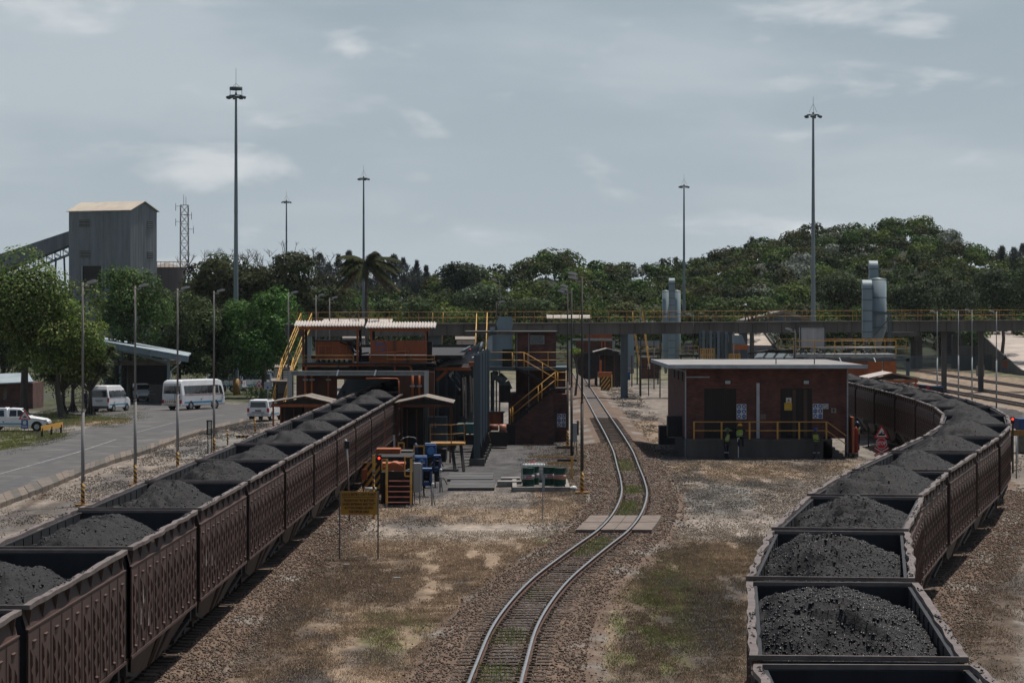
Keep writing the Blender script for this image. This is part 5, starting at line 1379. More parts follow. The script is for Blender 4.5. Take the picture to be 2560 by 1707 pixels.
t = thing('duct_panel', 'tall slate sheet panel beside the far tippler', 'screen', (XP(1577, 340), 340, 0))
MB().pbox(1569, 1585, 833, 934, 345, 1.2).build('sheet', m_grey, t)
# ---------------------------------------------------------------- brick control tower with stairs
def brick_mat(name, c1, c2, mortar, sc=1.0):
 m = bpy.data.materials.new(name); m.use_nodes = True; t = m.node_tree; b = t.nodes['Principled BSDF']; b.inputs['Roughness'].default_value = .85
 tc = t.nodes.new('ShaderNodeTexCoord'); sp = t.nodes.new('ShaderNodeSeparateXYZ'); cb = t.nodes.new('ShaderNodeCombineXYZ'); ad = t.nodes.new('ShaderNodeMath')
 t.links.new(tc.outputs['Object'], sp.inputs[0]); t.links.new(sp.outputs['X'], ad.inputs[0]); t.links.new(sp.outputs['Y'], ad.inputs[1])
 t.links.new(ad.outputs[0], cb.inputs['X']); t.links.new(sp.outputs['Z'], cb.inputs['Y'])
 br = t.nodes.new('ShaderNodeTexBrick'); t.links.new(cb.outputs[0], br.inputs['Vector'])
 br.inputs['Scale'].default_value = 1.0; br.inputs['Brick Width'].default_value = .232 * sc; br.inputs['Row Height'].default_value = .085 * sc; br.inputs['Mortar Size'].default_value = .009
 br.inputs['Color1'].default_value = (*c1, 1); br.inputs['Color2'].default_value = (*c2, 1); br.inputs['Mortar'].default_value = (*mortar, 1); br.inputs['Bias'].default_value = -.1
 nz = t.nodes.new('ShaderNodeTexNoise'); nz.inputs['Scale'].default_value = 1.3; nz.inputs['Detail'].default_value = 5; t.links.new(tc.outputs['Object'], nz.inputs['Vector'])
 mr = t.nodes.new('ShaderNodeMapRange'); mr.inputs[1].default_value = .35; mr.inputs[2].default_value = .7; mr.inputs[3].default_value = 1.15; mr.inputs[4].default_value = .55
 t.links.new(nz.outputs['Fac'], mr.inputs[0]); vm = t.nodes.new('ShaderNodeVectorMath'); vm.operation = 'SCALE'
 t.links.new(br.outputs['Color'], vm.inputs[0]); t.links.new(mr.outputs[0], vm.inputs['Scale']); t.links.new(vm.outputs[0], b.inputs['Base Color'])
 bp = t.nodes.new('ShaderNodeBump'); bp.inputs['Strength'].default_value = .5; bp.inputs['Distance'].default_value = .01; bp.invert = True
 t.links.new(br.outputs['Fac'], bp.inputs['Height']); t.links.new(bp.outputs['Normal'], b.inputs['Normal'])
 return m
m_brick = brick_mat('face_brick', (.165, .052, .036), (.085, .032, .026), (.065, .05, .046))
m_brickd = brick_mat('sooty_brick', (.15, .055, .042), (.06, .03, .028), (.07, .055, .05))
DT = 194.0
ct = thing('control_tower', 'two storey red brick control tower with yellow railed outside stairs', 'building', (XP(1340, DT), DT, 0))
MB().box(XP(1288, DT), XP(1390, DT), DT, DT + 5, ZP(923, DT), ZP(833, DT)).build('upper_wall', m_brickd, ct)
MB().pbox(1161, 1394, 828, 832, DT - .6, 7).build('roof_slab', m_conc_d, ct)
wd = MB().pbox(1326, 1361, 838, 860, DT - .05, .1).build('window', m_galv, ct)
MB().pbox(1328.5, 1358.5, 840, 858, DT - .07, .05).build('pane', m_glass, wd)
MB().pbox(1219, 1422, 918, 926, DT - 1.8, 7).build('platform', m_greyd, ct)
MB().box(XP(1271, DT), XP(1418, DT), DT + .1, DT + 6, 0, ZP(985, DT)).build('lower_wall', m_brickd, ct)
MB().box(XP(1290, DT), XP(1415, DT), DT + 1.5, DT + 6, ZP(985, DT), ZP(926, DT)).build('core_wall', m_brickd, ct)
dr = MB().pbox(1354, 1388, 1028, 1103, DT + .02, .1).build('door', mat('slate_door', (.07, .075, .08), (.05, .05, .055), .6, scale=3, streak=True), ct)
MB().pbox(1352, 1390, 1026, 1028, DT - .02, .14).build('door_frame', m_dark, dr)
for px in (1292, 1322): MB().pbox(px - 1, px + 1, 833, 1060 if px == 1322 else 925, DT - .06, .08).build('downpipe', m_galv, ct)
zp_ = ZP(918, DT)
railing(ct, [(XP(1219, DT), DT - 1.7, zp_), (XP(1281, DT), DT - 1.7, zp_)], m_yellow, 1.0, 1.4, .022)
railing(ct, [(XP(1319, DT), DT - 1.7, zp_), (XP(1420, DT), DT - 1.7, zp_)], m_yellow, 1.0, 1.4, .022)
zl = ZP(968, DT - 2.4)
steps(ct, (XP(1288, DT - 2.4), DT - 2.4, zp_), (XP(1386, DT - 2.4), DT - 2.4, zl), .8, m_dark, m_conc_d, rails=False, n=8)
MB().box(XP(1386, DT), XP(1424, DT), DT - 4.0, DT - 1.9, zl - .12, zl).build('landing', m_conc_d, ct)
steps(ct, (XP(1384, DT - 3.5), DT - 3.5, zl), (XP(1276, DT - 3.5), DT - 3.5, ZP(1060, DT - 3.5)), .8, m_dark, m_conc_d, rails=False, n=11)
def rail2(ptsl, dz=(1.0, .5), mt=m_yellow, posts=()):
 m = MB()
 for z in dz:
  for a, b in zip(ptsl[:-1], ptsl[1:]): m.tube(Vector(a) + Vector((0, 0, z)), Vector(b) + Vector((0, 0, z)), .03, n=6)
 for p in posts: p = Vector(p); m.tube(p, p + Vector((0, 0, dz[0])), .035, n=6)
 m.build('handrail', mt, ct)
f1 = [(XP(1281, 191.2), 191.2, zp_), (XP(1310, 191.2), 191.2, zp_), (XP(1394, 191.2), 191.2, zl)]
rail2(f1, posts=[f1[0], f1[1], Vector(f1[1]).lerp(Vector(f1[2]), .55), f1[2]])
f2 = [(XP(1420, 190), 190, zl), (XP(1388, 190), 190, zl), (XP(1276, 190), 190, ZP(1060, 190))]
rail2(f2, posts=[f2[0], f2[1]] + [Vector(f2[1]).lerp(Vector(f2[2]), k) for k in (.3, .38, .95, 1.0)])
f3 = [(XP(1388, 191), 191, zl), (XP(1276, 191), 191, ZP(1060, 191))]
MB().box(XP(1276, 190) - .5, XP(1276, 190) + .3, 189.8, 191, -.02, ZP(1060, 190)).build('stair_base', m_dark, ct)
m = MB(); m.extr([(XP(1276, 190.5), 190.2, 0), (XP(1384, 190.5), 190.2, 0), (XP(1384, 190.5), 190.2, zl - .3), (XP(1276, 190.5), 190.2, ZP(1066, 190))], (0, .1, 0)); m.build('stair_wall', m_brickd, ct)
MB().box(XP(1300, DT), XP(1325, DT), DT + .0, DT + .1, .2, 2.3).build('dark_doorway', m_dark, ct)
# vent house and roof cowl
vh = thing('vent_house', 'blue grey sheet metal vent house with curved duct beside the brick tower', 'duct', (XP(1250, DT), DT, 0))
MB().pbox(1231, 1281, 836, 914, DT - .3, 3).build('housing', m_grey, vh)
m = MB(); c = P(1225, 868, DT - 1);
m.lathe((0, 0, 0), [(.01, 0)], 3) if False else None
ang = np.linspace(math.pi * .5, math.pi * 1.5, 13)
rr_ = (ZP(838, DT) - ZP(880, DT)) / 2
vs = []
cx_, cz_ = XP(1231, DT), (ZP(838, DT) + ZP(880, DT)) / 2
for a in ang: vs.append((cx_ + .62 * math.cos(a) * .6, DT - .8, cz_ + rr_ * math.sin(a)))
m.extr(vs, (0, 2, 0)); m.build('curved_duct', mat('bright_duct', (.36, .38, .40), (.28, .30, .31), .4, scale=2), vh)
MB().pbox(1217, 1231, 878, 914, DT - .7, 1.6).build('duct_leg', m_grey, vh)
MB().pbox(1256, 1283, 873, 918, DT - .5, .15).build('louvre_panel', m_dark, vh)
m = MB(); q0 = [(1240, 809), (1283, 809), (1279, 792), (1247, 792)]; m.extr([P(x, y, DT + 1) for x, y in q0], (0, 2, 0)); m.build('roof_cowl_top', m_grey, vh)
m = MB(); q0 = [(1246, 826), (1279, 826), (1283, 809.3), (1240, 809.3)]; m.extr([P(x, y, DT + 1) for x, y in q0], (0, 2, 0)); m.build('roof_cowl_base', m_grey, vh)
MB().pbox(1225, 1237, 818, 836, DT + .5, .5).build('stub_duct', m_grey, vh)
m = MB(); m.pipe([P(1230, 938, DT), P(1245, 940, DT), P(1262, 955, DT), P(1270, 975, DT)], .32, 10); m.build('elbow_duct', m_grey, vh)
MB().pbox(1248, 1276, 963, 1006, DT - .8, 1).build('motor_box', m_dark, vh)
MB().pbox(1226, 1236, 930, 1050, DT + .3, .3).build('support_leg', m_greyd, vh)
t = thing('pump_set', 'rusty orange pump set with salmon cylinder under the brick stairs', 'machine', (XP(1240, 186), 186, 0))
MB().pbox(1221, 1258, 1032, 1062, 187, .6).build('frame_panel', mat('rust_orange', (.28, .09, .035), (.14, .05, .03), .7, scale=3, streak=True), t)
m = MB(); m.pbox(1219, 1262, 1028, 1032, 186.8, .2); m.pbox(1255, 1259, 1030, 1075, 186.8, .2); m.build('frame', m_greyd, t)
MB().tube(P(1248, 1070, 185.5), P(1266, 1070, 185.5), .26, n=14).build('cylinder', mat('salmon_paint', (.50, .22, .15), (.4, .17, .12), .5, scale=3), t)
MB().tube(P(1224, 1068, 185.5), P(1246, 1068, 185.5), .2, n=12).build('motor', mat('oxide_red', (.25, .09, .06), None, .6), t)
MB().pbox(1222, 1268, 1080, 1116, 185, 1.6).build('bedplate', m_dark, t)
m = MB(); m.pipe([P(1222, 1082, 184), P(1212, 1094, 184), P(1219, 1108, 184), P(1226, 1102, 184), P(1219, 1082, 184)], .03, 6); m.build('railing', m_yold, t)
def ppe_board(parent, px0, px1, y0, y1, d, cols=2, rows=3):
 b = MB().pbox(px0, px1, y0, y1, d, .02).build('safety_board', m_signw, parent)
 cw, ch = (px1 - px0) / cols, (y1 - y0) / rows; rad = min(cw, ch) * .42 / F * d
 for i in range(cols):
  for j in range(rows):
   c = P(px0 + cw * (i + .5), y0 + ch * (j + .5), d - .004)
   s = MB(); s.disc(c, (0, 1, 0), rad, 18, .006)
   k = (i + j * 2) % 3; w2 = MB(); y = c.y - .006
   if k == 0: w2.disc((c.x, y, c.z + rad * .35), (0, 1, 0), rad * .26, 10, .004); w2.box(c.x - rad * .4, c.x + rad * .4, y - .002, y + .002, c.z - rad * .55, c.z + rad * .1)
   elif k == 1: w2.disc((c.x, y, c.z), (0, 1, 0), rad * .5, 12, .004); w2.box(c.x - rad * .7, c.x + rad * .7, y - .004, y + .0, c.z - rad * .3, c.z - rad * .12)
   else: w2.disc((c.x - rad * .35, y, c.z), (0, 1, 0), rad * .24, 8, .004); w2.disc((c.x + rad * .35, y, c.z), (0, 1, 0), rad * .24, 8, .004); w2.box(c.x - rad * .6, c.x + rad * .6, y - .002, y + .002, c.z + rad * .1, c.z + rad * .22)
   # part level is thing > board > symbol
   o = s.build('symbol_disc', m_signb, b);
   w2.build('pictogram', m_signw, b)
 return b
t = thing('safety_sign', 'white board of six blue protective gear symbols beside the brick tower door', 'sign', (XP(1403, DT), DT, 1))
ppe_board(t, 1392.5, 1414, 1034, 1067, DT + .06)
# ---------------------------------------------------------------- brick substation
DS = 172.7
sb = thing('substation', 'low red brick substation with flat overhanging roof, raised platform and yellow railing', 'building', (XP(1916, DS), DS, 0))
X0, X1 = XP(1715, DS), XP(2118, DS)
zpl, ztop = ZP(1095.5, DS), ZP(919, DS)
MB().box(X0, X1, DS, DS + 20, zpl, ztop).build('brick_wall', m_brick, sb)
MB().box(X0 - .02, X1 - 1.0, DS - 1.3, DS + 20, 0, zpl - .12).build('plinth', m_conc_d, sb)
MB().box(X0 - .05, X1 - 1.0, DS - 1.36, DS + .0, zpl - .12, zpl).build('platform_slab', m_conc_d, sb)
xr0, xr1 = XP(1676, 171.2), XP(2167, 171.2)
m_roof = mat('bitumen_roof', (.26, .255, .25), (.17, .165, .16), .85, scale=.7, rust=((.34, .33, .32), .55, .75, .4))
MB().box(xr0, xr1, 171.2, DS + 21, ztop + .0, ztop + .17).build('roof_slab', m_roof, sb)
MB().box(xr0 - .05, xr1 + .05, 171.12, 171.2, ztop - .02, ztop + .20).build('gutter', mat('pale_gutter', (.36, .39, .42), (.27, .29, .31), .5, scale=2), sb)
MB().box(xr0 - .08, xr0, 171.2, DS + 21, ztop - .02, ztop + .19).build('fascia', MATS['pale_gutter'], sb)
m_door = mat('tarred_door', (.026, .018, .016), (.016, .013, .012), .65, scale=2, streak=True)
for px0, px1, pl in ((1760.5, 1840.5, 7), (1951.5, 2030, 4)):
 d = MB().pbox(px0, px1, 971, 1094, DS - .03, .1).build('double_door', m_door, sb)
 n = pl * 2
 for k in range(n):
  a = px0 + 2 + (px1 - px0 - 4) * k / n; b = px0 + 2 + (px1 - px0 - 4) * (k + 1) / n - .9
  MB().pbox(a, b, 974, 1093, DS - .055, .03).build('door_board', m_door if k % 3 else mat('tarred_door_brown', (.10, .058, .034), (.05, .032, .024), .6, scale=2, streak=True) if px0 > 1900 and k in (3, 6) else m_door, d)
for px in (1819.5, 2016):
 l = MB().pbox(px - 9, px + 9, 950, 961, DS - .16, .16).build('wall_lamp', m_dark, sb)
 MB().pbox(px - 6.5, px + 6.5, 951.5, 959.5, DS - .20, .05).build('lamp_lens', mat('lamp_lens', (.55, .6, .62), (.3, .33, .35), .25, scale=20), l)
for px0, px1 in ((1891.5, 1895), (1895.6, 1899)): MB().pbox(px0, px1, 957.5, 1096, DS - .1, .1).build('conduit', mat('white_conduit', (.50, .53, .57), (.4, .42, .45), .5, scale=2), sb)
MB().pbox(1901, 1915, 1035, 1049, DS - .15, .15).build('junction_box', mat('tan_box', (.17, .14, .11), None, .6), sb)
MB().pbox(1715, 1774, 941, 944, DS - .08, .08).build('cable_tray', MATS['pale_gutter'], sb)
for px, y1 in ((1714, 1143), (2119, 1143)):
 MB().pbox(px - 1.6, px + 1.6, 925, y1, DS - .12, .09).build('downpipe', MATS['pale_gutter'], sb)
MB().beam(P(1714, 929, DS - .08), P(1684, 921, DS - .4), .07).build('gutter_elbow', MATS['pale_gutter'], sb)
for k in range(3): MB().box(X0 - .06, X0 + .05, DS + 3 + k * 4.5, DS + 5.2 + k * 4.5, ZP(955, DS), ZP(930, DS)).build('side_window', m_black, sb)
# railing on the platform
yr = DS - 1.28
rp = [1735, 1804, 1874, 1944, 1998, 2066]
m = MB()
z1, z0 = zpl + 1.0, zpl + .5
XR = lambda px: XP(px, yr)
for z in (z1, z0): m.box(XR(1733), XR(2068), yr - .02, yr + .02, z - .025, z + .025)
m.beam((XR(2068), yr, z1), (XR(2116), yr, z1 - .8), .05); m.beam((XR(2068), yr, z0), (XR(2116), yr, z0 - .8), .05)
rl = m.build('railing', m_yellow, sb)
for px in rp: MB().box(XR(px) - .045, XR(px) + .045, yr - .03, yr + .03, zpl, z1).build('post', m_yellow, rl)
for k in range(6):
 f = k / 6; MB().box(XR(2058 + 60 * f), XR(2058 + 60 * (f + 1 / 6)), yr - .02, DS - .02, 0, zpl * (1 - f) - .1).build('step', m_conc_d, sb)
# rooftop stubs
for px in (1940, 2036): MB().tube(P(px, 910, 175), P(px, 897, 175), .03, n=6).build('vent_stub', m_dark, sb)
def sgn(lab, fn):
 t = thing('wall_sign', lab, 'sign', (0, 0, 0)); fn(t); return t
t = thing('safety_sign', 'white board of six blue protective gear symbols beside the left substation door', 'sign', (XP(1853, DS), DS, 2)); ppe_board(t, 1841.5, 1866, 1010, 1047, DS - .04)
t = thing('safety_sign', 'white board of six blue protective gear symbols beside the right substation door', 'sign', (XP(2044, DS), DS, 2)); ppe_board(t, 2032, 2057, 1009, 1046, DS - .04)
t = thing('prohibition_sign', 'small white square sign with black struck circle beside the right safety board', 'sign', (XP(2065, DS), DS, 2))
MB().pbox(2058.5, 2071, 1009, 1022, DS - .04, .03).build('plate', m_signw, t)
m = MB(); c = P(2064.8, 1015.5, DS - .05); ring = [(.11, -.002), (.13, -.002), (.13, .002), (.11, .002)]
for k in range(16):
 a, b = 2 * math.pi * k / 16, 2 * math.pi * (k + 1) / 16; m.beam((c.x + .115 * math.cos(a), c.y, c.z + .115 * math.sin(a)), (c.x + .115 * math.cos(b), c.y, c.z + .115 * math.sin(b)), .01, .025)
m.beam((c.x - .08, c.y, c.z + .08), (c.x + .08, c.y, c.z - .08), .01, .025); m.build('symbol', m_black, t)
t = thing('notice', 'small tan framed notice near the right corner of the substation', 'sign', (XP(2085, DS), DS, 2))
MB().pbox(2078, 2091, 1020, 1032, DS - .03, .03).build('plate', mat('tan_plate', (.26, .23, .17), None, .6), t)
m = MB(); m.pbox(2081, 2088, 1024, 1025.5, DS - .035, .01); m.pbox(2083, 2085, 1021.5, 1030, DS - .035, .01); m.build('symbol', m_dark, t)
t = thing('warning_sign', 'white plate with yellow lightning triangle above a yellow plate on the right door', 'sign', (XP(1971, DS), DS, 2))
MB().pbox(1965, 1978.5, 994, 1006.5, DS - .09, .02).build('plate', m_signw, t)
m = MB(); m.add([P(1966.5, 1004.5, DS - .1), P(1977, 1004.5, DS - .1), P(1971.7, 996, DS - .1)], [(0, 1, 2)]); m.build('triangle', mat('sign_yellow', (.62, .38, .04), None, .5), t)
m = MB(); m.add([P(1971.2, 998, DS - .105), P(1973, 998, DS - .105), P(1972, 1001, DS - .105), P(1973.3, 1001, DS - .105), P(1970.8, 1004, DS - .105), P(1971.5, 1001.3, DS - .105), P(1970.4, 1001.3, DS - .105)], [(0, 1, 2, 3, 4, 5, 6)]); m.build('bolt', m_black, t)
t = thing('blank_plate', 'plain yellow square plate on the right substation door', 'sign', (XP(1970, DS), DS, 2))
MB().pbox(1961, 1980, 1007, 1025.5, DS - .09, .02).build('plate', MATS['sign_yellow'], t)
# air conditioning units on the left side
for lab, px0, px1, y0, y1, d in (('upper dark air conditioner box on the left wall of the substation', 1669, 1705, 1040, 1092, 176.5), ('lower dark air conditioner box further out on the left wall of the substation', 1648, 1688, 1064, 1111, 180)):
 t = thing('air_conditioner', lab, 'air conditioner', (XP(px0, d), d, ZP(y1, d)), 'air conditioners on the substation side wall')
 MB().pbox(px0, px1, y0, y1, d, 1.2).build('casing', mat('ac_casing', (.035, .04, .045), (.025, .028, .03), .5, scale=3), t, bevel=.02)
 for k in range(8): MB().pbox(px0 + 3 + k * 4, px0 + 4.2 + k * 4, y0 + 4, y1 - 4, d - .03, .04).build('grille_bar', m_dark, t)
 MB().pbox(px0 + 2, px1, y1, y1 + 2, d + .1, .8).build('bracket', m_galv, t)
t = thing('gas_rack', 'red gas cylinder in an orange rack at the right corner of the substation', 'gas rack', (XP(2126, 172), 172, 0))
m = MB(); c = G(2127, 1138); m.lathe((c.x, 172.5, .1), [(.0, 0), (.14, 0), (.14, 1.45), (.08, 1.6), (.04, 1.68), (.0, 1.7)], 14); m.build('cylinder', mat('oxide_cylinder', (.26, .03, .03), None, .5), t)
m = MB(); c = G(2124, 1138); m.lathe((c.x - .02, 173.1, .1), [(.0, 0), (.13, 0), (.13, 1.5), (.07, 1.62), (0, 1.66)], 12); m.build('cylinder', mat('green_cylinder', (.03, .16, .08), None, .5), t)
m = MB(); x0, x1 = XP(2131, 172), XP(2136, 172); m.box(x0, x1, 172, 173.6, 0, ZP(1043, 172)); m.box(XP(2120, 172), x1, 173.6, 173.7, 0, ZP(1045, 172)); m.build('rack_panel', mat('rack_orange', (.42, .15, .07), (.3, .1, .05), .6, scale=3), t)
MB().pbox(2122, 2146, 1133, 1143, 172, 1.4).build('base_slab', m_conc_d, t)
t = thing('short_plank', 'grey timber plank lying on the ground before the substation', 'plank', (XP(1880, 170), 170, 0))
MB().box(XP(1836, 170.4), XP(1945, 170.4), 170.2, 170.5, .01, .1).build('board', mat('weathered_timber', (.16, .13, .10), (.1, .08, .065), .9, scale=4), t)
t = thing('marker_post', 'thin white marker post standing before the substation platform', 'post', (XP(1846, 171), 170.9, 0))
MB().box(XP(1845, 170.9), XP(1847, 170.9), 170.9, 170.95, 0, 1.1).build('shaft', m_signw, t)
MB().pbox(1843.5, 1848.5, 1094, 1104, 170.88, .02).build('plate', m_signw, t)
# ---------------------------------------------------------------- vehicles
def loft(st, belt_in=0.0):
 """st: [(y, halfwidth, z_bottom, z_belt, z_top, top_halfwidth)] along the length -> closed body"""
 m = MB(); rings = []
 for (y, hw, zb, zl, zt, tw) in st:
  rings.append([(-hw * .94, y, zb), (-hw, y, zb + .12), (-hw, y, zl), (-tw, y, zt - .05), (-tw * .9, y, zt), (tw * .9, y, zt), (tw, y, zt - .05), (hw, y, zl), (hw, y, zb + .12), (hw * .94, y, zb)])
 n = 10
 vs = [p for r in rings for p in r]; fs = []
 for k in range(len(rings) - 1):
  for j in range(n):
   j2 = (j + 1) % n; fs.append((k * n + j, k * n + j2, (k + 1) * n + j2, (k + 1) * n + j))
 fs.append(tuple(range(n))); fs.append(tuple((len(rings) - 1) * n + j for j in range(n))[::-1])
 m.add(vs, fs, False)
 return m
def wheels(t, ys, hw, r, w_=.22):
 for y in ys:
  for s in (-1, 1):
   m = MB(); m.tube((s * (hw - w_), y, r), (s * hw, y, r), r, n=20); o = m.build('wheel', m_tyre, t)
   m = MB(); m.tube((s * (hw - .02), y, r), (s * (hw + .012), y, r), r * .6, r * .52, n=14)
   for k in range(5):
    a = 2 * math.pi * k / 5; m.beam((s * (hw + .012), y, r), (s * (hw + .012), y + r * .5 * math.cos(a), r + r * .5 * math.sin(a)), .03, .05)
   m.build('rim', m_chrome, o)
def arch(m_, t, ys, hw, r):
 for y in ys:
  for s in (-1, 1):
   m = MB(); vs = [(s * (hw + .004), y + (r + .06) * math.cos(a), max(.22, r + (r + .06) * math.sin(a))) for a in np.linspace(-.35, math.pi + .35, 14)]
   m.extr(vs, (-s * .25, 0, 0)); m.build('wheel_arch', m_dark, t)
def win(t, pts, nrm, name='side_window', mt=None):
 m = MB(); m.extr([Vector(p) for p in pts], Vector(nrm) * .012); return m.build(name, mt or m_glass, t)
def place(t, px, py, rz, y=None):
 p = G(px, py); t.location = p; t.rotation_euler = (0, 0, rz)
m_stripe = mat('sky_blue_stripe', (.06, .30, .50), None, .4)
m_lampr = mat('tail_lamp_red', (.45, .02, .02), None, .3)
m_bump = mat('grey_bumper', (.07, .07, .07), None, .5)
# local frame: the nose points to +Y
def pickup(lab, canopy=True):
 t = thing('pickup_truck', lab, 'pickup', (0, 0, 0), None, 0, world=False)
 st = [(-2.45, .82, .42, .98, 1.0, .80), (-2.40, .86, .38, 1.0, 1.62, .72), (-2.2, .86, .36, 1.0, 1.66, .70), (-.62, .86, .34, 1.0, 1.68, .68), (-.55, .86, .34, 1.0, 1.60, .66), (-.35, .86, .34, 1.0, 1.66, .64), (.35, .86, .34, 1.0, 1.62, .62), (1.08, .86, .34, .98, 1.06, .74), (1.5, .85, .34, .94, 1.0, .74), (2.1, .82, .36, .84, .90, .70), (2.35, .74, .40, .70, .74, .62)]
 loft(st).build('body', m_white, t, bevel=.02)
 for s in (-1, 1):
  z0, z1 = 1.07, 1.5; a, b = .845, .735
  def sw(y0, y1, y2, y3): win(t, [(s * (a + .012), y0, z0), (s * (a + .012), y1, z0), (s * (b - .01), y2, z1), (s * (b - .01), y3, z1)], (s, 0, .3))
  sw(-2.2, -.75, -.8, -2.1); sw(-.40, .12, .10, -.36); sw(.18, .92, .45, .16)
  m = MB(); m.box(s * .862, s * .868, -2.3, .95, .50, .60); m.build('side_stripe', m_stripe, t)
  m = MB(); m.box(s * .80, s * .875, 2.05, 2.25, .70, .84); m.build('headlight', m_chrome, t)
  m = MB(); m.box(s * .70, s * .868, -2.462, -2.30, .72, 1.02); m.build('tail_light', m_lampr, t)
  m = MB(); m.box(s * .88, s * 1.02, .72, .82, 1.02, 1.18); m.build('wing_mirror', m_black, t)
  m = MB(); m.add([(s * .869, -.9, .78), (s * .869, -.75, .70), (s * .869, -.62, .86), (s * .869, -.7, .74), (s * .869, -.82, .62)], [(0, 1, 2, 3, 4)]); m.build('emblem', m_bump, t)
 win(t, [(-.66, 1.02, 1.09), (.66, 1.02, 1.09), (.57, .42, 1.57), (-.57, .42, 1.57)], (0, .7, .7), 'windscreen')
 win(t, [(-.64, -2.44, 1.08), (.64, -2.44, 1.08), (.58, -2.40, 1.50), (-.58, -2.40, 1.50)], (0, -1, .05), 'rear_window')
 m = MB(); m.box(-.84, .84, -2.56, -2.40, .42, .60); m.build('rear_bumper', m_chrome, t)
 m = MB(); m.box(-.80, .80, 2.2, 2.42, .32, .58); m.build('front_bumper', m_bump, t)
 m = MB(); m.box(-.24, .24, -2.475, -2.45, .78, .88); m.build('handle_recess', m_black, t)
 m = MB(); m.box(-.26, .26, -2.575, -2.56, .44, .56); m.build('number_plate', m_signw, t)
 m = MB(); m.box(-.5, .5, -2.47, -2.455, .66, .72); m.build('tailgate_lettering', m_bump, t)
 m = MB(); m.box(-.7, -.66, -2.1, -.7, 1.68, 1.72); m.box(.66, .7, -2.1, -.7, 1.68, 1.72); m.build('roof_rail', m_black, t)
 arch(None, t, (-1.45, 1.55), .86, .34); wheels(t, (-1.45, 1.55), .875, .34)
 return t
def van(lab):
 t = thing('minivan', lab, 'van', (0, 0, 0), None, 0, world=False)
 st = [(-2.42, .84, .40, 1.2, 1.25, .82), (-2.40, .86, .34, 1.2, 1.95, .72), (-2.25, .86, .32, 1.2, 2.22, .66), (-1.6, .86, .32, 1.2, 2.26, .66), (.6, .86, .32, 1.2, 2.24, .66), (1.2, .86, .32, 1.18, 2.0, .64), (1.7, .86, .32, 1.12, 1.42, .70), (2.2, .84, .34, .95, 1.05, .74), (2.38, .76, .36, .8, .85, .68)]
 loft(st).build('body', m_white, t, bevel=.02)
 for s in (-1, 1):
  def sw(y0, y1, y2, y3, z0=1.26, z1=1.82): win(t, [(s * (.868), y0, z0), (s * (.868), y1, z0), (s * .765, y2, z1), (s * .765, y3, z1)], (s, 0, .25))
  sw(-2.2, -.95, -.98, -2.12); sw(-.88, .35, .3, -.85); sw(.45, 1.45, 1.1, .45)
  m = MB(); m.box(s * .862, s * .868, -2.2, 1.6, .60, .70); m.build('side_stripe', m_stripe, t)
  m = MB(); m.box(s * .74, s * .868, -2.44, -2.30, .86, 1.22); m.build('tail_light', m_lampr, t)
  m = MB(); m.box(s * .88, s * 1.04, 1.25, 1.35, 1.2, 1.45); m.build('wing_mirror', m_black, t)
  m = MB(); m.add([(s * .869, -1.3, .9), (s * .869, -1.15, .8), (s * .869, -1.0, 1.0), (s * .869, -1.1, .82), (s * .869, -1.22, .68)], [(0, 1, 2, 3, 4)]); m.build('emblem', m_bump, t)
 win(t, [(-.72, -2.43, 1.28), (.72, -2.43, 1.28), (.66, -2.41, 1.84), (-.66, -2.41, 1.84)], (0, -1, .03), 'rear_window')
 win(t, [(-.66, 1.72, 1.4), (.66, 1.72, 1.4), (.58, 1.25, 1.92), (-.58, 1.25, 1.92)], (0, .7, .5), 'windscreen')
 m = MB(); m.box(-.85, .85, -2.5, -2.38, .34, .54); m.build('rear_bumper', m_bump, t)
 m = MB(); m.box(-.26, .26, -2.45, -2.43, .84, .96); m.build('number_plate', m_signw, t); m = MB(); m.box(-.36, .36, -2.455, -2.43, .98, 1.03); m.build('plate_lamp_bar', m_black, t)
 m = MB(); m.box(-.14, .14, -2.33, -2.28, 1.98, 2.04); m.build('brake_lamp', m_lampr, t)
 arch(None, t, (-1.35, 1.45), .86, .33); wheels(t, (-1.35, 1.45), .875, .33)
 return t
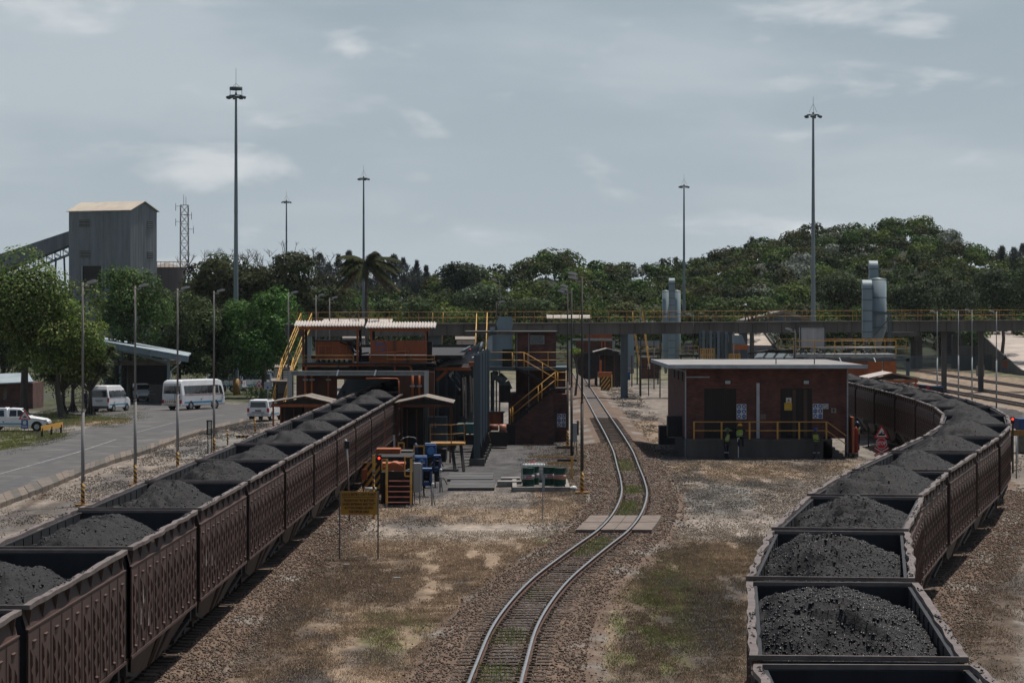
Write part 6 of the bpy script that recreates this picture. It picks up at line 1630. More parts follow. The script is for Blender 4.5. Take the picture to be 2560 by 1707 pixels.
def bus(lab):
 t = thing('minibus', lab, 'bus', (0, 0, 0), None, 0, world=False)
 st = [(-3.45, .95, .50, 1.3, 1.35, .93), (-3.42, 1.0, .42, 1.35, 2.35, .92), (-3.30, 1.02, .40, 1.35, 2.55, .86), (-3.0, 1.02, .38, 1.35, 2.62, .84), (2.6, 1.02, .38, 1.35, 2.62, .84), (3.1, 1.02, .38, 1.3, 2.5, .84), (3.35, 1.0, .40, 1.2, 1.9, .88), (3.5, .95, .42, 1.0, 1.1, .88)]
 loft(st).build('body', m_white, t, bevel=.025)
 for s in (-1, 1):
  z0, z1 = 1.42, 2.12; a, b = 1.014, .915
  for y0, y1 in ((-2.95, -2.45), (-2.40, -1.5), (-1.45, -.45), (-.40, .60), (.65, 1.65), (1.70, 2.45)):
   w_ = win(t, [(s * a, y0, z0), (s * a, y1, z0), (s * b, y1, z1), (s * b, y0, z1)], (s, 0, .15))
  win(t, [(s * a, 2.55, 1.3), (s * a, 3.15, 1.3), (s * b, 2.95, z1 - .1), (s * b, 2.55, z1)], (s, 0, .15))
  for nm, z_, h_, mt in (('side_stripe', .62, .14, m_stripe), ('thin_red_stripe', 1.30, .025, m_lampr), ('thin_yellow_stripe', 1.34, .025, m_yellow)):
   m = MB(); m.box(s * 1.021, s * 1.026, -3.0, 2.9, z_, z_ + h_); m.build(nm, mt, t)
  m = MB(); m.add([(s * 1.027, -.5, 1.05), (s * 1.027, -.3, .92), (s * 1.027, -.12, 1.2), (s * 1.027, -.25, .95), (s * 1.027, -.4, .8)], [(0, 1, 2, 3, 4)]); m.build('emblem', m_bump, t)
  m = MB(); m.box(s * .80, s * 1.0, -3.475, -3.40, .62, .92); m.build('tail_light', m_lampr, t)
  m = MB(); m.box(s * 1.05, s * 1.22, 3.2, 3.32, 1.5, 1.9); m.build('wing_mirror', m_black, t)
  m = MB(); m.box(s * 1.021, s * 1.03, 1.2, 1.7, .42, .64); m.build('vent_grille', m_bump, t)
 win(t, [(-.86, -3.44, 1.45), (.86, -3.44, 1.45), (.80, -3.42, 2.12), (-.80, -3.42, 2.12)], (0, -1, .03), 'rear_window')
 win(t, [(-.88, 3.42, 1.2), (.88, 3.42, 1.2), (.80, 3.22, 2.2), (-.80, 3.22, 2.2)], (0, 1, .2), 'windscreen')
 m = MB()
 for k in range(7): m.extr([(-.75 + k * .22, -3.48, .68), (-.64 + k * .22, -3.48, .68), (-.56 + k * .22, -3.48, .84), (-.67 + k * .22, -3.48, .84)], (0, .04, 0))
 m.build('chevron_board', m_yellow, t)
 m = MB(); m.box(-1.0, 1.0, -3.52, -3.38, .42, .60); m.build('rear_bumper', m_white, t)
 m = MB(); m.box(-.7, .7, -3.525, -3.515, .47, .55); m.build('yellow_band', m_yellow, t)
 m = MB(); m.box(-.26, .26, -3.48, -3.46, .92, 1.03); m.build('number_plate', m_signw, t)
 m = MB(); m.disc((.72, -3.47, 1.15), (0, 1, 0), .13); m.build('round_decal', mat('decal_orange', (.5, .12, .03), None, .4), t)
 m = MB(); m.box(.30, .34, -3.47, -3.43, .6, 2.2); m.build('door_seam', m_bump, t)
 arch(None, t, (-2.0, 1.95), 1.02, .38); wheels(t, (-2.0, 1.95), 1.03, .38, .25)
 return t
t = pickup('white pickup with canopy and blue stripe, side on at the left edge'); place(t, 8, 1078, R(-90 + 0)); t.location.x = XP(45, 212); t.location.y = 211.5
t = van('white high roof minivan with blue stripe seen from behind beside the palms'); place(t, 278, 1028, R(-16)); t.location = (XP(277, 254), 254, 0)
t = bus('white minibus with blue stripe and dark windows standing on the road'); t.location = (XP(483, 259), 259.5, 0); t.rotation_euler = (0, 0, R(-27))
t = pickup('white pickup with canopy seen from behind beside the grey portal frame'); t.location = (XP(664, 233), 233, 0); t.rotation_euler = (0, 0, R(-9))
t = pickup('silver pickup parked facing out under the carport roof'); t.location = (XP(352, 283), 284, 0); t.rotation_euler = (0, 0, R(198))
t = van('white van half hidden in shade behind the tallest mast foot'); t.location = (XP(640, 320), 322, 0); t.rotation_euler = (0, 0, R(60))
t = van('white van parked in deep shade left of the tallest mast foot'); t.location = (XP(556, 318), 318, 0); t.rotation_euler = (0, 0, R(80))
# ---------------------------------------------------------------- carport, sheds and the small brick hut
m_roofb = mat('pale_blue_roof', (.30, .36, .39), (.22, .27, .30), .5, scale=.5, streak=False)
t = thing('carport', 'pale blue mono pitch carport roof on grey posts sheltering parked vehicles', 'carport', (XP(360, 275), 275, 0))
a, b, c, d = P(260, 856, 276), P(470, 893, 270), P(478, 885, 286), P(262, 846, 296)
m = MB(); m.extr([a, b, c, d], (0, 0, .12)); m.build('roof', m_roofb, t)
m = MB(); m.beam(a + Vector((0, 0, -.25)), b + Vector((0, 0, -.25)), .15, .4); m.build('roof_beam', m_grey, t)
m = MB(); m.beam(P(300, 873, 277), P(418, 906, 274), .12, .25); m.build('tie_beam', m_grey, t)
for px, d_, y in ((420.5, 273, 890), (262, 277, 858), (300, 290, 860)): MB().pbox(px - 3, px + 3, y, y + 200, d_, .25).build('post', m_grey, t) if False else MB().box(XP(px - 3, d_), XP(px + 3, d_), d_, d_ + .25, 0, ZP(y, d_)).build('post', m_grey, t)
m = MB(); m.pipe([P(452, 893, 270.5), P(451, 906, 270.5), P(427, 928, 272.8), P(426, 1010, 272.8)], .05, 6); m.build('downpipe', m_white, t)
MB().box(XP(262, 292), XP(418, 292), 292, 292.3, 0, ZP(912, 292)).build('back_wall', m_dark, t)
MB().pbox(278, 420, 903, 913, 280, 10).build('inner_roof', mat('tan_fascia', (.20, .165, .135), (.14, .115, .095), .8, scale=1), t)
t = thing('block_wall', 'low grey block wall panel in front of the parked silver pickup', 'wall', (XP(393, 276), 276, 0))
for j in range(6):
 for k in range(4):
  o = .0 if j % 2 else -.2
  MB().box(XP(373, 276) + k * .42 + o * .5, XP(373, 276) + k * .42 + .405 + o * .5, 276, 276.2, j * .3, j * .3 + .285).build('block', m_conc_d, t)
t = thing('tee_lamp', 'pale concrete T shaped roof edge standing above the carport', 'canopy', (XP(408, 300), 300, 0))
m = MB(); m.pbox(378, 422, 826, 830, 300, 3); m.pbox(386, 418, 830, 836, 300.3, 2); m.build('canopy_slab', m_roofb, t)
MB().box(XP(405, 301), XP(412, 301), 301, 301.4, 0, ZP(834, 301)).build('column', m_grey, t)
t = thing('brick_hut', 'small dark brick hut with pale blue roof at the far left under the trees', 'hut', (XP(45, 262), 262, 0))
MB().box(XP(-30, 262), XP(82, 262), 262, 268, 0, ZP(957, 262)).build('wall', m_brickd, t)
m = MB(); m.extr([P(-40, 962, 261), P(84, 956, 261), P(70, 934, 267), P(-40, 938, 267)], (0, 0, .1)); m.build('roof', m_roofb, t)
for px in (8, 52): MB().pbox(px, px + 10, 970, 1000, 261.95, .1).build('window', m_glass, t)
for lab, px0, px1, y0, y1, d_, mt in (('pale workshop wall with tan roof glimpsed left of the portal frame', 686, 724, 915, 945, 300, m_white), ('low cream shed roof seen below the bridge left of the vent house', 1142, 1186, 845, 860, 340, m_sheet),
         ('small pale store behind the hydraulic tank under the bridge', 860, 910, 845, 885, 330, m_galv), ('grey low store with brown roof beyond the parked pickup', 682, 722, 950, 1000, 262, m_conc_d)):
 t = thing('store_building', lab, 'building', (XP(px0, d_), d_, 0))
 MB().box(XP(px0, d_), XP(px1, d_), d_, d_ + 5, 0, ZP(y0 + 5, d_)).build('wall', mt, t)
 m = MB(); m.extr([P(px0 - 4, y0 + 5, d_ - .4), P(px1 + 4, y0 + 5, d_ - .4), P(px1 + 4, y0 - 2, d_ + 5), P(px0 - 4, y0 - 2, d_ + 5)], (0, 0, .1)); m.build('roof', m_sheetd, t)
 MB().box(XP(px0 + 6, d_), XP(px0 + 12, d_), d_ - .03, d_, 0, 2.1).build('door', m_dark, t)
t = thing('gabled_warehouse', 'large low gabled warehouse roof rising above the footbridge before the hill', 'building', (XP(1970, 430), 430, 0))
m = MB(); zA, zE = ZP(776, 430), ZP(800, 430)
for a_, b_ in ((1866, 1958), (1958, 2042)):
 za, zb = (zE, zA) if a_ == 1866 else (zA, zE)
 m.extr([(XP(a_, 430), 430, za), (XP(b_, 430), 430, zb), (XP(b_, 430), 430, zb - .35), (XP(a_, 430), 430, za - .35)], (0, 18, 0))
m.build('roof', m_sheetd, t)
m = MB(); m.extr([(XP(1880, 430), 430.3, zE - .4), (XP(2030, 430), 430.3, zE - .4), (XP(1958, 430), 430.3, zA - .5)], (0, .2, 0)); m.build('gable', m_greyd, t)
for px in (1876, 2032):
 for yy in (431, 446): MB().box(XP(px, 430), XP(px, 430) + .3, yy, yy + .3, 0, zE - .4).build('column', m_greyd, t)
# ---------------------------------------------------------------- cyclones
def cyclone(lab, cyl, ducts, d, y1c, supp=True):
 t = thing('dust_cyclone', lab, 'cyclone', (XP(sum(cyl[0][:2]) / 2, d), d, 0))
 for px0, px1, y0, y1 in cyl:
  r = (XP(px1, d) - XP(px0, d)) / 2; cx = XP((px0 + px1) / 2, d)
  m = MB(); z0, z1 = ZP(y1, d), ZP(y0, d)
  m.lathe((cx, d + r, 0), [(.02, z1 + .12), (r, z1), (r, z0), (r * .35, z0 - (z1 - z0) * .35), (.02, z0 - (z1 - z0) * .35)], 28); o = m.build('cylinder', m_grey, t)
  m = MB()
  for f in (.02, .33, .62, .98): m.lathe((cx, d + r, z0 + (z1 - z0) * f), [(r, 0), (r + .04, 0), (r + .04, .06), (r, .06)], 28)
  m.build('flange', m_greyd, o, kind='stuff')
 for px0, px1, ya, yb, dd in ducts:
  x0, x1 = XP(px0, dd), XP(px1, dd); z0, z1 = ZP(yb, dd), ZP(ya, dd)
  R_ = min(.75 * (x1 - x0) * 1.3, (z1 - z0) * .5); m = MB()
  pts = [(x0, dd, z0), (x0, dd, z1 - R_)]
  prof = [(dd, z0), (dd, z1 - R_)] + [(dd + R_ - R_ * math.cos(a), z1 - R_ + R_ * math.sin(a)) for a in np.linspace(0, math.pi / 2, 8)[1:]] + [(dd + R_ + .3, z1), (dd + R_ + .3, z1 - R_ * .9), (dd + R_ * .95, z1 - R_ * 1.0), (dd + .75, z0)]
  m.extr([(x0, y, z) for y, z in prof], (x1 - x0, 0, 0)); o = m.build('duct', m_grey, t)
  m = MB(); k = int((z1 - R_ - z0) / .9)
  for j in range(k + 1):
   z = z1 - R_ - j * .9; m.box(x0 - .03, x1 + .03, dd - .03, dd + .3, z - .03, z + .03)
  m.build('duct_flange', m_greyd, o)
 if supp:
  px0, px1, y0, y1 = cyl[0]
  for a in (px0 - 8, px1 + 6):
   for yy in (0, 1.5): MB().box(XP(a, d), XP(a + 3, d), d + yy - .2, d + yy, 0, ZP(y1 - 40, d)).build('support_leg', m_greyd, t)
  m = MB(); m.box(XP(px0 - 8, d), XP(px1 + 9, d), d - .25, d - .1, ZP(y1 - 42, d), ZP(y1 - 36, d)); m.beam(P(px1 + 7, y1 - 30, d - .2), P(px0, y1 + 30, d - .2), .08); m.build('support_beam', m_greyd, t)
 return t
cyclone('large blue grey dust cyclone with two hooked ducts above the right hand tippler', [(2174, 2219, 697, 822)], [(2174, 2196, 651, 697, 251), (2157, 2181, 699, 845, 249.2)], 250, 845)
cyclone('distant twin blue grey dust cyclones with a hooked centre duct beyond the footbridge', [(1656, 1674, 727, 880), (1685, 1702, 727, 880)], [(1672.5, 1687.5, 695, 905, 378)], 380, 900, False)
# ---------------------------------------------------------------- right hand tippler behind the substation
tr = thing('tippler_station', 'orange tippler station with yellow railed deck beside the right hand train', 'tippler', (XP(2150, 235), 235, 0))
MB().pbox(1990, 2240, 885, 893, 235, 5).build('deck_beam', m_galv, tr)
zd = ZP(885, 235)
railing(tr, [(XP(1985, 235), 235, zd), (XP(2240, 235), 235, zd)], m_yellow, 1.05, 1.7, .03)
railing(tr, [(XP(1945, 239), 239, zd), (XP(2266, 239), 239, zd)], m_yold, 1.15, 1.6, .03)
MB().tube(P(2040, 870, 234.8), P(2238, 869, 234.8), .07, n=8).build('pipe', m_galv, tr)
for a, b in ((2030, 2100), (2104, 2166), (2168, 2205), (2209, 2241)): MB().pbox(a, b, 895, 940 if a > 2100 else 915, 236, .5).build('front_panel', m_orange2 if a > 2160 else m_orange, tr)
wp = MB().pbox(2002, 2062, 819, 868, 236, 1.4).build('white_hood', mat('dirty_white_sheet', (.42, .42, .42), (.26, .25, .25), .6, scale=1.5, streak=True), tr)
m = MB(); m.pbox(2000, 2003, 817, 890, 235.9, .2); m.pbox(2061, 2064, 817, 890, 235.9, .2); m.pbox(2000, 2064, 815.5, 819, 235.9, .2); m.build('hood_frame', m_greyd, wp)
m = MB(); rr = random.Random(8)
for k in range(60):
 a = rr.uniform(1960, 2200); y = rr.uniform(868, 884); m.tube(P(a, y, 237 + rr.random() * 2), P(a + rr.uniform(-8, 8), y + rr.uniform(-3, 9), 237 + rr.random() * 2), .05, n=5)
m.build('hose_bundle', m_dark, tr, kind='stuff')
m = MB()
for k in range(6): m.pipe([P(1870 + k * 6, 884 - k, 236 + k * .2), P(1920 + k * 5, 876 + k, 236), P(1990, 874 + k * 1.5, 236)], .07, 6)
m.build('hose_bundle', m_dark, tr, kind='stuff')
for k in range(5):
 m = MB(); m.extr([P(1885 + k * 26, 897, 236.5), P(1905 + k * 26, 897, 236.5), P(1914 + k * 26, 884, 238.5), P(1895 + k * 26, 884, 238.5)], (0, 0, .08)); m.build('slope_panel', m_greyd, tr)
for px in (1833, 1987): MB().box(XP(px, 234), XP(px + 3, 234), 234, 234.2, 0, ZP(830, 234)).build('post', m_galv, tr)
m = MB(); m.extr([P(1826, 838, 237), P(1856, 838, 237), P(1868, 870, 237), P(1826, 856, 237)], (0, 2, 0)); m.build('hopper_plate', m_grey, tr)
MB().pbox(1826, 1870, 862, 874, 236.8, 1).build('hopper_lip', m_orange2, tr)
for a, b, y in ((1752, 1785, 871), (1823, 1850, 884)):
 t = thing('yellow_cage', 'yellow tubular safety cage rising behind the substation roof, ' + ('left one' if a == 1752 else 'right one behind the slate posts'), 'cage', (XP(a, 230), 230, 0))
 m = MB()
 for k in range(7):
  x = XP(a + (b - a) * k / 6, 230); m.box(x - .04, x + .04, 230, 230.06, 0, ZP(y, 230))
 m.build('upright', m_yellow, t); m = MB()
 for q in (0, 14): m.pbox(a, b, y + q, y + q + 2, 229.95, .1)
 m.build('rail', m_yellow, t)
pf = thing('portal_frame', 'dark grey steel portal frame over the right hand train behind the substation roof', 'frame', (XP(2140, 225), 225, 0))
MB().pbox(2012, 2274, 896, 903, 225, .28).build('beam', m_greyd, pf)
for a in (2012, 2266): MB().box(XP(a, 225), XP(a + 8, 225), 225, 225.28, 0, ZP(896, 225)).build('post', m_greyd, pf)
for px in (2098, 2184): MB().beam(P(px, 894, 224.9), P(px + 5, 905, 224.8), .08, .05).build('tube_lamp', m_white, pf)
canopy('orange gabled canopy with pale roof right of the far end of the right hand train', 2172, 2232, 2299, 945, 932, 949, 214, 6, m_orange2, False, m_sheet)
t = thing('pump_skid', 'row of small dark pumps with red caps behind the far wagons of the right train', 'pump', (XP(2320, 232), 232, 0))
MB().pbox(2296, 2358, 964, 982, 236, .9).build('casing', m_dark, t); m = MB(); m.tube(P(2296, 962, 236), P(2358, 968, 236), .06, n=6); m.build('pipe', m_blue, t)
for px, y in ((2290, 963), (2320, 969)): m = MB(); m.tube(P(px, y, 235), P(px, y, 235.6), .14, n=12); m.build('red_cap', m_lampr, t)
# ---------------------------------------------------------------- far middle tippler beyond the tower
tm = thing('tippler_station', 'distant sooty tippler station on the centre line under the footbridge', 'tippler', (XP(1500, 350), 350, 0))
MB().pbox(1440, 1533, 852, 930, 352, .5).build('front_wall', m_owall, tm)
MB().pbox(1465, 1530, 833, 846, 353, .4).build('upper_panel', m_orange, tm)
for px in (1503, 1511): MB().pbox(px, px + 3, 853, 880, 351.8, .15).build('pipe', m_orange2, tm)
pf = thing('portal_frame', 'distant grey steel portal frame under the footbridge near the centre', 'frame', (XP(1490, 346), 346, 0))
MB().pbox(1420, 1537, 846, 851, 346, .3).build('beam', m_galv, pf)
for a in (1420, 1531): MB().box(XP(a, 346), XP(a + 6, 346), 346, 346.3, 0, ZP(846, 346)).build('post', m_galv, pf)
m = MB(); cx = XP(1470, 356)
m.tube((cx, 350.2, 2.2), (cx, 351.2, 2.2), 1.6, n=20); m.build('drum', m_dark, tm)
canopy('distant dark gabled canopy with pale roof edge under the centre of the footbridge', 1484, 1518, 1551, 880, 871, 881, 338, 6, m_dark, True, m_galv)
t = thing('brick_kiosk', 'small dark brick kiosk with a white notice between the far stairs', 'hut', (XP(1625, 386), 386, 0))
MB().box(XP(1603, 384), XP(1648, 384), 384, 388, 0, ZP(895, 384)).build('wall', m_brickd, t); MB().pbox(1601, 1652, 892, 896, 383.5, 5).build('roof_slab', m_conc_d, t)
dd_ = MB().pbox(1611, 1632, 899, 942, 383.9, .1).build('door', m_owall, t); MB().pbox(1619, 1625.5, 909, 922, 383.8, .1).build('notice', m_signw, dd_)
t = thing('railed_platform', 'distant railed steel platform left of the far cyclones', 'platform', (XP(1620, 350), 350, 0))
zz = ZP(880, 352); MB().box(XP(1590, 352), XP(1648, 352), 352, 355, zz - .3, zz).build('deck', m_dark, t); railing(t, [(XP(1590, 352), 352, zz), (XP(1648, 352), 352, zz)], m_yold, .95, 1.0, .03)
for a in (1592, 1644): MB().box(XP(a, 352), XP(a + 3, 352), 352.5, 352.8, 0, zz - .3).build('leg', m_dark, t)
MB().pbox(1586, 1650, 852, 866, 356, .6).build('back_panel', m_grey, t)
t = thing('railed_platform', 'distant railed steel platform right of the far cyclones before the slate posts', 'platform', (XP(1720, 330), 330, 0))
zz = ZP(886, 332); MB().box(XP(1700, 332), XP(1748, 332), 332, 335, zz - .3, zz).build('deck', m_dark, t); railing(t, [(XP(1696, 332), 332, zz), (XP(1746, 332), 332, zz)], m_yold, .95, .9, .03)
MB().pbox(1711, 1730, 858, 880, 333.5, 1).build('cabinet', m_greyd, t)
for a in (1702, 1740): MB().box(XP(a, 332), XP(a + 3, 332), 332.5, 332.8, 0, zz - .3).build('leg', m_dark, t)
# ---------------------------------------------------------------- charging machines beside the tracks
def hazard_board(lab, px0, px1, y0, y1, d, legs=True):
 t = thing('hazard_board', lab, 'barrier', (XP((px0 + px1) / 2, d), d, 0))
 m = MB(); n = int((px1 - px0 + y1 - y0) / ((y1 - y0) * .24)) + 1
 MB().pbox(px0, px1, y0, y1, d, .06).build('board', m_black, t)
 w_ = (y1 - y0) * .13; sl = (y1 - y0) * .75
 for k in range(-8, 14):
  a = px0 + k * w_ * 2.05
  poly = [(a, y1), (a + w_, y1), (a + w_ + sl, y0), (a + sl, y0)]
  # clip the slanted stripe to the board
  out = poly
  for lim, sgn_ in ((px0, 1), (px1, -1)):
   res = []
   for i in range(len(out)):
    p, q = out[i], out[(i + 1) % len(out)]; ip, iq = (p[0] - lim) * sgn_ >= 0, (q[0] - lim) * sgn_ >= 0
    if ip: res.append(p)
    if ip != iq:
     f = (lim - p[0]) / (q[0] - p[0]); res.append((lim, p[1] + (q[1] - p[1]) * f))
   out = res
   if not out: break
  if out and len(out) > 2: m.add([P(x, y, d - .004) for x, y in out], [tuple(range(len(out)))])
 if m.v: m.build('stripe', m_yellow, t, kind='stuff')
 m = MB(); m.pbox(px0 - 1, px1 + 1, y0 - 2, y0, d - .03, .12); m.build('top_rail', m_yold, t)
 if legs:
  for a in (px0 + 2, px1 - 5): MB().box(XP(a, d), XP(a + 3, d), d + .06, d + .14, 0, ZP(y0, d)).build('leg', m_dark, t)
 return t
hazard_board('large black and yellow striped barrier board left of the yellow steps', 905, 950, 1158, 1222, 134)
hazard_board('black and yellow striped cover behind the yellow steps, under the blue pumps', 990, 1031, 1132, 1150, 146)
hazard_board('distant black and yellow striped board beside the centre line', 1502, 1525, 942, 976, 322)
t = thing('charging_machine', 'orange track side machine with yellow railed steps beside the left train', 'machine', (XP(985, 132), 132, 0))
yb = 128.2
zt_ = ZP(1205, yb)
for k in range(5):
 f = (k + 1) / 5; y0_ = yb + k * .26
 MB().box(XP(969, yb), XP(1026, yb), y0_, y0_ + .28, zt_ * f - .04, zt_ * f).build('step', mat('oxide_step', (.24, .07, .05), (.14, .05, .04), .6, scale=4), t)
MB().box(XP(969, yb), XP(1026, yb), yb + 1.3, yb + 3.2, zt_ - .15, zt_).build('landing', m_dark, t)
for a, b in ((964, 969), (1025, 1030)):
 MB().box(XP(a, yb), XP(b, yb), yb - .05, yb + .12, 0, ZP(1211, yb)).build('stair_post', m_yellow, t)
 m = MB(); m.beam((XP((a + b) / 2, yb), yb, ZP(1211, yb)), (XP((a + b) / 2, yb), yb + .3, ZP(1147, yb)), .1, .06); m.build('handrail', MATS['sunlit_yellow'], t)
 MB().box(XP(a, yb), XP(b, yb), yb - .06, yb + .13, 0, .16).build('white_foot', m_galv, t)
m = MB()
for (a, b, y0_, y1_) in ((955, 967, 1148, 1176), (1012, 1026, 1142, 1190)):
 for u, v_ in (((a, y0_), (b, y0_)), ((a, y0_), (a, y1_)), ((a, y1_), (b, y1_))): m.beam(P(*u, 129.5), P(*v_, 129.5), .05)
m.build('guard_loop', m_yellow, t)
MB().pbox(953, 1012, 1158, 1164, 131.5, 1.6).build('cross_beam', m_orange2, t)
m = MB(); c = P(985, 1176, 131); m.tube((c.x, c.y, c.z), (c.x, c.y + 1.6, c.z), .36, n=18); m.tube((c.x + .1, c.y - .1, c.z - .1), (c.x + .1, c.y, c.z - .1), .42, n=18); m.build('gear_casing', m_orange2, t)
MB().pbox(957, 990, 1166, 1180, 131.3, .8).build('gear_box', m_orange2, t)
MB().pbox(966, 1030, 1180, 1204, 132, 1.5).build('machine_base', m_dark, t); MB().box(XP(966, yb), XP(1030, yb), yb + 1.5, yb + 1.6, 0, ZP(1180, 129)).build('back_plate', m_dark, t); MB().box(XP(940, 137), XP(1030, 137), 137, 141, 0, ZP(1134, 140)).build('dark_backing', m_dark, t)  # black block added at the back to darken the machine area
m = MB(); rr = random.Random(5)
for k in range(14):
 a = rr.uniform(955, 1095); y = rr.uniform(1150, 1200); p = P(a, y, 136 + rr.random() * 4); q = p + Vector((rr.uniform(-.5, .5), .1, rr.uniform(-.6, -.1))); m.pipe([p, p.lerp(q, .5) + Vector((.1, 0, .12)), q], .025, 5)
m.build('hose', m_black, t, kind='stuff')
MB().pbox(953, 964, 1180, 1268, 130.6, 2).build('side_frame', m_dark, t)
m = MB(); c = P(981, 1181, 130.4); m.disc(c, (0, 1, 0), .085, 14, .1); m.build('gauge', m_galv, t)
m = MB(); m.pipe([c + Vector((.1, 0, 0)), P(1000, 1182, 130.5), P(1014, 1190, 130.5), P(1019, 1202, 130.5)], .02, 6); m.pipe([c + Vector((.1, 0, 0)), P(1002, 1180, 130.5), P(1024, 1172, 130.5)], .018, 6); m.build('cable', m_galv, t)
MB().pbox(940, 1000, 1122, 1134, 140, 1.5).build('rear_beam', m_orange2, t); MB().pbox(946, 1000, 1134, 1150, 140.5, 1.5).build('rear_block', m_owall, t)
MB().pbox(990, 1031, 1127, 1131, 145, 1.6).build('cover_plate', m_conc_d, t)
MB().pbox(904, 918, 1173, 1199, 133.6, .1).build('orange_plate', m_orange2, t)
for a, b, y0_, y1_, d_ in ((996, 1010, 1107, 1124, 148), (1035, 1060, 1115, 1137, 150)):
 m = MB()
 for u, v_ in (((a, y0_), (b, y0_)), ((a, y0_), (a, y1_)), ((b, y0_), (b, y1_))): m.beam(P(*u, d_), P(*v_, d_), .07)
 m.build('guard_hoop', m_yellow, t)
t = thing('cabinet', 'tall white grey steel cabinet right of the yellow steps', 'cabinet', (XP(1044, 131), 131, 0))
MB().pbox(1033.5, 1052, 1157, 1230, 130.5, .35).build('casing', mat('cabinet_grey', (.36, .36, .345), (.28, .28, .27), .5, scale=2, streak=True), t, bevel=.015)
MB().pbox(1052, 1055, 1160, 1228, 130.6, .2).build('hinge_side', m_galv, t)
for a in (1035, 1048): MB().box(XP(a, 130.5), XP(a + 2, 130.5), 130.6, 130.7, 0, ZP(1230, 130.5)).build('leg', m_dark, t)
for i, (lab, bx, cyl, d_, leg) in enumerate((('blue hydraulic pump unit standing highest behind the cabinet', (1061, 1090, 1111, 1143), (1077, 1127), 150, (1066, 1086)), ('blue hydraulic pump unit directly behind the cabinet top', (1035, 1067, 1142, 1178), (1053, 1158), 142, (1040, 1060)),
         ('low blue hydraulic pump unit with open front right of the cabinet', (1055, 1080, 1173, 1214), None, 136, (1058, 1078)), ('blue open framed pump unit on tripod legs furthest right', (1083, 1102, 1140, 1178), None, 143, (1086, 1100)))):
 t = thing('pump_unit', lab, 'pump', (XP(bx[0], d_), d_, 0), 'blue pump units beside the yellow steps')
 x0, x1, y0_, y1_ = bx
 if cyl:
  MB().pbox(x0, x1, y0_, y1_, d_, .7).build('housing', m_blue, t, bevel=.03); c = P(*cyl, d_ - .05); m = MB(); m.disc(c, (0, 1, 0), .19, 18, .14); m.build('motor_end', mat('pump_blue_light', (.06, .19, .42), None, .4), t)
 else:
  m = MB(); m.pbox(x0, x1, y0_, y0_ + 5, d_, .6); m.pbox(x0, x0 + 3, y0_, y1_, d_, .6); m.pbox(x1 - 5, x1, y0_, y1_, d_, .6); m.pbox(x0, x1, y1_ - 8, y1_, d_, .6); m.build('frame', m_blue, t)
  MB().pbox(x0 + 3, x1 - 5, y0_ + 5, y1_ - 8, d_ + .25, .3).build('valve_block', m_dark, t)
  m = MB()
  for k in range(3): m.tube(P(x0 + 7 + k * 4, y1_ - 11, d_ + .1), P(x0 + 7 + k * 4, y1_ - 11, d_ + .3), .035, n=6)
  m.build('nozzle', m_chrome, t)
 MB().pbox(x0 + 1, x1 - 1, y0_ - 3, y0_ - .5, d_ + .05, .5).build('lid', mat('pale_blue_lid', (.22, .32, .50), None, .5), t)
 MB().box(XP(x0 + 3, d_), XP(x1 - 3, d_), d_ + .15, d_ + .6, .25 if i != 2 else .45, ZP(y1_, d_)).build('drive_unit', m_dark, t)
 for a in leg:
  m = MB(); m.beam((XP(a, d_), d_ + .3, ZP(y1_, d_)), (XP(a + 2, d_), d_ + .1, 0), .06); m.build('leg', m_dark, t)
for i, (px, y0_, y1_, d_) in enumerate(((1080, 1212, 1262, 129.5), (1100, 1176, 1226, 139))):
 t = thing('stand_post', ('nearer' if i == 0 else 'farther') + ' short steel stand with white knob right of the blue pumps', 'stand', (XP(px, d_), d_, 0), 'short steel stands right of the blue pumps')
 m = MB(); m.tube((XP(px, d_), d_, 0), P(px, y0_, d_), .035, n=8); m.beam((XP(px + 6, d_), d_ + .2, 0), P(px + 1, y0_ + 8, d_), .05); m.build('shaft', m_galv, t)
 m = MB(); c = P(px + 2, y0_ - 2, d_); m.lathe(c, [(0, -.07), (.06, -.04), (.07, 0), (.05, .05), (0, .07)], 10); m.build('knob', m_signw, t)
# pipes and signals
t = thing('white_drum_pipe', 'short white pipe lying low before the striped barrier board', 'pipe', (XP(925, 125), 125, 0))
MB().tube(P(912, 1221, 128), P(941, 1221, 128), .06, n=10).build('pipe', m_signw, t); m = MB();
for a in (915, 938): m.box(XP(a, 128) - .02, XP(a, 128) + .02, 127.98, 128.02, 0, ZP(1224, 128))
m.build('stand', m_dark, t)
t = thing('track_signal', 'red track signal on a yellow and black post left of the yellow steps', 'signal', (XP(934, 121), 121, 0))
d_ = 121; MB().tube((XP(934, d_), d_, 0), (XP(934, d_), d_, ZP(1178, d_)), .05, n=10).build('striped_post', m_hazard, t)
MB().box(XP(931, d_), XP(938, d_), d_ - .04, d_ + .04, ZP(1178, d_), ZP(1137, d_)).build('yellow_head', m_yellow, t)
h = MB().pbox(942, 953.5, 1137, 1161, d_, .15).build('lamp_case', m_black, t)
m = MB(); c = P(947.7, 1145, d_ - .02); m.disc(c, (0, 1, 0), .048, 16, .03); m.build('lens', mat('lit_red_lens', (.6, .02, .01), None, .3, emit=((1, .045, .02), 2.4)), h)
m = MB(); m.disc(P(947.7, 1155, d_ - .02), (0, 1, 0), .045, 16, .03); m.build('dark_lens', m_dark, h)
m = MB(); m.extr([P(943, 1139.5, d_ - .14), P(952.5, 1139.5, d_ - .14), P(952.5, 1139.5, d_), P(943, 1139.5, d_)], (0, 0, .012)); m.build('hood', m_black, h)
m = MB(); m.disc(P(934, 1177, d_ - .08), (0, 1, 0), .055, 12, .06); m.build('round_button', m_galv, t)
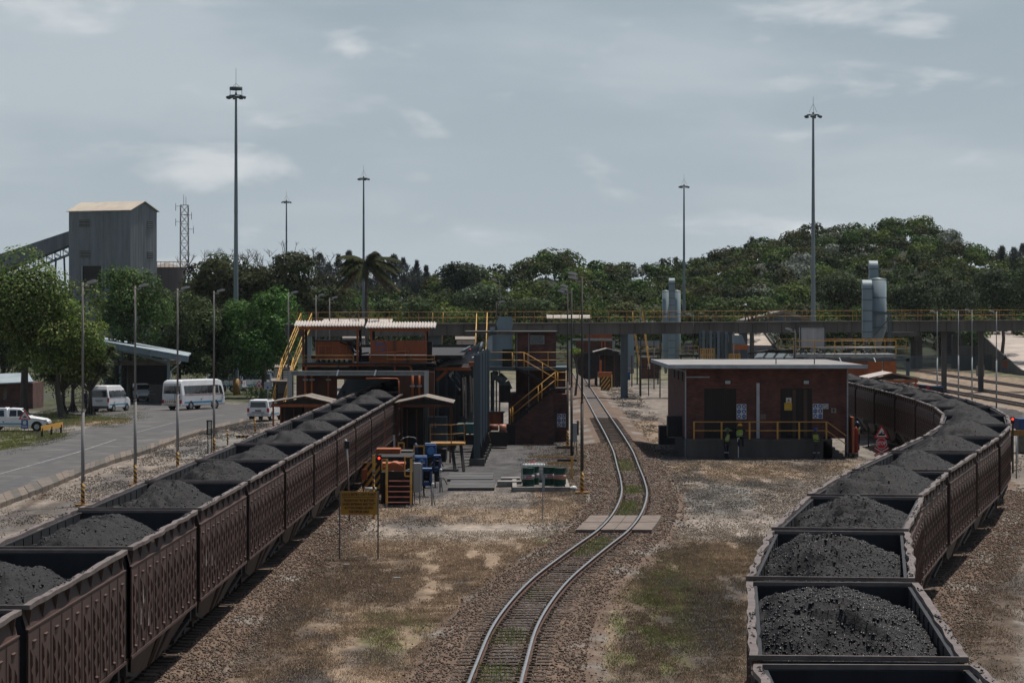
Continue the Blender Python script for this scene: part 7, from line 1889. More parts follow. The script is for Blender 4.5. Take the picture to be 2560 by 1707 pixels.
m = MB(); m.box(XP(938, d_), XP(943, d_), d_, d_ + .03, ZP(1144, d_), ZP(1143, d_)); m.build('bracket', m_galv, t)
t = thing('track_signal', 'red track signal on a dark post right of the curving right hand train', 'signal', (XP(2532, 155.6), 155.6, 0))
d_ = 155.6; MB().box(XP(2530, d_), XP(2534.5, d_), d_, d_ + .1, 0, ZP(1059, d_)).build('post', MATS['dark_pole'], t)
h = MB().pbox(2527.5, 2535.8, 1042, 1059, d_, .18).build('lamp_case', m_black, t)
m = MB(); m.disc(P(2531.6, 1047.5, d_ - .02), (0, 1, 0), .06, 16, .03); m.build('lens', MATS['lit_red_lens'], h)
m = MB(); m.disc(P(2531.6, 1054.5, d_ - .02), (0, 1, 0), .05, 14, .03); m.build('dark_lens', m_dark, h)
t = thing('camera_post', 'small black camera box on a thin brown and white post beside the left train', 'camera', (XP(872, 119), 119, 0))
m = MB(); m.tube((XP(874, 119), 119, 0), P(868, 1120, 119), .035, n=8); m.build('pole', mat('brown_pole', (.12, .06, .045), (.2, .18, .17), .6, scale=1, streak=True), t)
m = MB(); m.pbox(861, 874, 1103, 1120, 118.9, .25); m.build('camera_box', m_black, t); m = MB(); m.lathe(P(864.5, 1103, 119), [(.05, 0), (.05, .05), (.03, .08), (0, .085)], 10); m.build('dome', m_signw, t)
MB().tube((XP(868, 119) - .0, 118.95, ZP(1150, 119)), (XP(867.5, 119), 118.95, ZP(1122, 119)), .04, n=8).build('sleeve', m_signw, t)
t = thing('equipment_case', 'tall blue grey equipment case beside an orange upright next to the left train', 'cabinet', (XP(950, 158), 158, 0))
MB().pbox(942, 953, 1051, 1112, 158, .3).build('case', mat('case_blue', (.20, .235, .29), (.15, .18, .22), .5, scale=2), t, bevel=.01); MB().box(XP(946, 158), XP(949, 158), 158.1, 158.2, 0, ZP(1112, 158)).build('stand', m_dark, t)
m = MB(); m.box(XP(958.5, 157), XP(962.5, 157), 157, 157.15, 0, ZP(1046, 157)); m.build('orange_upright', m_orange2, t)
t = thing('ranging_staff', 'pale graduated staff leaning behind the orange machine', 'staff', (XP(987, 149), 149, 0))
m = MB(); m.beam((XP(988, 149), 149, 0), P(985, 1087, 149), .1, .04); m.build('staff', m_sheet, t)
t = thing('blue_flowmeter', 'small blue domed vessel with arched white hose under the dark canopy', 'vessel', (XP(1039, 160), 160, 0))
m = MB(); c = P(1039, 1115, 160); m.lathe((c.x, c.y, c.z - .4), [(0, 0), (.13, 0), (.13, .45), (.08, .55), (0, .57)], 14); m.build('vessel', m_blue, t); m = MB(); m.tube((c.x, c.y, 0), (c.x, c.y, c.z - .4), .05, n=6); m.build('stand', m_dark, t)
m = MB(); m.pipe([P(1000, 1101, 160), P(1010, 1094, 160), P(1022, 1091.5, 160), P(1036, 1093, 160), P(1041, 1098, 160)], .025, 6); m.build('hose', m_galv, t)
# distant yellow steps of the middle tippler
t = thing('charging_machine', 'distant orange machine with yellow steps beside the centre line', 'machine', (XP(1540, 320), 320, 0))
for k in range(4): MB().box(XP(1531, 318), XP(1553, 318), 318 + k * .3, 318.3 + k * .3, .2 + k * .25, .25 + k * .25).build('step', m_dark, t)
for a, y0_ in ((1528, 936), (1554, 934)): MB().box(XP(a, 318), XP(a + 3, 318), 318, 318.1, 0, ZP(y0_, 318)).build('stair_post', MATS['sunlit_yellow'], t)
MB().pbox(1495, 1530, 930, 944, 324, 1).build('beam', m_orange2, t); MB().pbox(1556, 1567, 936, 974, 320, .6).build('cabinet', m_conc_d, t); MB().pbox(1568, 1576, 930, 950, 321, .6).build('pump', m_blue, t)
MB().pbox(1499, 1504, 900, 942, 325, .2).build('orange_post', m_orange2, t)
# ---------------------------------------------------------------- drums, tank crate, slabs
def drum(lab, px, py, band, rusty=False):
 b = G(px, py); t = thing('oil_drum', lab, 'drum', b, 'green oil drums on the concrete plinth')
 mg = mat('drum_green', (.006, .050, .032), (.006, .036, .025), .45, scale=4, rust=((.05, .03, .02), .62, .8, 5)); z = .12
 m = MB(); m.lathe(b + Vector((0, 0, z)), [(0, 0), (.285, 0), (.29, .02), (.285, .03), (.285, .29), (.295, .305), (.285, .32), (.285, .575), (.295, .59), (.285, .605), (.285, .86), (.292, .87), (.285, .88), (.26, .87), (0, .87)], 26); m.build('shell', mg, t)
 m = MB(); m.lathe(b + Vector((0, 0, z + .33)), [(.2865, 0), (.288, .0), (.288, .235), (.2865, .235)], 26); m.build('label_band', mat('rusty_band', (.48, .35, .28), (.30, .14, .08), .6, scale=4) if rusty else mat('label_white', (.36, .37, .37), None, .4), t)
 for (a0, a1, mt, nm, z0_, z1_, rr_) in ((-90 - 32, -90 + 34, mat('label_red', (.40, .03, .05), (.33, .04, .05), .4) if not rusty else mat('faded_label_red', (.42, .2, .15), None, .6), 'red_badge', .38, .52, .2895),):
  m = MB(); n = 10
  for k in range(n):
   a, c_ = R(a0 + (a1 - a0) * k / n), R(a0 + (a1 - a0) * (k + 1) / n)
   q = lambda a, z_: (b.x + rr_ * math.cos(a), b.y + rr_ * math.sin(a), z + z_)
   m.quad(q(a, z0_), q(c_, z0_), q(c_, z1_), q(a, z1_))
  m.build(nm, mt, t)
 if not rusty:
  o = put_text('Castrol', .11, b + Vector((.06, -.295, z + .45)), m_signw, t, sx=.8, bold=.002)
  m = MB(); m.disc(b + Vector((-.14, -.262, z + .45)), (-.45, -1, 0), .048, 12, .012); m.build('badge_disc', m_signw, t)
 m = MB(); m.disc(b + Vector((.15, .05, z + .875)), (0, 0, 1), .035, 8, .02); m.build('bung', m_galv, t)
 return t
drum('front left green drum with white label band, beside the caged tank', 1321, 1221, 0); drum('green drum half hidden behind the front left drum', 1333, 1217, 0)
drum('green drum with white label band standing behind the thin stake', 1373.5, 1219, 0); drum('rightmost green drum with rusty stained band', 1400, 1221, 0, True)
t = thing('caged_tank', 'white intermediate bulk tank in a steel cage behind the green drums', 'tank', (XP(1335, 145), 145, 0))
x0, x1 = XP(1304, 145), XP(1366, 145)
MB().box(x0 + .06, x1 - .06, 145.1, 146.1, .2, ZP(1159, 145)).build('plastic_tank', mat('tank_plastic', (.50, .51, .52), (.42, .43, .44), .4), t, bevel=.06)
m = MB()
for k in range(9):
 x = x0 + (x1 - x0) * k / 8; m.tube((x, 145.0, .2), (x, 145.0, ZP(1157, 145)), .016, n=5); m.tube((x, 146.15, .2), (x, 146.15, ZP(1157, 145)), .016, n=5)
for z in np.linspace(.25, ZP(1157, 145), 6): m.tube((x0, 144.99, z), (x1, 144.99, z), .016, n=5)
m.build('cage', m_galv, t, kind='stuff'); m = MB(); m.box(x0, x1, 145, 146.2, .12, .2); m.build('pallet', m_dark, t); m = MB(); m.disc((x0 + .55, 145.6, ZP(1158, 145) + .03), (0, 0, 1), .12, 12, .05); m.build('cap', m_red, t)
t = thing('drum_plinth', 'low concrete plinth with raised rim under the drums', 'plinth', (XP(1345, 141), 140, 0))
xa, xb = XP(1281, 139.5), XP(1425, 139.5)
MB().box(xa, xb, 139.9, 146.6, -.02, .12).build('slab', m_conc_d, t)
for b_ in ((xa, xb, 139.6, 139.9), (xa, xa + .2, 139.9, 146.6), (xb - .2, xb, 139.9, 146.6)): MB().box(*b_, 0, .2).build('rim', m_concrete, t)
for k, (px0, px1, d_, z0_) in enumerate(((1243, 1304, 143.5, 0), (1252, 1300, 146.5, 0))):
 t = thing('concrete_beam', ('nearer' if k == 0 else 'farther') + ' concrete beam lying left of the drum plinth', 'beam', (XP(px0, d_), d_, 0), 'concrete beams lying left of the plinth')
 MB().box(XP(px0, d_), XP(px1, d_), d_, d_ + .9, 0, .26).build('beam', m_concrete, t, bevel=.02)
for k, (px0, px1, d_, dp) in enumerate(((1120, 1228, 140.5, 6.5), (1118, 1225, 148, 6))):
 t = thing('cover_slab', ('nearest' if k == 0 else 'second') + ' broad flat concrete cover slab in front of the screen posts', 'slab', (XP(px0, d_), d_, 0), 'broad flat cover slabs')
 for j in range(4): MB().box(XP(px0, d_), XP(px1, d_) + .15, d_ + dp * j / 4, d_ + dp * (j + 1) / 4 - .03, -.02, .12 + .01 * (j % 2)).build('slab', mat('apron_slab', (.095, .093, .093), (.06, .06, .061), .85, scale=.8), t)
t = thing('gate_frame', 'yellow tubular gate frame behind the drums beside the lamp posts', 'gate', (XP(1375, 152), 152, 0))
MB().box(XP(1427, 150), XP(1432.5, 150), 150, 150.15, 0, ZP(1141, 150)).build('post', m_yellow, t); MB().box(XP(1318, 153), XP(1322, 153), 153, 153.1, 0, ZP(1148, 153)).build('post', m_yellow, t)
for ya, yb_ in ((1141, 1141), (1157, 1157), (1165, 1165)): m = MB(); m.beam(P(1320, ya, 153), P(1429, yb_, 150.2), .05); m.build('rail', m_yellow, t)
m = MB(); m.beam(P(1429, 1141, 150), P(1432, 1157, 150), .12); m.build('bent_end', m_yellow, t)
t = thing('relay_cabinet', 'pale relay cabinet on a stand right of the brick tower lamp posts', 'cabinet', (XP(1437, 176), 176, 0))
MB().pbox(1432, 1443, 1057, 1104, 176, .4).build('case', m_galv, t, bevel=.01); MB().pbox(1442, 1447, 1052, 1088, 176.5, .3).build('side_box', m_dark, t)
m = MB(); m.beam((XP(1436, 176), 176.2, ZP(1104, 176)), (XP(1433, 176), 176, 0), .05); m.beam((XP(1440, 176), 176.2, ZP(1104, 176)), (XP(1443, 176), 176, 0), .05); m.build('stand', m_dark, t)
for k, (px, y0_, h) in enumerate(((1395, 1121, 1), (1398, 1153, 1))):
 t = thing('steel_offcut', ('dark steel bar lying near the brick tower door', 'dark steel bar lying behind the gate frame')[k], 'bar', G(px, y0_)); b = G(px, y0_); MB().box(b.x - .1, b.x + 1.0, b.y, b.y + .25, 0, .12).build('bar', m_dark, t)
t = thing('white_sack', 'crumpled white sack lying by the foot of the striped lamp post', 'sack', G(1432, 1223)); b = G(1432, 1224)
m = MB(); m.lathe(b, [(0, 0), (.2, .0), (.24, .07), (.16, .15), (0, .17)], 12); m.v = [(x + .03 * math.sin(19 * x + z * 31), y + .04 * math.sin(y * 17 + 3), z * (1 + .3 * math.sin(x * 9))) for x, y, z in m.v]; m.build('sack', m_signw, t)
t = thing('stake_sign', 'thin white stake with narrow plate in front of the green drums', 'sign', G(1356.5, 1299)); b = G(1356.5, 1299)
m = MB(); m.box(b.x - .02, b.x + .02, b.y, b.y + .03, 0, 1.75); m.build('stake', m_galv, t); MB().box(b.x - .02, b.x + .09, b.y - .03, b.y, 1.2, 1.72).build('plate', m_grey, t)
# ---------------------------------------------------------------- signs
t = thing('loco_sign', 'yellow LOCO ENTRY / EXIT POINT notice board on two thin posts', 'sign', G(896, 1396)); d_ = 101.0
for px in (849, 945): MB().box(XP(px, d_) - .025, XP(px, d_) + .025, d_ + .01, d_ + .06, 0, ZP(1227, d_)).build('post', mat('sign_post', (.10, .085, .075), (.16, .15, .14), .6, scale=3, streak=True), t)
bd = MB().pbox(852, 943, 1228, 1286, d_ - .02, .03).build('board', mat('notice_yellow', (.42, .235, .03), (.33, .18, .03), .5, scale=3), t)
m_brt = mat('sign_brown_lettering', (.045, .010, .006), None, .6)
for txt, y, sz, sx in (('LOCO ENTRY / EXIT POINT', 1236, .128, .72), ('PLEASE PUSH "IN" BUTTON', 1250.5, .104, .80), ('WHEN ENTERING AND "OUT"', 1260, .104, .78), ('BUTTON WHEN LEAVING', 1269.5, .104, .80), ('THE TIPPLER AREA', 1279, .104, .80)):
 put_text(txt, sz, P(897.5, y, d_ - .026), m_brt, bd, sx=sx, bold=.003)
m = MB(); m.pbox(856, 939, 1241.6, 1242.6, d_ - .026, .004); m.build('underline', m_brt, bd)
def tri_sign(t, px, y0_, y1_, w_, d_, pict='mound'):
 b = (XP(px, d_)); hw = w_ / 2
 m = MB(); m.extr([P(px - hw, y1_, d_), P(px + hw, y1_, d_), P(px, y0_, d_)], (0, .02, 0)); o = m.build('red_triangle', m_red, t)
 cy = (y0_ * 1 + y1_ * 2) / 3; f = .68
 q = lambda x, y: P(px + (x - px) * f, cy + (y - cy) * f, d_ - .004)
 m = MB(); m.add([q(px - hw, y1_), q(px + hw, y1_), q(px, y0_)], [(0, 1, 2)]); m.build('white_field', m_signw, o)
 h = y1_ - y0_
 if pict == 'mound': pts = [(-.26, .14), (.26, .14), (.14, .04), (.05, -.02), (-.05, -.02), (-.14, .04)]
 elif pict == 'bumps': pts = [(-.24, .14), (.24, .14), (.12, .02), (.03, -.16), (-.03, -.16), (-.12, .02)]
 else: pts = [(-.30, .15), (.22, .15), (.26, .05), (.18, -.12), (.02, -.14), (-.08, -.02), (-.22, .02)]
 m = MB(); m.add([P(px + a * h, cy + c_ * h, d_ - .008) for a, c_ in pts], [tuple(range(len(pts)))]); m.build('pictogram', m_black, o)
 if pict == 'train':
  m = MB(); m.add([P(px + a * h, cy + c_ * h, d_ - .012) for a, c_ in ((.05, -.09), (.15, -.09), (.17, 0), (.04, 0))], [(0, 1, 2, 3)]); m.build('window_mark', m_signw, o)
t = thing('road_sign', 'red speed hump triangle over a blue plate on the grass by the left pickup', 'sign', G(61, 1097)); d_ = G(61, 1097).y
MB().tube((XP(61, d_), d_ + .03, 0), (XP(61, d_), d_ + .03, ZP(1024, d_)), .025, n=6).build('post', m_galv, t)
tri_sign(t, 62, 1024, 1048, 32, d_)
pl = MB().pbox(53, 70, 1049, 1071, d_, .02).build('blue_plate', m_signb, t); m = MB(); m.disc(P(61.5, 1056, d_ - .01), (0, 1, 0), .13, 12, .006); m.pbox(55, 68, 1063, 1064.5, d_ - .005, .01); m.pbox(55, 68, 1066.5, 1068, d_ - .005, .01); m.build('symbol', m_signw, pl)
t = thing('road_sign', 'red warning triangle behind the rear of the parked pickup', 'sign', (XP(648, 262), 262, 0)); d_ = 262
MB().tube((XP(647, d_), d_ + .03, 0), (XP(647, d_), d_ + .03, ZP(952, d_)), .03, n=6).build('post', m_galv, t); tri_sign(t, 647.5, 950, 969, 21, d_, 'bumps')
t = thing('information_sign', 'grey white notice plate with small blue disc beside the red warning triangle', 'sign', (XP(670, 260), 260, 0)); d_ = 260
MB().tube((XP(669.5, d_), d_ + .05, 0), (XP(669.5, d_), d_ + .05, ZP(950, d_)), .045, n=8).build('post', m_galv, t)
for y0_, y1_ in ((954.5, 963), (963.8, 974)): pl = MB().pbox(660, 679.5, y0_, y1_, d_, .02).build('plate', mat('plate_grey', (.34, .36, .38), None, .5), t)
m = MB(); m.disc(P(669.5, 968.5, d_ - .01), (0, 1, 0), .09, 12, .01); m.build('blue_disc', m_signb, pl)
t = thing('stop_sign', 'red STOP octagon under a train triangle, beside the right hand train', 'sign', (XP(2203.5, 160), 160, 0)); d_ = 160.0
MB().box(XP(2202, d_), XP(2205, d_), d_ + .03, d_ + .08, 0, ZP(1066, d_)).build('post', m_galv, t)
tri_sign(t, 2204, 1061, 1095, 38, d_, 'train')
c = P(2203.7, 1108, d_); r_ = 14.6 / F * d_
def octa(r_, y): return [(c.x + r_ * math.cos(R(22.5 + 45 * k)), y, c.z + r_ * math.sin(R(22.5 + 45 * k))) for k in range(8)]
m = MB(); m.extr(octa(r_, d_), (0, .02, 0)); o1 = m.build('octagon_border', m_signw, t)
m = MB(); m.add(octa(r_ * .92, d_ - .004), [tuple(range(8))]); o2 = m.build('octagon', m_red, o1)
put_text('STOP', .27, (c.x, d_ - .010, c.z), m_signw, o1, sx=.72, bold=.006)
for s in (-1, 1):
 m = MB(); m.beam(P(2204 - 18 * s, 1119, d_ - .01), P(2204 + 18 * s, 1139, d_ - .01), .02, .13); o = m.build('cross_arm', m_red, t)
 m = MB(); m.beam(P(2204 - 17 * s, 1119.6, d_ - .025), P(2204 + 17 * s, 1138.4, d_ - .025), .01, .035); m.build('white_line', m_signw, o)
t = thing('back_of_sign', 'dark double plate sign seen from behind in the shade of the right hand train', 'sign', (XP(2170, 186), 186, 0)); d_ = 186
MB().tube((XP(2171, d_), d_, 0), (XP(2171, d_), d_, ZP(1046, d_)), .04, n=8).build('post', MATS['dark_pole'], t); MB().pbox(2158, 2183, 1047, 1058, d_ - .04, .03).build('plate', mat('dull_plate', (.11, .095, .085), None, .6), t)
t = thing('hanging_meter', 'dark slatted panel on two thin legs beside the fourth striped lamp post', 'panel', (XP(523, 176), 176, 0)); d_ = 176
for a in (518.5, 527.5): MB().box(XP(a, d_), XP(a + 2, d_), d_, d_ + .05, 0, ZP(1050, d_)).build('leg', m_dark, t)
for k in range(4): MB().pbox(516.5 + k * 3.4, 518.6 + k * 3.4, 1051, 1086, d_ - .03, .04).build('slat', m_galv if k in (1, 2) else m_dark, t)
m = MB(); m.pbox(516, 530, 1050, 1053, d_ - .04, .06); m.pbox(516, 530, 1084, 1087, d_ - .04, .06); m.build('frame', m_dark, t)
for lab, px, y0_, y1_ in (('short striped post between the dark panel and the front wagons', 569, 1073, 1120), ('short brown striped post just left of the parked pickup wheel', 637.5, 1046, 1090)):
 d_ = H * F / (y1_ - CY); t = thing('short_post', lab, 'post', (XP(px, d_), d_, 0), 'short striped posts beside the left train'); MB().tube((XP(px, d_), d_, 0), (XP(px, d_), d_, ZP(y0_, d_)), .05, n=10).build('post', m_hazard, t)
t = thing('striped_kerb_block', 'low orange and black striped block on the ground before the parked pickup', 'barrier', G(616, 1094)); b = G(616, 1094)
for k in range(10): MB().box(b.x - .7 + k * .14, b.x - .7 + k * .14 + .13, b.y, b.y + .3, 0, .16).build('stripe_block', (m_yold, m_dark)[k % 2], t)
t = thing('guard_rail', 'short yellow armco crash barrier on the grass verge', 'barrier', G(130, 1090))
a, b = Vector((*G(103, 1093).xy, 0)), Vector((*G(157, 1082).xy, 0))
for z in (.42, .62):
 m = MB(); m.extr([a + Vector((0, 0, z)), a + Vector((-.03, -.06, z + .08)), a + Vector((0, 0, z + .16))], b - a); m.build('w_beam', mat('barrier_yellow', (.62, .34, .05), (.5, .26, .05), .5, scale=3), t)
m = MB(); m.beam(a + Vector((0, .03, .6)), b + Vector((0, .03, .6)), .02, .34); m.build('backing', MATS['barrier_yellow'], t)
for f in (.03, .45, .9): p = a.lerp(b, f); MB().box(p.x - .06, p.x + .06, p.y + .05, p.y + .2, 0, .6).build('post', m_dark, t)
# right edge
t = thing('blue_container', 'dark blue container box at the right edge beyond the signal', 'container', (XP(2575, 176), 176, 0)); MB().box(XP(2548, 178), XP(2610, 178), 178, 180, ZP(1074, 178), ZP(1047, 178)).build('box', mat('deep_blue', (.015, .05, .16), (.01, .035, .12), .5), t); MB().box(XP(2552, 178), XP(2606, 178), 178.2, 179.8, 0, ZP(1074, 178)).build('stand', m_dark, t)
hazard_board('black and yellow striped beam at the right edge behind the signal', 2526, 2612, 1077, 1089, 168)
t = thing('mesh_screen', 'olive mesh screen panel at the right edge below the striped beam', 'screen', (XP(2570, 166), 166, 0)); MB().box(XP(2544, 166), XP(2612, 166), 166.05, 166.1, ZP(1130, 166), ZP(1090, 166)).build('panel', mat('olive_mesh', (.12, .12, .09), (.07, .075, .06), .8, scale=6), t)
for px in (2544, 2570): MB().box(XP(px, 166), XP(px + 2, 166), 166, 166.05, 0, ZP(1088, 166)).build('upright', m_galv, t)
t = thing('thin_post', 'thin grey post right of the red signal at the right edge', 'post', G(2541, 1196)); b = G(2541, 1196); MB().tube(b, b + Vector((0, 0, 2.15)), .04, n=8).build('post', m_galv, t)
t = thing('relay_box', 'pair of pale relay boxes at the foot of the concrete ramp', 'cabinet', (XP(2455, 436), 436, 0))
for a, b_, y0_, y1_ in ((2442, 2447, 915, 940), (2450, 2461, 912, 941)): MB().pbox(a, b_, y0_, y1_, 396, .6).build('case', m_concrete, t)
t = thing('sheet_stub', 'small rusty pointed sign board on the side of the concrete ramp', 'sign', (XP(2513, 400), 400, 0)); MB().pbox(2507, 2519, 900, 920, 392, .1).build('plate', m_owall, t); m = MB(); m.add([P(2508, 899, 391.9), P(2520, 899, 391.9), P(2513, 886, 391.9)], [(0, 1, 2)]); m.build('cap', m_dark, t)
# painted marks on wagon sides: the letter B and chalky arrow streaks
for wname, (yy, zz, kind_) in {'a': (49.9, 1.75, 'B')}.items():
 for o in list(C.objects):
  if o.get('category') == 'wagon' and 'second from the front of the straight' in o['label']:
   me = letters('B', .5); me.materials.clear(); me.materials.append(m_signw); link('painted_letter', me, o, (1.50, -4.55, 1.78), (math.pi / 2, 0, math.pi / 2), (.55, 1, 1))
  if o.get('category') == 'wagon' and ('third from the front of the straight' in o['label'] or 'fourth from the front of the straight' in o['label']):
   for y_, z_, h_ in ((-4.4, 1.9, .5), (-3.2, 1.75, .42), (-4.0, 2.3, .4)) if 'third' in o['label'] else ((-4.6, 2.1, .55), (-3.3, 2.0, .4), (-2.6, 1.85, .3)):
    m = MB(); m.add([(1.495, y_ - .07, z_), (1.495, y_ + .07, z_), (1.495, y_ + .01, z_ + h_)], [(0, 1, 2)]); me = m.mesh('paint_mark', mat('chalk_mark', (.42, .41, .40), (.22, .18, .16), .8, scale=6)); link('paint_mark', me, o)
# ---------------------------------------------------------------- people
m_navy = mat('navy_overall', (.018, .024, .04), (.012, .015, .026), .8, scale=12)
m_char = mat('charcoal_jacket', (.05, .05, .055), (.035, .035, .04), .8, scale=12)
m_vest = mat('lime_vest', (.26, .38, .04), (.20, .30, .035), .6, scale=10)
m_refl = mat('reflective_band', (.55, .56, .55), None, .35)
m_skin = mat('brown_skin', (.10, .052, .032), None, .55)
m_boot = mat('black_boot', (.015, .014, .014), None, .6)
def person(label, loc, rz, J, top=m_navy, helmet=(.04, .12, .5), vest=True, kneeband=True):
 """J: joint positions, facing -Y; the body is one skinned surface"""
 t = thing('person', label, 'person', loc, None, rz, world=False)
 order = ['pelvis', 'waist', 'chest', 'neck', 'head', 'crown', 'shl', 'ell', 'wrl', 'hal', 'shr', 'elr', 'wrr', 'har', 'hil', 'knl', 'anl', 'tol', 'hir', 'knr', 'anr', 'tor']
 rad = dict(pelvis=.155, waist=.145, chest=.165, neck=.06, head=.088, crown=.07, sh=.075, el=.052, wr=.036, ha=.040, hi=.105, kn=.072, an=.05, to=.045)
 vs = [Vector(J[k]) for k in order]
 E = [('pelvis', 'waist'), ('waist', 'chest'), ('chest', 'neck'), ('neck', 'head'), ('head', 'crown')]
 for s in 'lr': E += [('chest', 'sh' + s), ('sh' + s, 'el' + s), ('el' + s, 'wr' + s), ('wr' + s, 'ha' + s), ('pelvis', 'hi' + s), ('hi' + s, 'kn' + s), ('kn' + s, 'an' + s), ('an' + s, 'to' + s)]
 me = bpy.data.meshes.new('person_body'); me.from_pydata([tuple(v) for v in vs], [(order.index(a), order.index(b)) for a, b in E], []); me.update()
 o = bpy.data.objects.new('tmp', me); C.objects.link(o)
 o.modifiers.new('s', 'SKIN'); sv = me.skin_vertices[0].data
 for i, k in enumerate(order):
  r = rad.get(k, rad.get(k[:2], .05)); sv[i].radius = (r, r * (.8 if k in ('pelvis', 'waist', 'chest') else 1)); sv[i].use_root = (i == 0)
 sd = o.modifiers.new('u', 'SUBSURF'); sd.levels = 1; sd.render_levels = 1
 bpy.context.view_layer.update()
 bm_ = bpy.data.meshes.new_from_object(o.evaluated_get(bpy.context.evaluated_depsgraph_get())); bpy.data.objects.remove(o)
 bm_.name = 'body'; bm_.materials.clear()
 for mt in (top, m_skin, m_boot): bm_.materials.append(mt)
 hd = Vector(J['head']);
 for p in bm_.polygons:
  c = p.center; p.use_smooth = True; i = 0
  if (c - hd).length < .17 and c.z > Vector(J['neck']).z - .01: i = 1
  for s in 'lr':
   if (c - Vector(J['ha' + s])).length < .075: i = 1
   if (c - Vector(J['to' + s])).length < .10 or (c - Vector(J['an' + s])).length < .09: i = 2
  p.material_index = i
 body = link('body', bm_, t)
 # fingers and thumb closed round each hand's end
 for s in 'lr':
  h = Vector(J['ha' + s]); wv = (h - Vector(J['wr' + s])).normalized(); sd_ = Vector((1, 0, 0)) if s == 'l' else Vector((-1, 0, 0)); m = MB()
  for k in range(4):
   b0 = h + sd_.cross(wv) * (k - 1.5) * .02; L = (.065, .078, .072, .055)[k]; b1 = b0 + wv * L * .55 - sd_ * .005; b2 = b1 + wv * L * .4 - sd_ * .022
   m.tube(b0, b1, .010, .009, 6); m.tube(b1, b2, .009, .007, 6)
  b0 = h - wv * .02 + sd_.cross(wv) * .03; m.tube(b0, b0 + wv * .04 + sd_.cross(wv) * .025, .011, .008, 6)
  m.build('hand', m_skin, t)
 # face: nose, eyes, mouth, ears
 fd = Vector((0, -1, 0)); m = MB(); m.extr([hd + Vector((-.016, -.085, -.02)), hd + Vector((.016, -.085, -.02)), hd + Vector((0, -.085, .03))], (0, -.028, -.004));
 for s in (-1, 1): m.cbox(hd + Vector((s * .09, .0, 0)), (.02, .03, .05))
 m.build('nose_and_ears', m_skin, t)
 m = MB()
 for s in (-1, 1): m.cbox(hd + Vector((s * .032, -.086, .028)), (.022, .01, .01))
 m.cbox(hd + Vector((0, -.085, -.045)), (.045, .01, .01)); m.build('eyes_and_mouth', m_black, t)
 hc = Vector(J['crown']) + Vector((0, 0, -.01)); mh = mat('helmet_%d_%d_%d' % tuple(int(x * 100) for x in helmet), helmet, None, .35)
 m = MB(); m.lathe(hc, [(.138, 0), (.132, .03), (.118, .08), (.085, .115), (.04, .132), (0, .136)], 18); m.lathe(hc, [(.165, -.006), (.165, .008), (.12, .012), (.12, -.006)], 18); m.extr([hc + Vector((-.08, -.14, 0)), hc + Vector((.08, -.14, 0)), hc + Vector((.05, -.205, -.01)), hc + Vector((-.05, -.205, -.01))], (0, 0, .01)); m.build('helmet', mh, t)
 if vest:
  pe, ch, wa = Vector(J['pelvis']), Vector(J['chest']), Vector(J['waist']); m = MB(); band = MB(); n = 18
  rings = [(pe.lerp(wa, .4), .182, .152), (wa, .178, .148), (wa.lerp(ch, .5), .188, .156), (ch, .20, .165), (ch.lerp(Vector(J['neck']), .55), .15, .12)]
  def ring(c, rx, ry): return [(c.x + rx * math.cos(2 * math.pi * k / n), c.y + ry * math.sin(2 * math.pi * k / n), c.z) for k in range(n)]
  vs = [p for r_ in rings for p in ring(*r_)]; m.add(vs, [(a * n + k, a * n + (k + 1) % n, (a + 1) * n + (k + 1) % n, (a + 1) * n + k) for a in range(len(rings) - 1) for k in range(n)], True); v_ = m.build('vest', m_vest, t)
  for f in (.15, .62):
   c = wa.lerp(ch, f); q0 = ring(c, .194, .162); q1 = ring(c + Vector((0, 0, .045)), .196, .164); band.add(q0 + q1, [(k, (k + 1) % n, n + (k + 1) % n, n + k) for k in range(n)], True)
  band.build('reflective_band', m_refl, v_)
 if kneeband:
  m = MB()
  for s in 'lr':
   a = Vector(J['kn' + s]).lerp(Vector(J['an' + s]), .25); b = Vector(J['kn' + s]).lerp(Vector(J['an' + s]), .37); m.tube(a, b, .085, .08, 12, False)
  m.build('leg_band', m_refl, t)
 return t
def stand(lean=0, arms='down', spread=.11, step=0.0):
 J = dict(pelvis=(0, 0, .94), waist=(0, -lean * .05, 1.10), chest=(0, -lean * .16, 1.34), neck=(0, -lean * .24, 1.48), head=(0, -lean * .30 - .01, 1.60), crown=(0, -lean * .30 + .005, 1.67))
 for s, g in (('l', 1), ('r', -1)):
  J['sh' + s] = (g * .185, -lean * .18, 1.40); J['hi' + s] = (g * .09, 0, .90); st = step * g
  J['kn' + s] = (g * (spread - .01), -.03 - st * .5, .50); J['an' + s] = (g * spread, .0 - st, .09 if st <= 0 else .08); J['to' + s] = (g * (spread + .02), -.15 - st, .045)
  if arms == 'down': J['el' + s] = (g * .25, .02 - lean * .1 + st * .4, 1.12); J['wr' + s] = (g * .25, -.08 + st * .8, .88); J['ha' + s] = (g * .24, -.11 + st * .9, .81)
  elif arms == 'front': J['el' + s] = (g * .25, -.02, 1.12); J['wr' + s] = (g * .12, -.26, 1.10); J['ha' + s] = (g * .07, -.31, 1.12)
  elif arms == 'hips': J['el' + s] = (g * .36, .06, 1.14); J['wr' + s] = (g * .22, -.06, 1.00); J['ha' + s] = (g * .17, -.11, .98)
  else: J['el' + s] = (g * .42, -.02, 1.34); J['wr' + s] = (g * .58, -.06, 1.28); J['ha' + s] = (g * .65, -.08, 1.28)
 return J
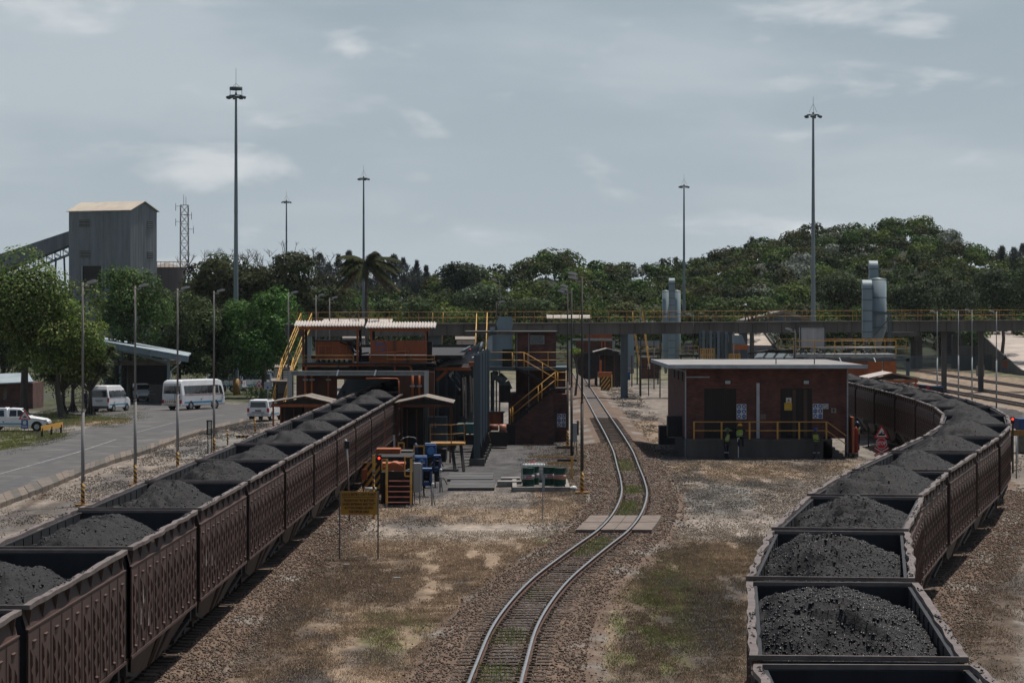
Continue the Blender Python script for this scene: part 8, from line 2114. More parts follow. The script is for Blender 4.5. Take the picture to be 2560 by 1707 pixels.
def sit(h=0, arms='knees', spread=.12):
 J = dict(pelvis=(0, 0, h + .11), waist=(0, -.02, h + .26), chest=(0, -.10, h + .48), neck=(0, -.16, h + .62), head=(0, -.20, h + .73), crown=(0, -.19, h + .80))
 for s, g in (('l', 1), ('r', -1)):
  J['sh' + s] = (g * .185, -.11, h + .53); J['hi' + s] = (g * .10, -.04, h + .10); J['kn' + s] = (g * spread, -.46, h + .10); J['an' + s] = (g * spread, -.50, h - .32); J['to' + s] = (g * (spread + .01), -.64, h - .37)
  if arms == 'knees': J['el' + s] = (g * .27, -.26, h + .28); J['wr' + s] = (g * .14, -.44, h + .22); J['ha' + s] = (g * .10, -.50, h + .20)
  else: J['el' + s] = (g * .38, .06, h + .46); J['wr' + s] = (g * .50, .12, h + .54); J['ha' + s] = (g * .56, .14, h + .57)
 return J
dpl = DS - 1.45
person('person in navy, lime vest and green helmet standing at the left of the platform', (XP(1815, 171.0), 170.9, 0), R(55), stand(.3, 'down'), helmet=(.02, .15, .09))
person('person in yellow helmet and lime vest sitting on the platform edge, arms spread', (XP(1849, dpl), DS - 1.3, zpl - .0), R(5), sit(0, 'spread'), helmet=(.60, .36, .03), kneeband=False)
person('person in blue helmet and lime vest standing hands together before the platform steps', (XP(2040, 171.0), 170.7, 0), R(-20), stand(.9, 'front', .13), top=m_char, helmet=(.02, .06, .24))
person('person in green helmet seated on the platform steps behind the yellow railing', (XP(2073, 171.8), DS - .6, .65), R(-35), sit(0, 'knees'), helmet=(.02, .13, .08), vest=False)
person('person in lime vest seen from behind at the right corner of the substation', (XP(2143, 181), 181, 0), R(178), stand(.1, 'front', .10), helmet=(.05, .08, .16))
bq = bpt(s_at_px(1882), 1.0)
person('person in white helmet walking with a stride along the footbridge deck', (bq.x, bq.y, bq.z), R(-75), stand(.6, 'down', .08, .26), helmet=(.65, .65, .64), top=m_navy, kneeband=False)
person('person in dark clothes standing in the shade left of the minivan', (XP(214, 257), 257, 0), R(60), stand(.2, 'hips', .1), helmet=(.05, .05, .05), vest=False, kneeband=False)
# ---------------------------------------------------------------- trees and plants
def leaf_mat(name, rough=.55, trans=.30):
 m = tint_mat(name, rough, .35, .28, 0.0, trans, fine=1.8)
 m.node_tree.nodes['Principled BSDF'].inputs['Specular IOR Level'].default_value = .05
 return m
m_leaf = leaf_mat('foliage'); m_needle = leaf_mat('fine_foliage', .8, .35)
m_bark = mat('bark', (.10, .085, .07), (.055, .045, .038), .9, scale=4, streak=True)
def leaves(rng, cen, out, size, col, aspect=1.0, up=.35):
 """small folded leaf clumps at cen facing out"""
 n = len(cen)
 nr = out + rng.normal(0, .34, (n, 3)); nr[:, 2] += up; nr /= np.linalg.norm(nr, axis=1)[:, None] + 1e-9
 a = rng.normal(0, 1, (n, 3)); a -= nr * (a * nr).sum(1)[:, None]; a /= np.linalg.norm(a, axis=1)[:, None] + 1e-9
 b = np.cross(nr, a); s = (size * rng.uniform(.55, 1.3, n))[:, None]
 p0 = cen - a * s * .5 * aspect; p2 = cen + a * s * .5 * aspect; p1 = cen - b * s * .42 + nr * s * .12; p3 = cen + b * s * .42 + nr * s * .12
 v = np.stack([p0, p1, p2, p3], 1).reshape(-1, 3); f = np.arange(n * 4).reshape(n, 4)
 c = np.repeat(np.concatenate([col, np.ones((n, 1))], 1), 4, 0)
 return v, f, c
def ell_points(rng, n, c, r, shell=.72, low=-.55):
 d = rng.normal(0, 1, (n * 2, 3)); d /= np.linalg.norm(d, axis=1)[:, None]; d = d[d[:, 2] > low][:n]
 rr = shell + (1.06 - shell) * rng.random(len(d)) ** .6
 return c + d * r * rr[:, None], d
def crown(rng, blobs, per, size, base, aspect=1.0, up=.35, var=.22, tips=None):
 V, Fc, Cc, k0 = [], [], [], 0
 for c, r in blobs:
  n = max(20, int(per * 1.25 * (r[0] * r[1] + r[0] * r[2]) / 2))
  p, d = ell_points(rng, n, np.array(c), np.array(r)); bc = np.array(base) * (1 + rng.normal(0, var)) * (1 + rng.normal(0, .05, 3))
  col = np.clip(bc[None] * (1 + rng.normal(0, .22, (len(p), 1))), .004, 1)
  if tips is not None:
   q = rng.random(len(p)) < .22; col[q] = np.array(tips) * rng.uniform(.7, 1.25, (q.sum(), 1))
  v, f, cc = leaves(rng, p, d, size, col, aspect, up); V.append(v); Fc.append(f + k0); Cc.append(cc); k0 += len(v)
 return np.concatenate(V), np.concatenate(Fc), np.concatenate(Cc)
def trunk_mesh(rng, base, top, r, forks=5, spread=2.5, rise=2.0):
 m = MB(); b = Vector(base); t_ = Vector(top); mid = b.lerp(t_, .5) + Vector((rng.normal(0, .2), rng.normal(0, .2), 0))
 m.tube(b, mid, r, r * .75, 9, False); m.tube(mid, t_, r * .75, r * .5, 9, False)
 for k in range(forks):
  a = 2 * math.pi * k / forks + rng.random(); e = t_ + Vector((math.cos(a) * spread * rng.uniform(.5, 1), math.sin(a) * spread * rng.uniform(.5, 1), rise * rng.uniform(.6, 1.2)))
  s0 = mid.lerp(t_, rng.uniform(.3, 1)); q = s0.lerp(e, .5) + Vector((0, 0, .15 * rise))
  m.tube(s0, q, r * .4, r * .26, 6, False); m.tube(q, e, r * .26, r * .1, 6, False)
 return m
def tree(label, px, d, wpx, ytop, yb, base, seed, size=.24, dens=95, nb=22, name='broadleaf_tree', tips=None, flat=1.0, group=None, mt=None, ragged=.32, aspect=1.1, cat='tree', depth=.8):
 """crown drawn over wpx photo pixels between ytop and yb at distance d"""
 rng = np.random.default_rng(seed); s = F / d; W = wpx / s / 2; zt, zb = ZP(ytop, d), max(ZP(yb, d), .3); cx = XP(px, d); hz = (zt - zb) / 2; cz = (zt + zb) / 2
 t = thing(name, label, cat, (cx, d, 0), group)
 blobs = []
 for k in range(int(nb * 1.9)):
  g = rng.normal(0, 1, 3); g /= np.linalg.norm(g); g[2] = g[2] * .95 + .05; q = rng.random() ** .4 * .84
  rb = rng.uniform(.17, .36); c = (cx + g[0] * (W * .92 - rb * W * .6) / .84 * q, d + g[1] * W * depth * q, cz + g[2] * max(hz * 1.0 - min(W, hz * 1.3) * rb * flat, .25 * hz) / .84 * q)
  blobs.append((c, (W * rb * 1.05, W * rb, min(W, hz * 1.3) * rb * flat)))
 v, f, c = crown(rng, blobs, dens, size, base, aspect, tips=tips)
 link('crown', np_mesh('crown', v - np.array((cx, d, 0)), f, mt or m_leaf, False, c), t)
 tr_ = trunk_mesh(rng, (cx, d, -.1), (cx + rng.normal(0, .2), d, cz - hz * .35), .10 + W * .045, 6, W * .6, hz * .8); tr_.build('trunk', m_bark, t)
 return t
GY = (.085, .125, .028); GD = (.032, .055, .022); GB = (.05, .115, .026); OL = (.06, .07, .035); TIP = (.22, .25, .09)
tree('largest yellow green tree at the far left, nearest the road', 60, 243, 400, 610, 960, (.075, .115, .028), 1, .22, 120, 34, tips=TIP)
tree('lower bright leafy tree in front of the clad tower building', 155, 240, 270, 740, 990, (.085, .13, .028), 2, .2, 130, 26, tips=TIP)
tree('dark leafy tree at the left edge behind the brick hut', 0, 272, 260, 690, 1000, GD, 3, .22, 110, 18)
tree('rounded green tree right of the clad tower building', 325, 284, 240, 652, 900, (.05, .09, .028), 4, .24, 110, 26, tips=(.13, .18, .06))
tree('tall narrow top tree directly before the clad tower building', 300, 300, 100, 640, 780, (.045, .08, .025), 5, .24, 110, 10)
tree('dark brownish green tree above the carport', 450, 294, 240, 708, 990, (.04, .06, .024), 6, .24, 110, 22, tips=(.10, .13, .05))
tree('dark tree hanging over the minibus', 545, 298, 230, 710, 1000, (.034, .052, .022), 7, .24, 115, 24, tips=(.08, .10, .04))
tree('bright glossy green tree just right of the tallest mast', 655, 296, 230, 695, 985, (.045, .11, .025), 8, .24, 120, 28, tips=(.12, .22, .06))
tree('green tree under the left stair of the footbridge', 715, 312, 150, 740, 970, (.04, .09, .025), 9, .24, 110, 18)
tree('low dark tree filling the shade behind the minibus', 595, 310, 200, 840, 1010, GD, 10, .24, 110, 18)
tree('low dark tree behind the carport', 345, 306, 260, 810, 990, GD, 11, .24, 110, 18)
for k, (px, d, w_, yt, yb, lab) in enumerate(((555, 345, 240, 626, 790, 'spreading olive acacia crossed by the tallest mast'), (715, 345, 280, 616, 800, 'spreading olive acacia behind the small distant mast'), (800, 360, 170, 690, 820, 'small olive acacia left of the coconut palm'), (620, 350, 150, 640, 780, 'olive acacia between the two larger acacias'))):
 t = tree(lab, px, d, w_, yt, yb, (.055, .066, .034), 20 + k, .30, 55, 26, 'acacia_tree', flat=.55, mt=m_needle, aspect=1.6)
 rng = np.random.default_rng(50 + k); m = MB(); W = w_ / F * d / 2
 for j in range(26):
  x = XP(px, d) + rng.uniform(-.9, .9) * W; z = ZP(yt, d) - 1.4 * abs(x - XP(px, d)) / W - .8; p = Vector((x, d + rng.uniform(-1, 1), z)); q = p + Vector((rng.uniform(-.8, .8), 0, rng.uniform(.6, 1.5)))
  m.tube(p, q, .035, .015, 4, False)
  for _ in range(3): m.tube(p.lerp(q, rng.uniform(.4, 1)), p.lerp(q, .8) + Vector((rng.uniform(-.5, .5), 0, rng.uniform(.1, .5))), .02, .01, 4, False)
 m.build('twig', m_bark, t, kind='stuff')
def casuarina(label, px, d, w_, yt, seed, yb=800):
 rng = np.random.default_rng(seed); cx = XP(px, d); zt = ZP(yt, d); W = w_ / F * d / 2 * 1.5; zb = max(ZP(yb, d), 1.5)
 t = thing('casuarina_tree', label, 'tree', (cx, d, 0), 'feathery dark casuarinas far behind the palm')
 n = 3600; h = rng.random(n) ** .8; z = zb + (zt - zb) * h; a = rng.random(n) * 6.283
 arm = 1 + .45 * np.sin(a * 3 + z * 1.4 + seed); rr = (W * (1 - h) ** .6 * rng.random(n) ** .6 * arm * .9 + .1) * (1 + .5 * np.sin(h * 19 + seed))
 p = np.stack([cx + np.cos(a) * rr, d + np.sin(a) * rr, z + rr * .35 * rng.random(n)], -1) - np.array((cx, d, 0)); out = np.stack([np.cos(a) * .5, np.sin(a) * .5, np.ones(n)], -1)
 s = .42 * rng.uniform(.6, 1.3, n)[:, None]; ax = out + rng.normal(0, .28, (n, 3)); ax /= np.linalg.norm(ax, axis=1)[:, None]; sd_ = np.cross(ax, rng.normal(0, 1, (n, 3))); sd_ /= np.linalg.norm(sd_, axis=1)[:, None]
 v = np.stack([p - sd_ * s * .2, p + sd_ * s * .2, p + ax * s * 1.3], 1).reshape(-1, 3)
 col = np.array((.080, .090, .082))[None] * (1 + rng.normal(0, .25, (n, 1))); c = np.repeat(np.concatenate([np.clip(col, .005, 1), np.ones((n, 1))], 1), 3, 0)  # grey green lightened: distance haze put into the colour
 link('crown', np_mesh('crown', v, np.arange(n * 3).reshape(n, 3), m_needle, False, c), t)
 MB().tube((cx, d, 0), (cx, d, zt - 1), .25, .05, 7).build('trunk', m_bark, t)
cas = [(492, 600, 60, 690), (520, 590, 50, 655), (560, 600, 60, 648), (478, 610, 50, 716), (800, 590, 60, 636), (822, 600, 50, 660), (846, 600, 56, 640), (872, 590, 60, 630), (902, 600, 60, 655), (945, 600, 60, 655), (985, 590, 56, 640), (1008, 600, 50, 648), (1042, 590, 44, 655), (1066, 600, 44, 668), (1088, 600, 44, 690), (965, 605, 60, 680), (830, 606, 70, 700), (1025, 606, 60, 690), (760, 606, 60, 690), (925, 606, 70, 700), (1880, 690, 30, 596), (2505, 640, 36, 618), (2535, 640, 40, 622), (2556, 640, 44, 612), (2590, 640, 44, 625), (1655, 700, 30, 650), (1690, 700, 30, 646), (1745, 700, 30, 648)]
def casn(k, px): return 'feathery dark casuarina, number %s of the row behind the acacias and the palm' % k
names_c = []
for k, (px, d, w_, yt) in enumerate(cas):
 side = 'left of the tallest mast' if px < 580 else 'behind the coconut palm' if px < 960 else 'right of the coconut palm' if px < 1100 else 'on the hill skyline right of the distant mast' if px < 2000 else 'at the right edge skyline'
 rank = sorted([c[0] for c in cas if (c[0] < 580) == (px < 580) and (580 <= c[0] < 960) == (580 <= px < 960) and (960 <= c[0] < 1100) == (960 <= px < 1100) and (1100 <= c[0] < 2000) == (1100 <= px < 2000)]).index(px)
 casuarina('feathery casuarina %s, %s from its left' % (side.replace('on the hill skyline right of the distant mast','on the hill skyline'), ORD[rank]), px, d, w_, yt, 100 + k, 850)
# coconut palm
d = 330; px0 = 916; t = thing('coconut_palm', 'tall coconut palm with drooping fronds above the left tippler', 'palm', (XP(918, d), d, 0))
top = P(917, 656, d); m = MB(); pts = [Vector((XP(921, d), d, 0)), P(917, 860, d), P(915, 760, d), top]
for a, b, r0, r1 in zip(pts[:-1], pts[1:], (.24, .19, .17), (.19, .17, .15)): m.tube(a, b, r0, r1, 10, False)
m.build('trunk', mat('palm_trunk', (.10, .085, .07), (.06, .05, .042), .9, scale=3, streak=False), t)
rng = np.random.default_rng(77); m_frond = mat('palm_frond', (.045, .05, .02), (.025, .03, .012), .85, scale=3, spec=.05); m_frondd = mat('dry_frond', (.14, .10, .06), (.09, .065, .04), .9, scale=3, spec=.05)
fr = [(-75, 1.5, 3.6), (-60, 2.3, 4.0), (-88, .2, 3.9), (-50, .6, 3.6), (95, 1.0, 4.4), (115, .7, 4.2), (85, 2.0, 4.2), (70, 1.0, 3.8), (160, 2.6, 3.6), (20, 2.8, 3.6), (180, .2, 3.8), (-20, -.3, 4.0), (-120, .8, 4.2), (-140, -.6, 4.0), (45, -.5, 4.2), (135, -.4, 4.0), (-70, -.9, 4.0), (110, -1.0, 4.0), (60, -1.4, 3.6), (-100, -1.3, 3.6)]
for k, (az, rise, L) in enumerate(fr):
 a = R(az + rng.normal(0, 6)); hd_ = Vector((math.sin(a), -math.cos(a) * .9, 0)); m = MB(); prev = None; n = 20
 for j in range(n + 1):
  f = j / n; p = top + hd_ * L * (f * .93) + Vector((0, 0, rise * f * 1.15 - (1.6 + .6 * (rise > 0)) * f * f * (1.3 if rise < 0 else 1)))
  if prev is not None:
   m.beam(prev, p, .05 * (1 - f) + .015)
   dr = (p - prev).normalized(); sd_ = dr.cross(Vector((0, 0, 1))).normalized()
   for sg in (-1, 1):
    for q in range(3):
     o_ = prev.lerp(p, q / 3 + .1); ll = 1.1 * math.sin(math.pi * (.15 + .8 * f)) + .1
     e = o_ + sd_ * sg * ll * .75 + dr * ll * .45 + Vector((0, 0, -ll * rng.uniform(.35, .75)))
     m.add([o_ - dr * .04, o_ + dr * .14, e], [(0, 1, 2)])
  prev = p
 m.build('frond', m_frondd if k in (17, 18, 19) else m_frond, t)
# screw pines by the minivan
def spiky(label, px, d, heads, hgt, seed):
 rng = np.random.default_rng(seed); cx = XP(px, d); t = thing('screw_pine', label, 'plant', (cx, d, 0), 'screw pines beside the minivan')
 tm_ = MB(); V, Fc, Cc, k0 = [], [], [], 0
 tm_.tube((cx, d, 0), (cx, d, hgt * .35), .2, .14, 8)
 for k in range(8): a = k * .8; tm_.tube((cx + .45 * math.cos(a), d + .45 * math.sin(a), 0), (cx, d, 1.1), .05, .04, 5, False)
 for h in range(heads):
  c = np.array((cx + rng.normal(0, .9), d + rng.normal(0, .6), hgt * rng.uniform(.45, 1.0))); tm_.tube((cx, d, hgt * .33), tuple(c), .08, .06, 6, False); n = 150
  el = rng.uniform(-.5, 1.3, n); az = rng.random(n) * 6.283; dr = np.stack([np.cos(el) * np.cos(az), np.cos(el) * np.sin(az), np.sin(el)], -1); L = rng.uniform(.7, 1.15, n)[:, None]
  sd_ = np.cross(dr, np.array((0, 0, 1.))); sd_ /= np.linalg.norm(sd_, axis=1)[:, None] + 1e-6; mid = c + dr * L * .6; tip = c + dr * L + np.array((0, 0, -.18)) * L
  v = np.stack([c + 0 * dr, mid - sd_ * .075, tip, mid + sd_ * .075], 1).reshape(-1, 3); col = np.clip(np.array((.12, .15, .075)) * (1 + rng.normal(0, .35, (n, 1))), .01, 1)
  V.append(v); Fc.append(np.arange(n * 4).reshape(n, 4) + k0); Cc.append(np.repeat(np.concatenate([col, np.ones((n, 1))], 1), 4, 0)); k0 += len(v)
 tm_.build('stem', m_bark, t); link('leaf_rosettes', np_mesh('leaf_rosettes', np.concatenate(V) - np.array((cx, d, 0)), np.concatenate(Fc), m_leaf, False, np.concatenate(Cc)), t)['kind'] = 'stuff'
spiky('spiky screw pine left of the striped post, on the grass', 158, 248, 12, 5.4, 1); spiky('spiky screw pine between the two others beside the minivan', 182, 252, 12, 5.6, 2); spiky('spiky screw pine touching the minivan side, stilt roots showing', 226, 246, 16, 5.8, 3)
# hedges and shrubs along the far road edge
def hedge(label, px0, px1, d, y_top, seed, base=GD, dep=3.5):
 rng = np.random.default_rng(seed); x0, x1 = XP(px0, d), XP(px1, d); h = ZP(y_top, d); bl = []
 for k in range(int((x1 - x0) / .8) + 2): bl.append(((rng.uniform(x0, x1), d + rng.uniform(0, dep), h * rng.uniform(.3, .6)), (rng.uniform(.6, 1.1), .8, h * rng.uniform(.35, .55))))
 v, f, c = crown(rng, bl, 130, .17, base, tips=(.09, .12, .04)); o = link('shrubs', np_mesh('shrubs', v - np.array(((x0 + x1) / 2, d, 0)), f, m_leaf, False, c), None, ((x0 + x1) / 2, d, 0)); tag(o, label, 'shrubs', None, 'stuff')
hedge('low leafy shrubs along the road under the dark trees', 548, 724, 283, 955, 1); hedge('dark undergrowth behind the brick hut and the palms', -40, 290, 272, 880, 2, dep=6); hedge('dark undergrowth behind the carport', 255, 430, 300, 860, 3, dep=6)
hedge('dark understorey behind the minibus and poles', 425, 560, 300, 870, 4, dep=6); hedge('dark understorey left of the grey portal frame', 560, 735, 330, 880, 5, dep=6)
# small plant near the lamp posts
for lab, px, py, h, sd in (('small bright green bush hanging behind the lamp post cluster', 1438, 950, 1.2, 1),):
 t = tree(lab, 1438, 300, 42, 868, 890, (.12, .20, .03), 61, .16, 260, 8, 'small_tree', tips=(.3, .38, .1))
# trees at the foot of the hill, near enough to tell apart
foot = [(970, 410, 90, 742, 800, (.06, .085, .035), 'pale green rounded tree right of the palm trunk, beyond the footbridge'), (1050, 415, 110, 738, 800, (.055, .08, .035), 'pale green broad tree above the right end of the second tippler roof'),
  (1150, 520, 130, 640, 740, (.03, .042, .024), 'tall dark rounded tree on the skyline right of the casuarinas'), (1215, 440, 170, 702, 800, (.055, .078, .04), 'broad speckled tree above the vent house'), (1330, 440, 120, 735, 800, (.055, .075, .035), 'low speckled tree left of the three lamp posts'),
  (1560, 440, 110, 750, 800, (.075, .09, .035), 'low yellowish tree left of the far cyclones'), (1790, 425, 80, 742, 790, (.065, .09, .035), 'bright topped tree right of the distant mast foot'), (1880, 430, 150, 734, 800, (.06, .085, .032), 'bright topped broad tree behind the walking person'),
  (1650, 445, 70, 765, 800, (.10, .115, .03), 'yellow green bush behind the far cyclones'), (2120, 460, 230, 655, 790, (.045, .062, .03), 'wide dark feathery tree left of the large cyclone'), (2290, 455, 180, 690, 800, (.04, .055, .028), 'dark spreading tree right of the large cyclone'),
  (2400, 440, 160, 700, 800, (.038, .052, .028), 'dark tree right of the large cyclone, above the ramp'), (2500, 430, 170, 650, 820, (.03, .045, .024), 'tallest dark tree at the right edge'), (2585, 420, 140, 610, 820, (.032, .048, .024), 'dark tree cut by the right edge'), (2350, 470, 120, 660, 760, (.05, .065, .03), 'olive tree on the lower slope above the ramp')]
for k, (px, d, w_, yt, yb, base, lab) in enumerate(foot):
 tree(lab, px, d, w_, yt, yb, base, 200 + k, .36 if d < 500 else .45, 42, 20, 'broadleaf_tree', tips=tuple(min(1, c * 2.0) for c in base), flat=.9)
# ---------------------------------------------------------------- wooded hill
sky_x = [-400, 0, 400, 700, 900, 1085, 1130, 1160, 1205, 1250, 1300, 1370, 1440, 1520, 1560, 1640, 1720, 1790, 1800, 1870, 1900, 1960, 2030, 2080, 2100, 2180, 2270, 2320, 2390, 2410, 2450, 2500, 2560, 2700, 3000]
sky_y = [735, 735, 730, 725, 712, 690, 672, 664, 676, 676, 645, 626, 640, 652, 664, 661, 652, 640, 622, 603, 602, 584, 574, 558, 560, 562, 547, 556, 580, 602, 614, 634, 640, 650, 670]
dist_x = [-400, 900, 1100, 1230, 1560, 1700, 1800, 2100, 2400, 2700, 3000]; dist_y = [620, 620, 600, 600, 640, 680, 700, 740, 700, 620, 600]
TH = 5.4
def hill(px, y):
 D = np.interp(px, dist_x, dist_y); ys = np.interp(px, sky_x, sky_y); hr = np.maximum(H + (CY - ys) / F * D - TH, 0)
 t_ = np.clip((y - 455) / (D - 455), 0, 1); up = t_ * t_ * (3 - 2 * t_) * .55 + t_ * .45
 back = np.clip(1 - (y - D) / 500, 0, 1)
 return hr * np.where(y < D, up, back) + np.where(t_ > 0, (fbm(px * y / 9000., y * .03, 3) - .5) * 3.2 * np.minimum(t_ * 3, 1), 0)
yr_ = np.linspace(450, 1200, 90); pr_ = np.linspace(-500, 3100, 180); Yh, Ph = np.meshgrid(yr_, pr_, indexing='ij'); Xh = (Ph - CX) / F * Yh; Zh = hill(Ph, Yh) - .2
idx = np.arange(Yh.size).reshape(Yh.shape); fh = np.stack([idx[:-1, :-1], idx[:-1, 1:], idx[1:, 1:], idx[1:, :-1]], -1).reshape(-1, 4)
o = link('hill', np_mesh('hill', np.stack([Xh, Yh, Zh], -1).reshape(-1, 3), fh, mat('hill_soil', (.020, .028, .011), (.012, .018, .008), .95, scale=.2), True)); o['kind'] = 'structure'  # soil colour darkened to stand for shade between the crowns
rng = np.random.default_rng(4242)
V, Fc, Cc, k0 = [], [], [], 0
pos = []
for _ in range(5200):
 y = rng.uniform(462, 770) if rng.random() < .9 else rng.uniform(452, 520); px = rng.uniform(-60, 2660)
 D = float(np.interp(px, dist_x, dist_y))
 if y > D + 12: continue
 if px < 1080 and rng.random() < .45: continue
 x = (px - CX) / F * y; r = rng.uniform(1.7, 3.6) * (1.15 if y < 500 else 1)
 if any((x - a) ** 2 + (y - b) ** 2 < (.85 * (r + c)) ** 2 for a, b, c in pos[-900:]): continue
 pos.append((x, y, r))
palette = [(.040, .078, .018), (.056, .105, .022), (.032, .056, .017), (.078, .130, .024), (.060, .078, .024), (.048, .110, .020), (.038, .060, .022)]
for x, y, r in pos:
 px = CX + x / y * F; z = float(hill(np.array(px), np.array(y))); h = rng.uniform(.8, 1.2) * (TH if y > 480 else 7.5)
 base = np.array(palette[rng.integers(len(palette))]) * rng.uniform(.55, .95) * np.array((1.06, .88, .95))
 white = 1960 < px < 2420 and 560 < y < 690 and rng.random() < .14 or (1500 < px < 1950 and rng.random() < .04)
 if white: base = np.array((.17, .19, .165))
 bl = [((x, y, z + h - r * .8), (r, r, r * .8))]
 for _ in range(4 if r < 2.4 else 6):
  a = rng.random() * 6.283; q = r * rng.uniform(.4, .75); rb = r * rng.uniform(.35, .55); bl.append(((x + q * math.cos(a), y + q * math.sin(a), z + h - r * rng.uniform(.35, 1.1)), (rb, rb, rb * .8)))
 for (c, rr) in bl:
  n = int(12 + 24 * rr[0] * rr[2]); p, dd = ell_points(rng, n, np.array(c), np.array(rr), .8, -.35)
  col = np.clip(base[None] * (1 + rng.normal(0, .10)) * (1 + rng.normal(0, .25, (len(p), 1))), .006, 1)
  v, f, cc = leaves(rng, p, dd, .56, col, 1.0, .3); V.append(v); Fc.append(f + k0); Cc.append(cc); k0 += len(v)
o = link('hill_forest', np_mesh('hill_forest', np.concatenate(V), np.concatenate(Fc), m_leaf, False, np.concatenate(Cc)))
tag(o, 'dense broadleaf forest covering the hill and the skyline', 'forest', None, 'stuff')
# ---------------------------------------------------------------- grass
def blades(name, label, polys, n, seed, hgt, cols, cat='grass', wid=.012, patch=.5):
 """short blades over ground areas outlined in photo pixels"""
 rng = np.random.default_rng(seed); P_ = []
 for poly, share in polys:
  xs = [p[0] for p in poly]; ys = [p[1] for p in poly]; k = int(n * share * 2.2)
  # even on the ground: sample by ground position inside the outline
  g = [G(a, b) for a, b in poly]; gx = [p.x for p in g]; gy = [p.y for p in g]
  X = rng.uniform(min(gx) - 1, max(gx) + 1, k * 3); Y = rng.uniform(min(gy) * .97, max(gy) * 1.07, k * 3)
  m = poly_mask(CX + X / Y * F + (fbm(X * 1.1, Y * .25, 4) - .5) * 90, CY + H / Y * F + (fbm(X * 1.1 + 9, Y * .25, 4) - .5) * 40, poly, 45) > rng.random(len(X))
  m &= (fbm(X * 1.5 + seed, Y * .32, 5) - patch) * 4 > rng.random(len(X))
  q = np.stack([X, Y], 1)[m][:k]; P_.append(q)
 q = np.concatenate(P_); n = len(q); h = hgt * rng.uniform(.4, 1.3, n); a = rng.random(n) * 6.283; ln_ = rng.uniform(.2, .9, n) * h
 b = np.stack([q[:, 0], q[:, 1], np.zeros(n) - .02], -1); w_ = wid * (q[:, 1] / 80)
 s = np.stack([np.cos(a) * w_, np.sin(a) * w_, np.zeros(n)], -1); a2 = rng.random(n) * 6.283; tip = b + np.stack([np.cos(a2) * ln_, np.sin(a2) * ln_, h], -1)
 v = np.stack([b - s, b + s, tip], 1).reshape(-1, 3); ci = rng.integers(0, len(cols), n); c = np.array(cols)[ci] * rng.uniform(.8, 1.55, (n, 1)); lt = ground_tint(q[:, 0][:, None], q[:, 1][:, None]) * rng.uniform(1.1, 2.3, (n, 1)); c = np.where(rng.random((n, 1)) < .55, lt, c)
 o = link(name, np_mesh(name, v, np.arange(n * 3).reshape(n, 3), m_blade, False, np.repeat(np.concatenate([c, np.ones((n, 1))], 1), 3, 0))); tag(o, label, cat, None, 'stuff')
STR = [(.33, .245, .165), (.26, .19, .125), (.19, .14, .095), (.16, .12, .085), (.36, .29, .21)]
GRS = [(.11, .16, .035), (.15, .20, .045), (.15, .14, .06), (.07, .10, .03), (.19, .16, .09)]
blades('dry_grass', 'dry straw coloured grass between the left train and the middle track', [([(560, 1707), (770, 1368), (1480, 1362), (1330, 1440), (1110, 1707)], .7), ([(900, 1292), (930, 1272), (1350, 1268), (1480, 1200), (1500, 1286), (1100, 1294)], .15), ([(1350, 1140), (1500, 1120), (1530, 1230), (1440, 1290), (1340, 1270)], .15)], 110000, 1, .05, STR, patch=.27)
blades('dry_grass', 'brown dry grass between the middle track and the right train', [([(1520, 1707), (1620, 1350), (1920, 1345), (1860, 1707)], .7), ([(1640, 1200), (1680, 1150), (2130, 1150), (1980, 1240), (1800, 1300)], .3)], 90000, 2, .05, STR[1:4] + [GRS[2]], patch=.30)
blades('green_grass', 'patches of green grass right of the middle track', [([(1480, 1700), (1510, 1480), (1640, 1400), (1800, 1420), (1760, 1560), (1690, 1700)], .7), ([(1340, 1345), (1480, 1328), (1440, 1375), (1350, 1385)], .1), ([(880, 1620), (960, 1520), (1080, 1540), (1000, 1660)], .2)], 26000, 3, .06, GRS, patch=.46)
blades('dry_grass', 'dark dry grass right of the right hand train', [([(2560, 1260), (2560, 1707), (2450, 1707), (2340, 1500), (2400, 1390), (2500, 1290)], 1.0)], 40000, 4, .06, STR[1:4], patch=.30)
blades('lawn', 'mown green verge grass around the guard rail and palms', [([(0, 1127), (0, 1072), (110, 1070), (172, 1086), (150, 1094), (82, 1112)], .5), ([(120, 1062), (100, 1035), (220, 1030), (330, 1043), (320, 1052), (240, 1054), (205, 1060)], .5)], 30000, 5, .10, [(.13, .15, .05), (.17, .17, .07), (.10, .12, .04)], patch=.3)
# weeds growing between the rails
rng = np.random.default_rng(9); q = []
for y0_, y1_, n in ((66, 72, 700), (76, 80, 350), (104, 112, 900), (124, 134, 1500), (140, 146, 1100), (160, 172, 1500), (88, 92, 90)):
 y = rng.uniform(y0_, y1_, n) * K; q.append(np.stack([np.interp(y, PATH_MID[:, 1], PATH_MID[:, 0]) + np.where(rng.random(n) < .8, rng.normal(-.12, .28, n), rng.uniform(-.5, .5, n)), y], 1))
q = np.concatenate(q); n = len(q); h = rng.uniform(.06, .22, n); a = rng.random(n) * 6.283; b = np.stack([q[:, 0], q[:, 1], np.full(n, .09)], -1); s = np.stack([np.cos(a), np.sin(a), 0 * a], -1) * .015
tip = b + np.stack([rng.normal(0, .05, n), rng.normal(0, .05, n), h], -1); v = np.stack([b - s, b + s, tip], 1).reshape(-1, 3); c = np.array(GRS[:3])[rng.integers(0, 3, n)] * rng.uniform(.7, 1.5, (n, 1))
o = link('track_weeds', np_mesh('track_weeds', v, np.arange(n * 3).reshape(n, 3), m_blade, False, np.repeat(np.concatenate([c, np.ones((n, 1))], 1), 3, 0))); tag(o, 'green weeds sprouting between the rails of the middle track', 'weeds', None, 'stuff')
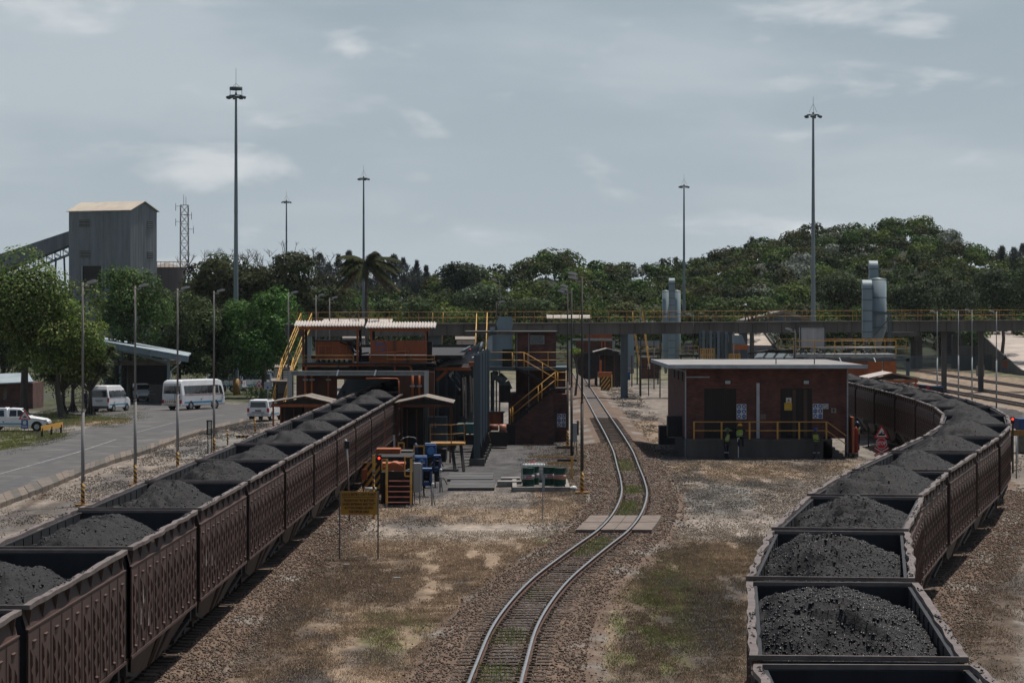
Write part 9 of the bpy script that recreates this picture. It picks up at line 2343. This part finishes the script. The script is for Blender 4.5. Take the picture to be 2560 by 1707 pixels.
# scattered litter
for k, (px, py, s) in enumerate(((866, 1412, .10), (992, 1445, .11), (890, 1392, .06), (818, 1525, .05), (915, 1392, .05))):
 b = G(px, py); m = MB(); m.box(b.x - s, b.x + s, b.y - s * .4, b.y + s * .4, 0, .04); m.v = [(x + .3 * (z - .02), y + .2 * x % .03, z) for x, y, z in m.v]
 o = m.build('litter', m_signw); tag(o, ('white scrap of litter below the notice board', 'white scrap of litter furthest right on the dry grass', 'pale scrap by the left board post', 'small white scrap alone on the dark grass', 'small pale scrap below the middle of the board')[k], 'litter', 'scraps of litter on the grass')
# loose gravel scattered over the bare strips
def gravel(label, poly, n, seed, size=(.012, .032), cut=.40):
 rng = np.random.default_rng(seed); g = [G(a, b) for a, b in poly]; X = rng.uniform(min(p.x for p in g), max(p.x for p in g), n * 5); Y = rng.uniform(min(p.y for p in g), max(p.y for p in g), n * 5)
 m = (poly_mask(CX + X / Y * F, CY + H / Y * F, poly, 10) > rng.random(len(X))) & ((fbm(X * .8 + seed, Y * .2, 4) - cut) * 5 > rng.random(len(X))); X = X[m][:n]; Y = Y[m][:n]; k = len(X)
 c = ground_tint(X[:, None], Y[:, None]) * rng.uniform(.35, 1.5, (k, 1)); v, f, cc = lumps(np.stack([X, Y, np.full(k, .005)], -1), rng.uniform(*size, k) * (Y / 100), c, rng)
 o = link('loose_gravel', np_mesh('loose_gravel', v, f, m_stone, False, cc)); tag(o, label, 'gravel', None, 'stuff')
gravel('loose gravel on the bare strip between road gutter and left train', [(0, 1540), (0, 1275), (215, 1190), (520, 1082), (700, 1055), (780, 1090)], 16000, 21)
gravel('loose gravel on the bare ground before the brick substation', [(1620, 1300), (1600, 1160), (1690, 1150), (2130, 1150), (2000, 1310)], 12000, 22)
gravel('loose gravel along the path crossing the middle track', [(800, 1302), (1460, 1306), (1960, 1296), (1960, 1352), (1440, 1340), (810, 1342)], 3500, 23, cut=.36)
gravel('loose gravel and coal bits beside the middle track far section', [(1500, 960), (1560, 960), (1690, 1100), (1640, 1150), (1560, 1110)], 5000, 24)
gravel('stones scattered on the ground right of the right hand train', [(2560, 1130), (2560, 1400), (2400, 1460), (2440, 1330), (2510, 1200)], 7000, 25)
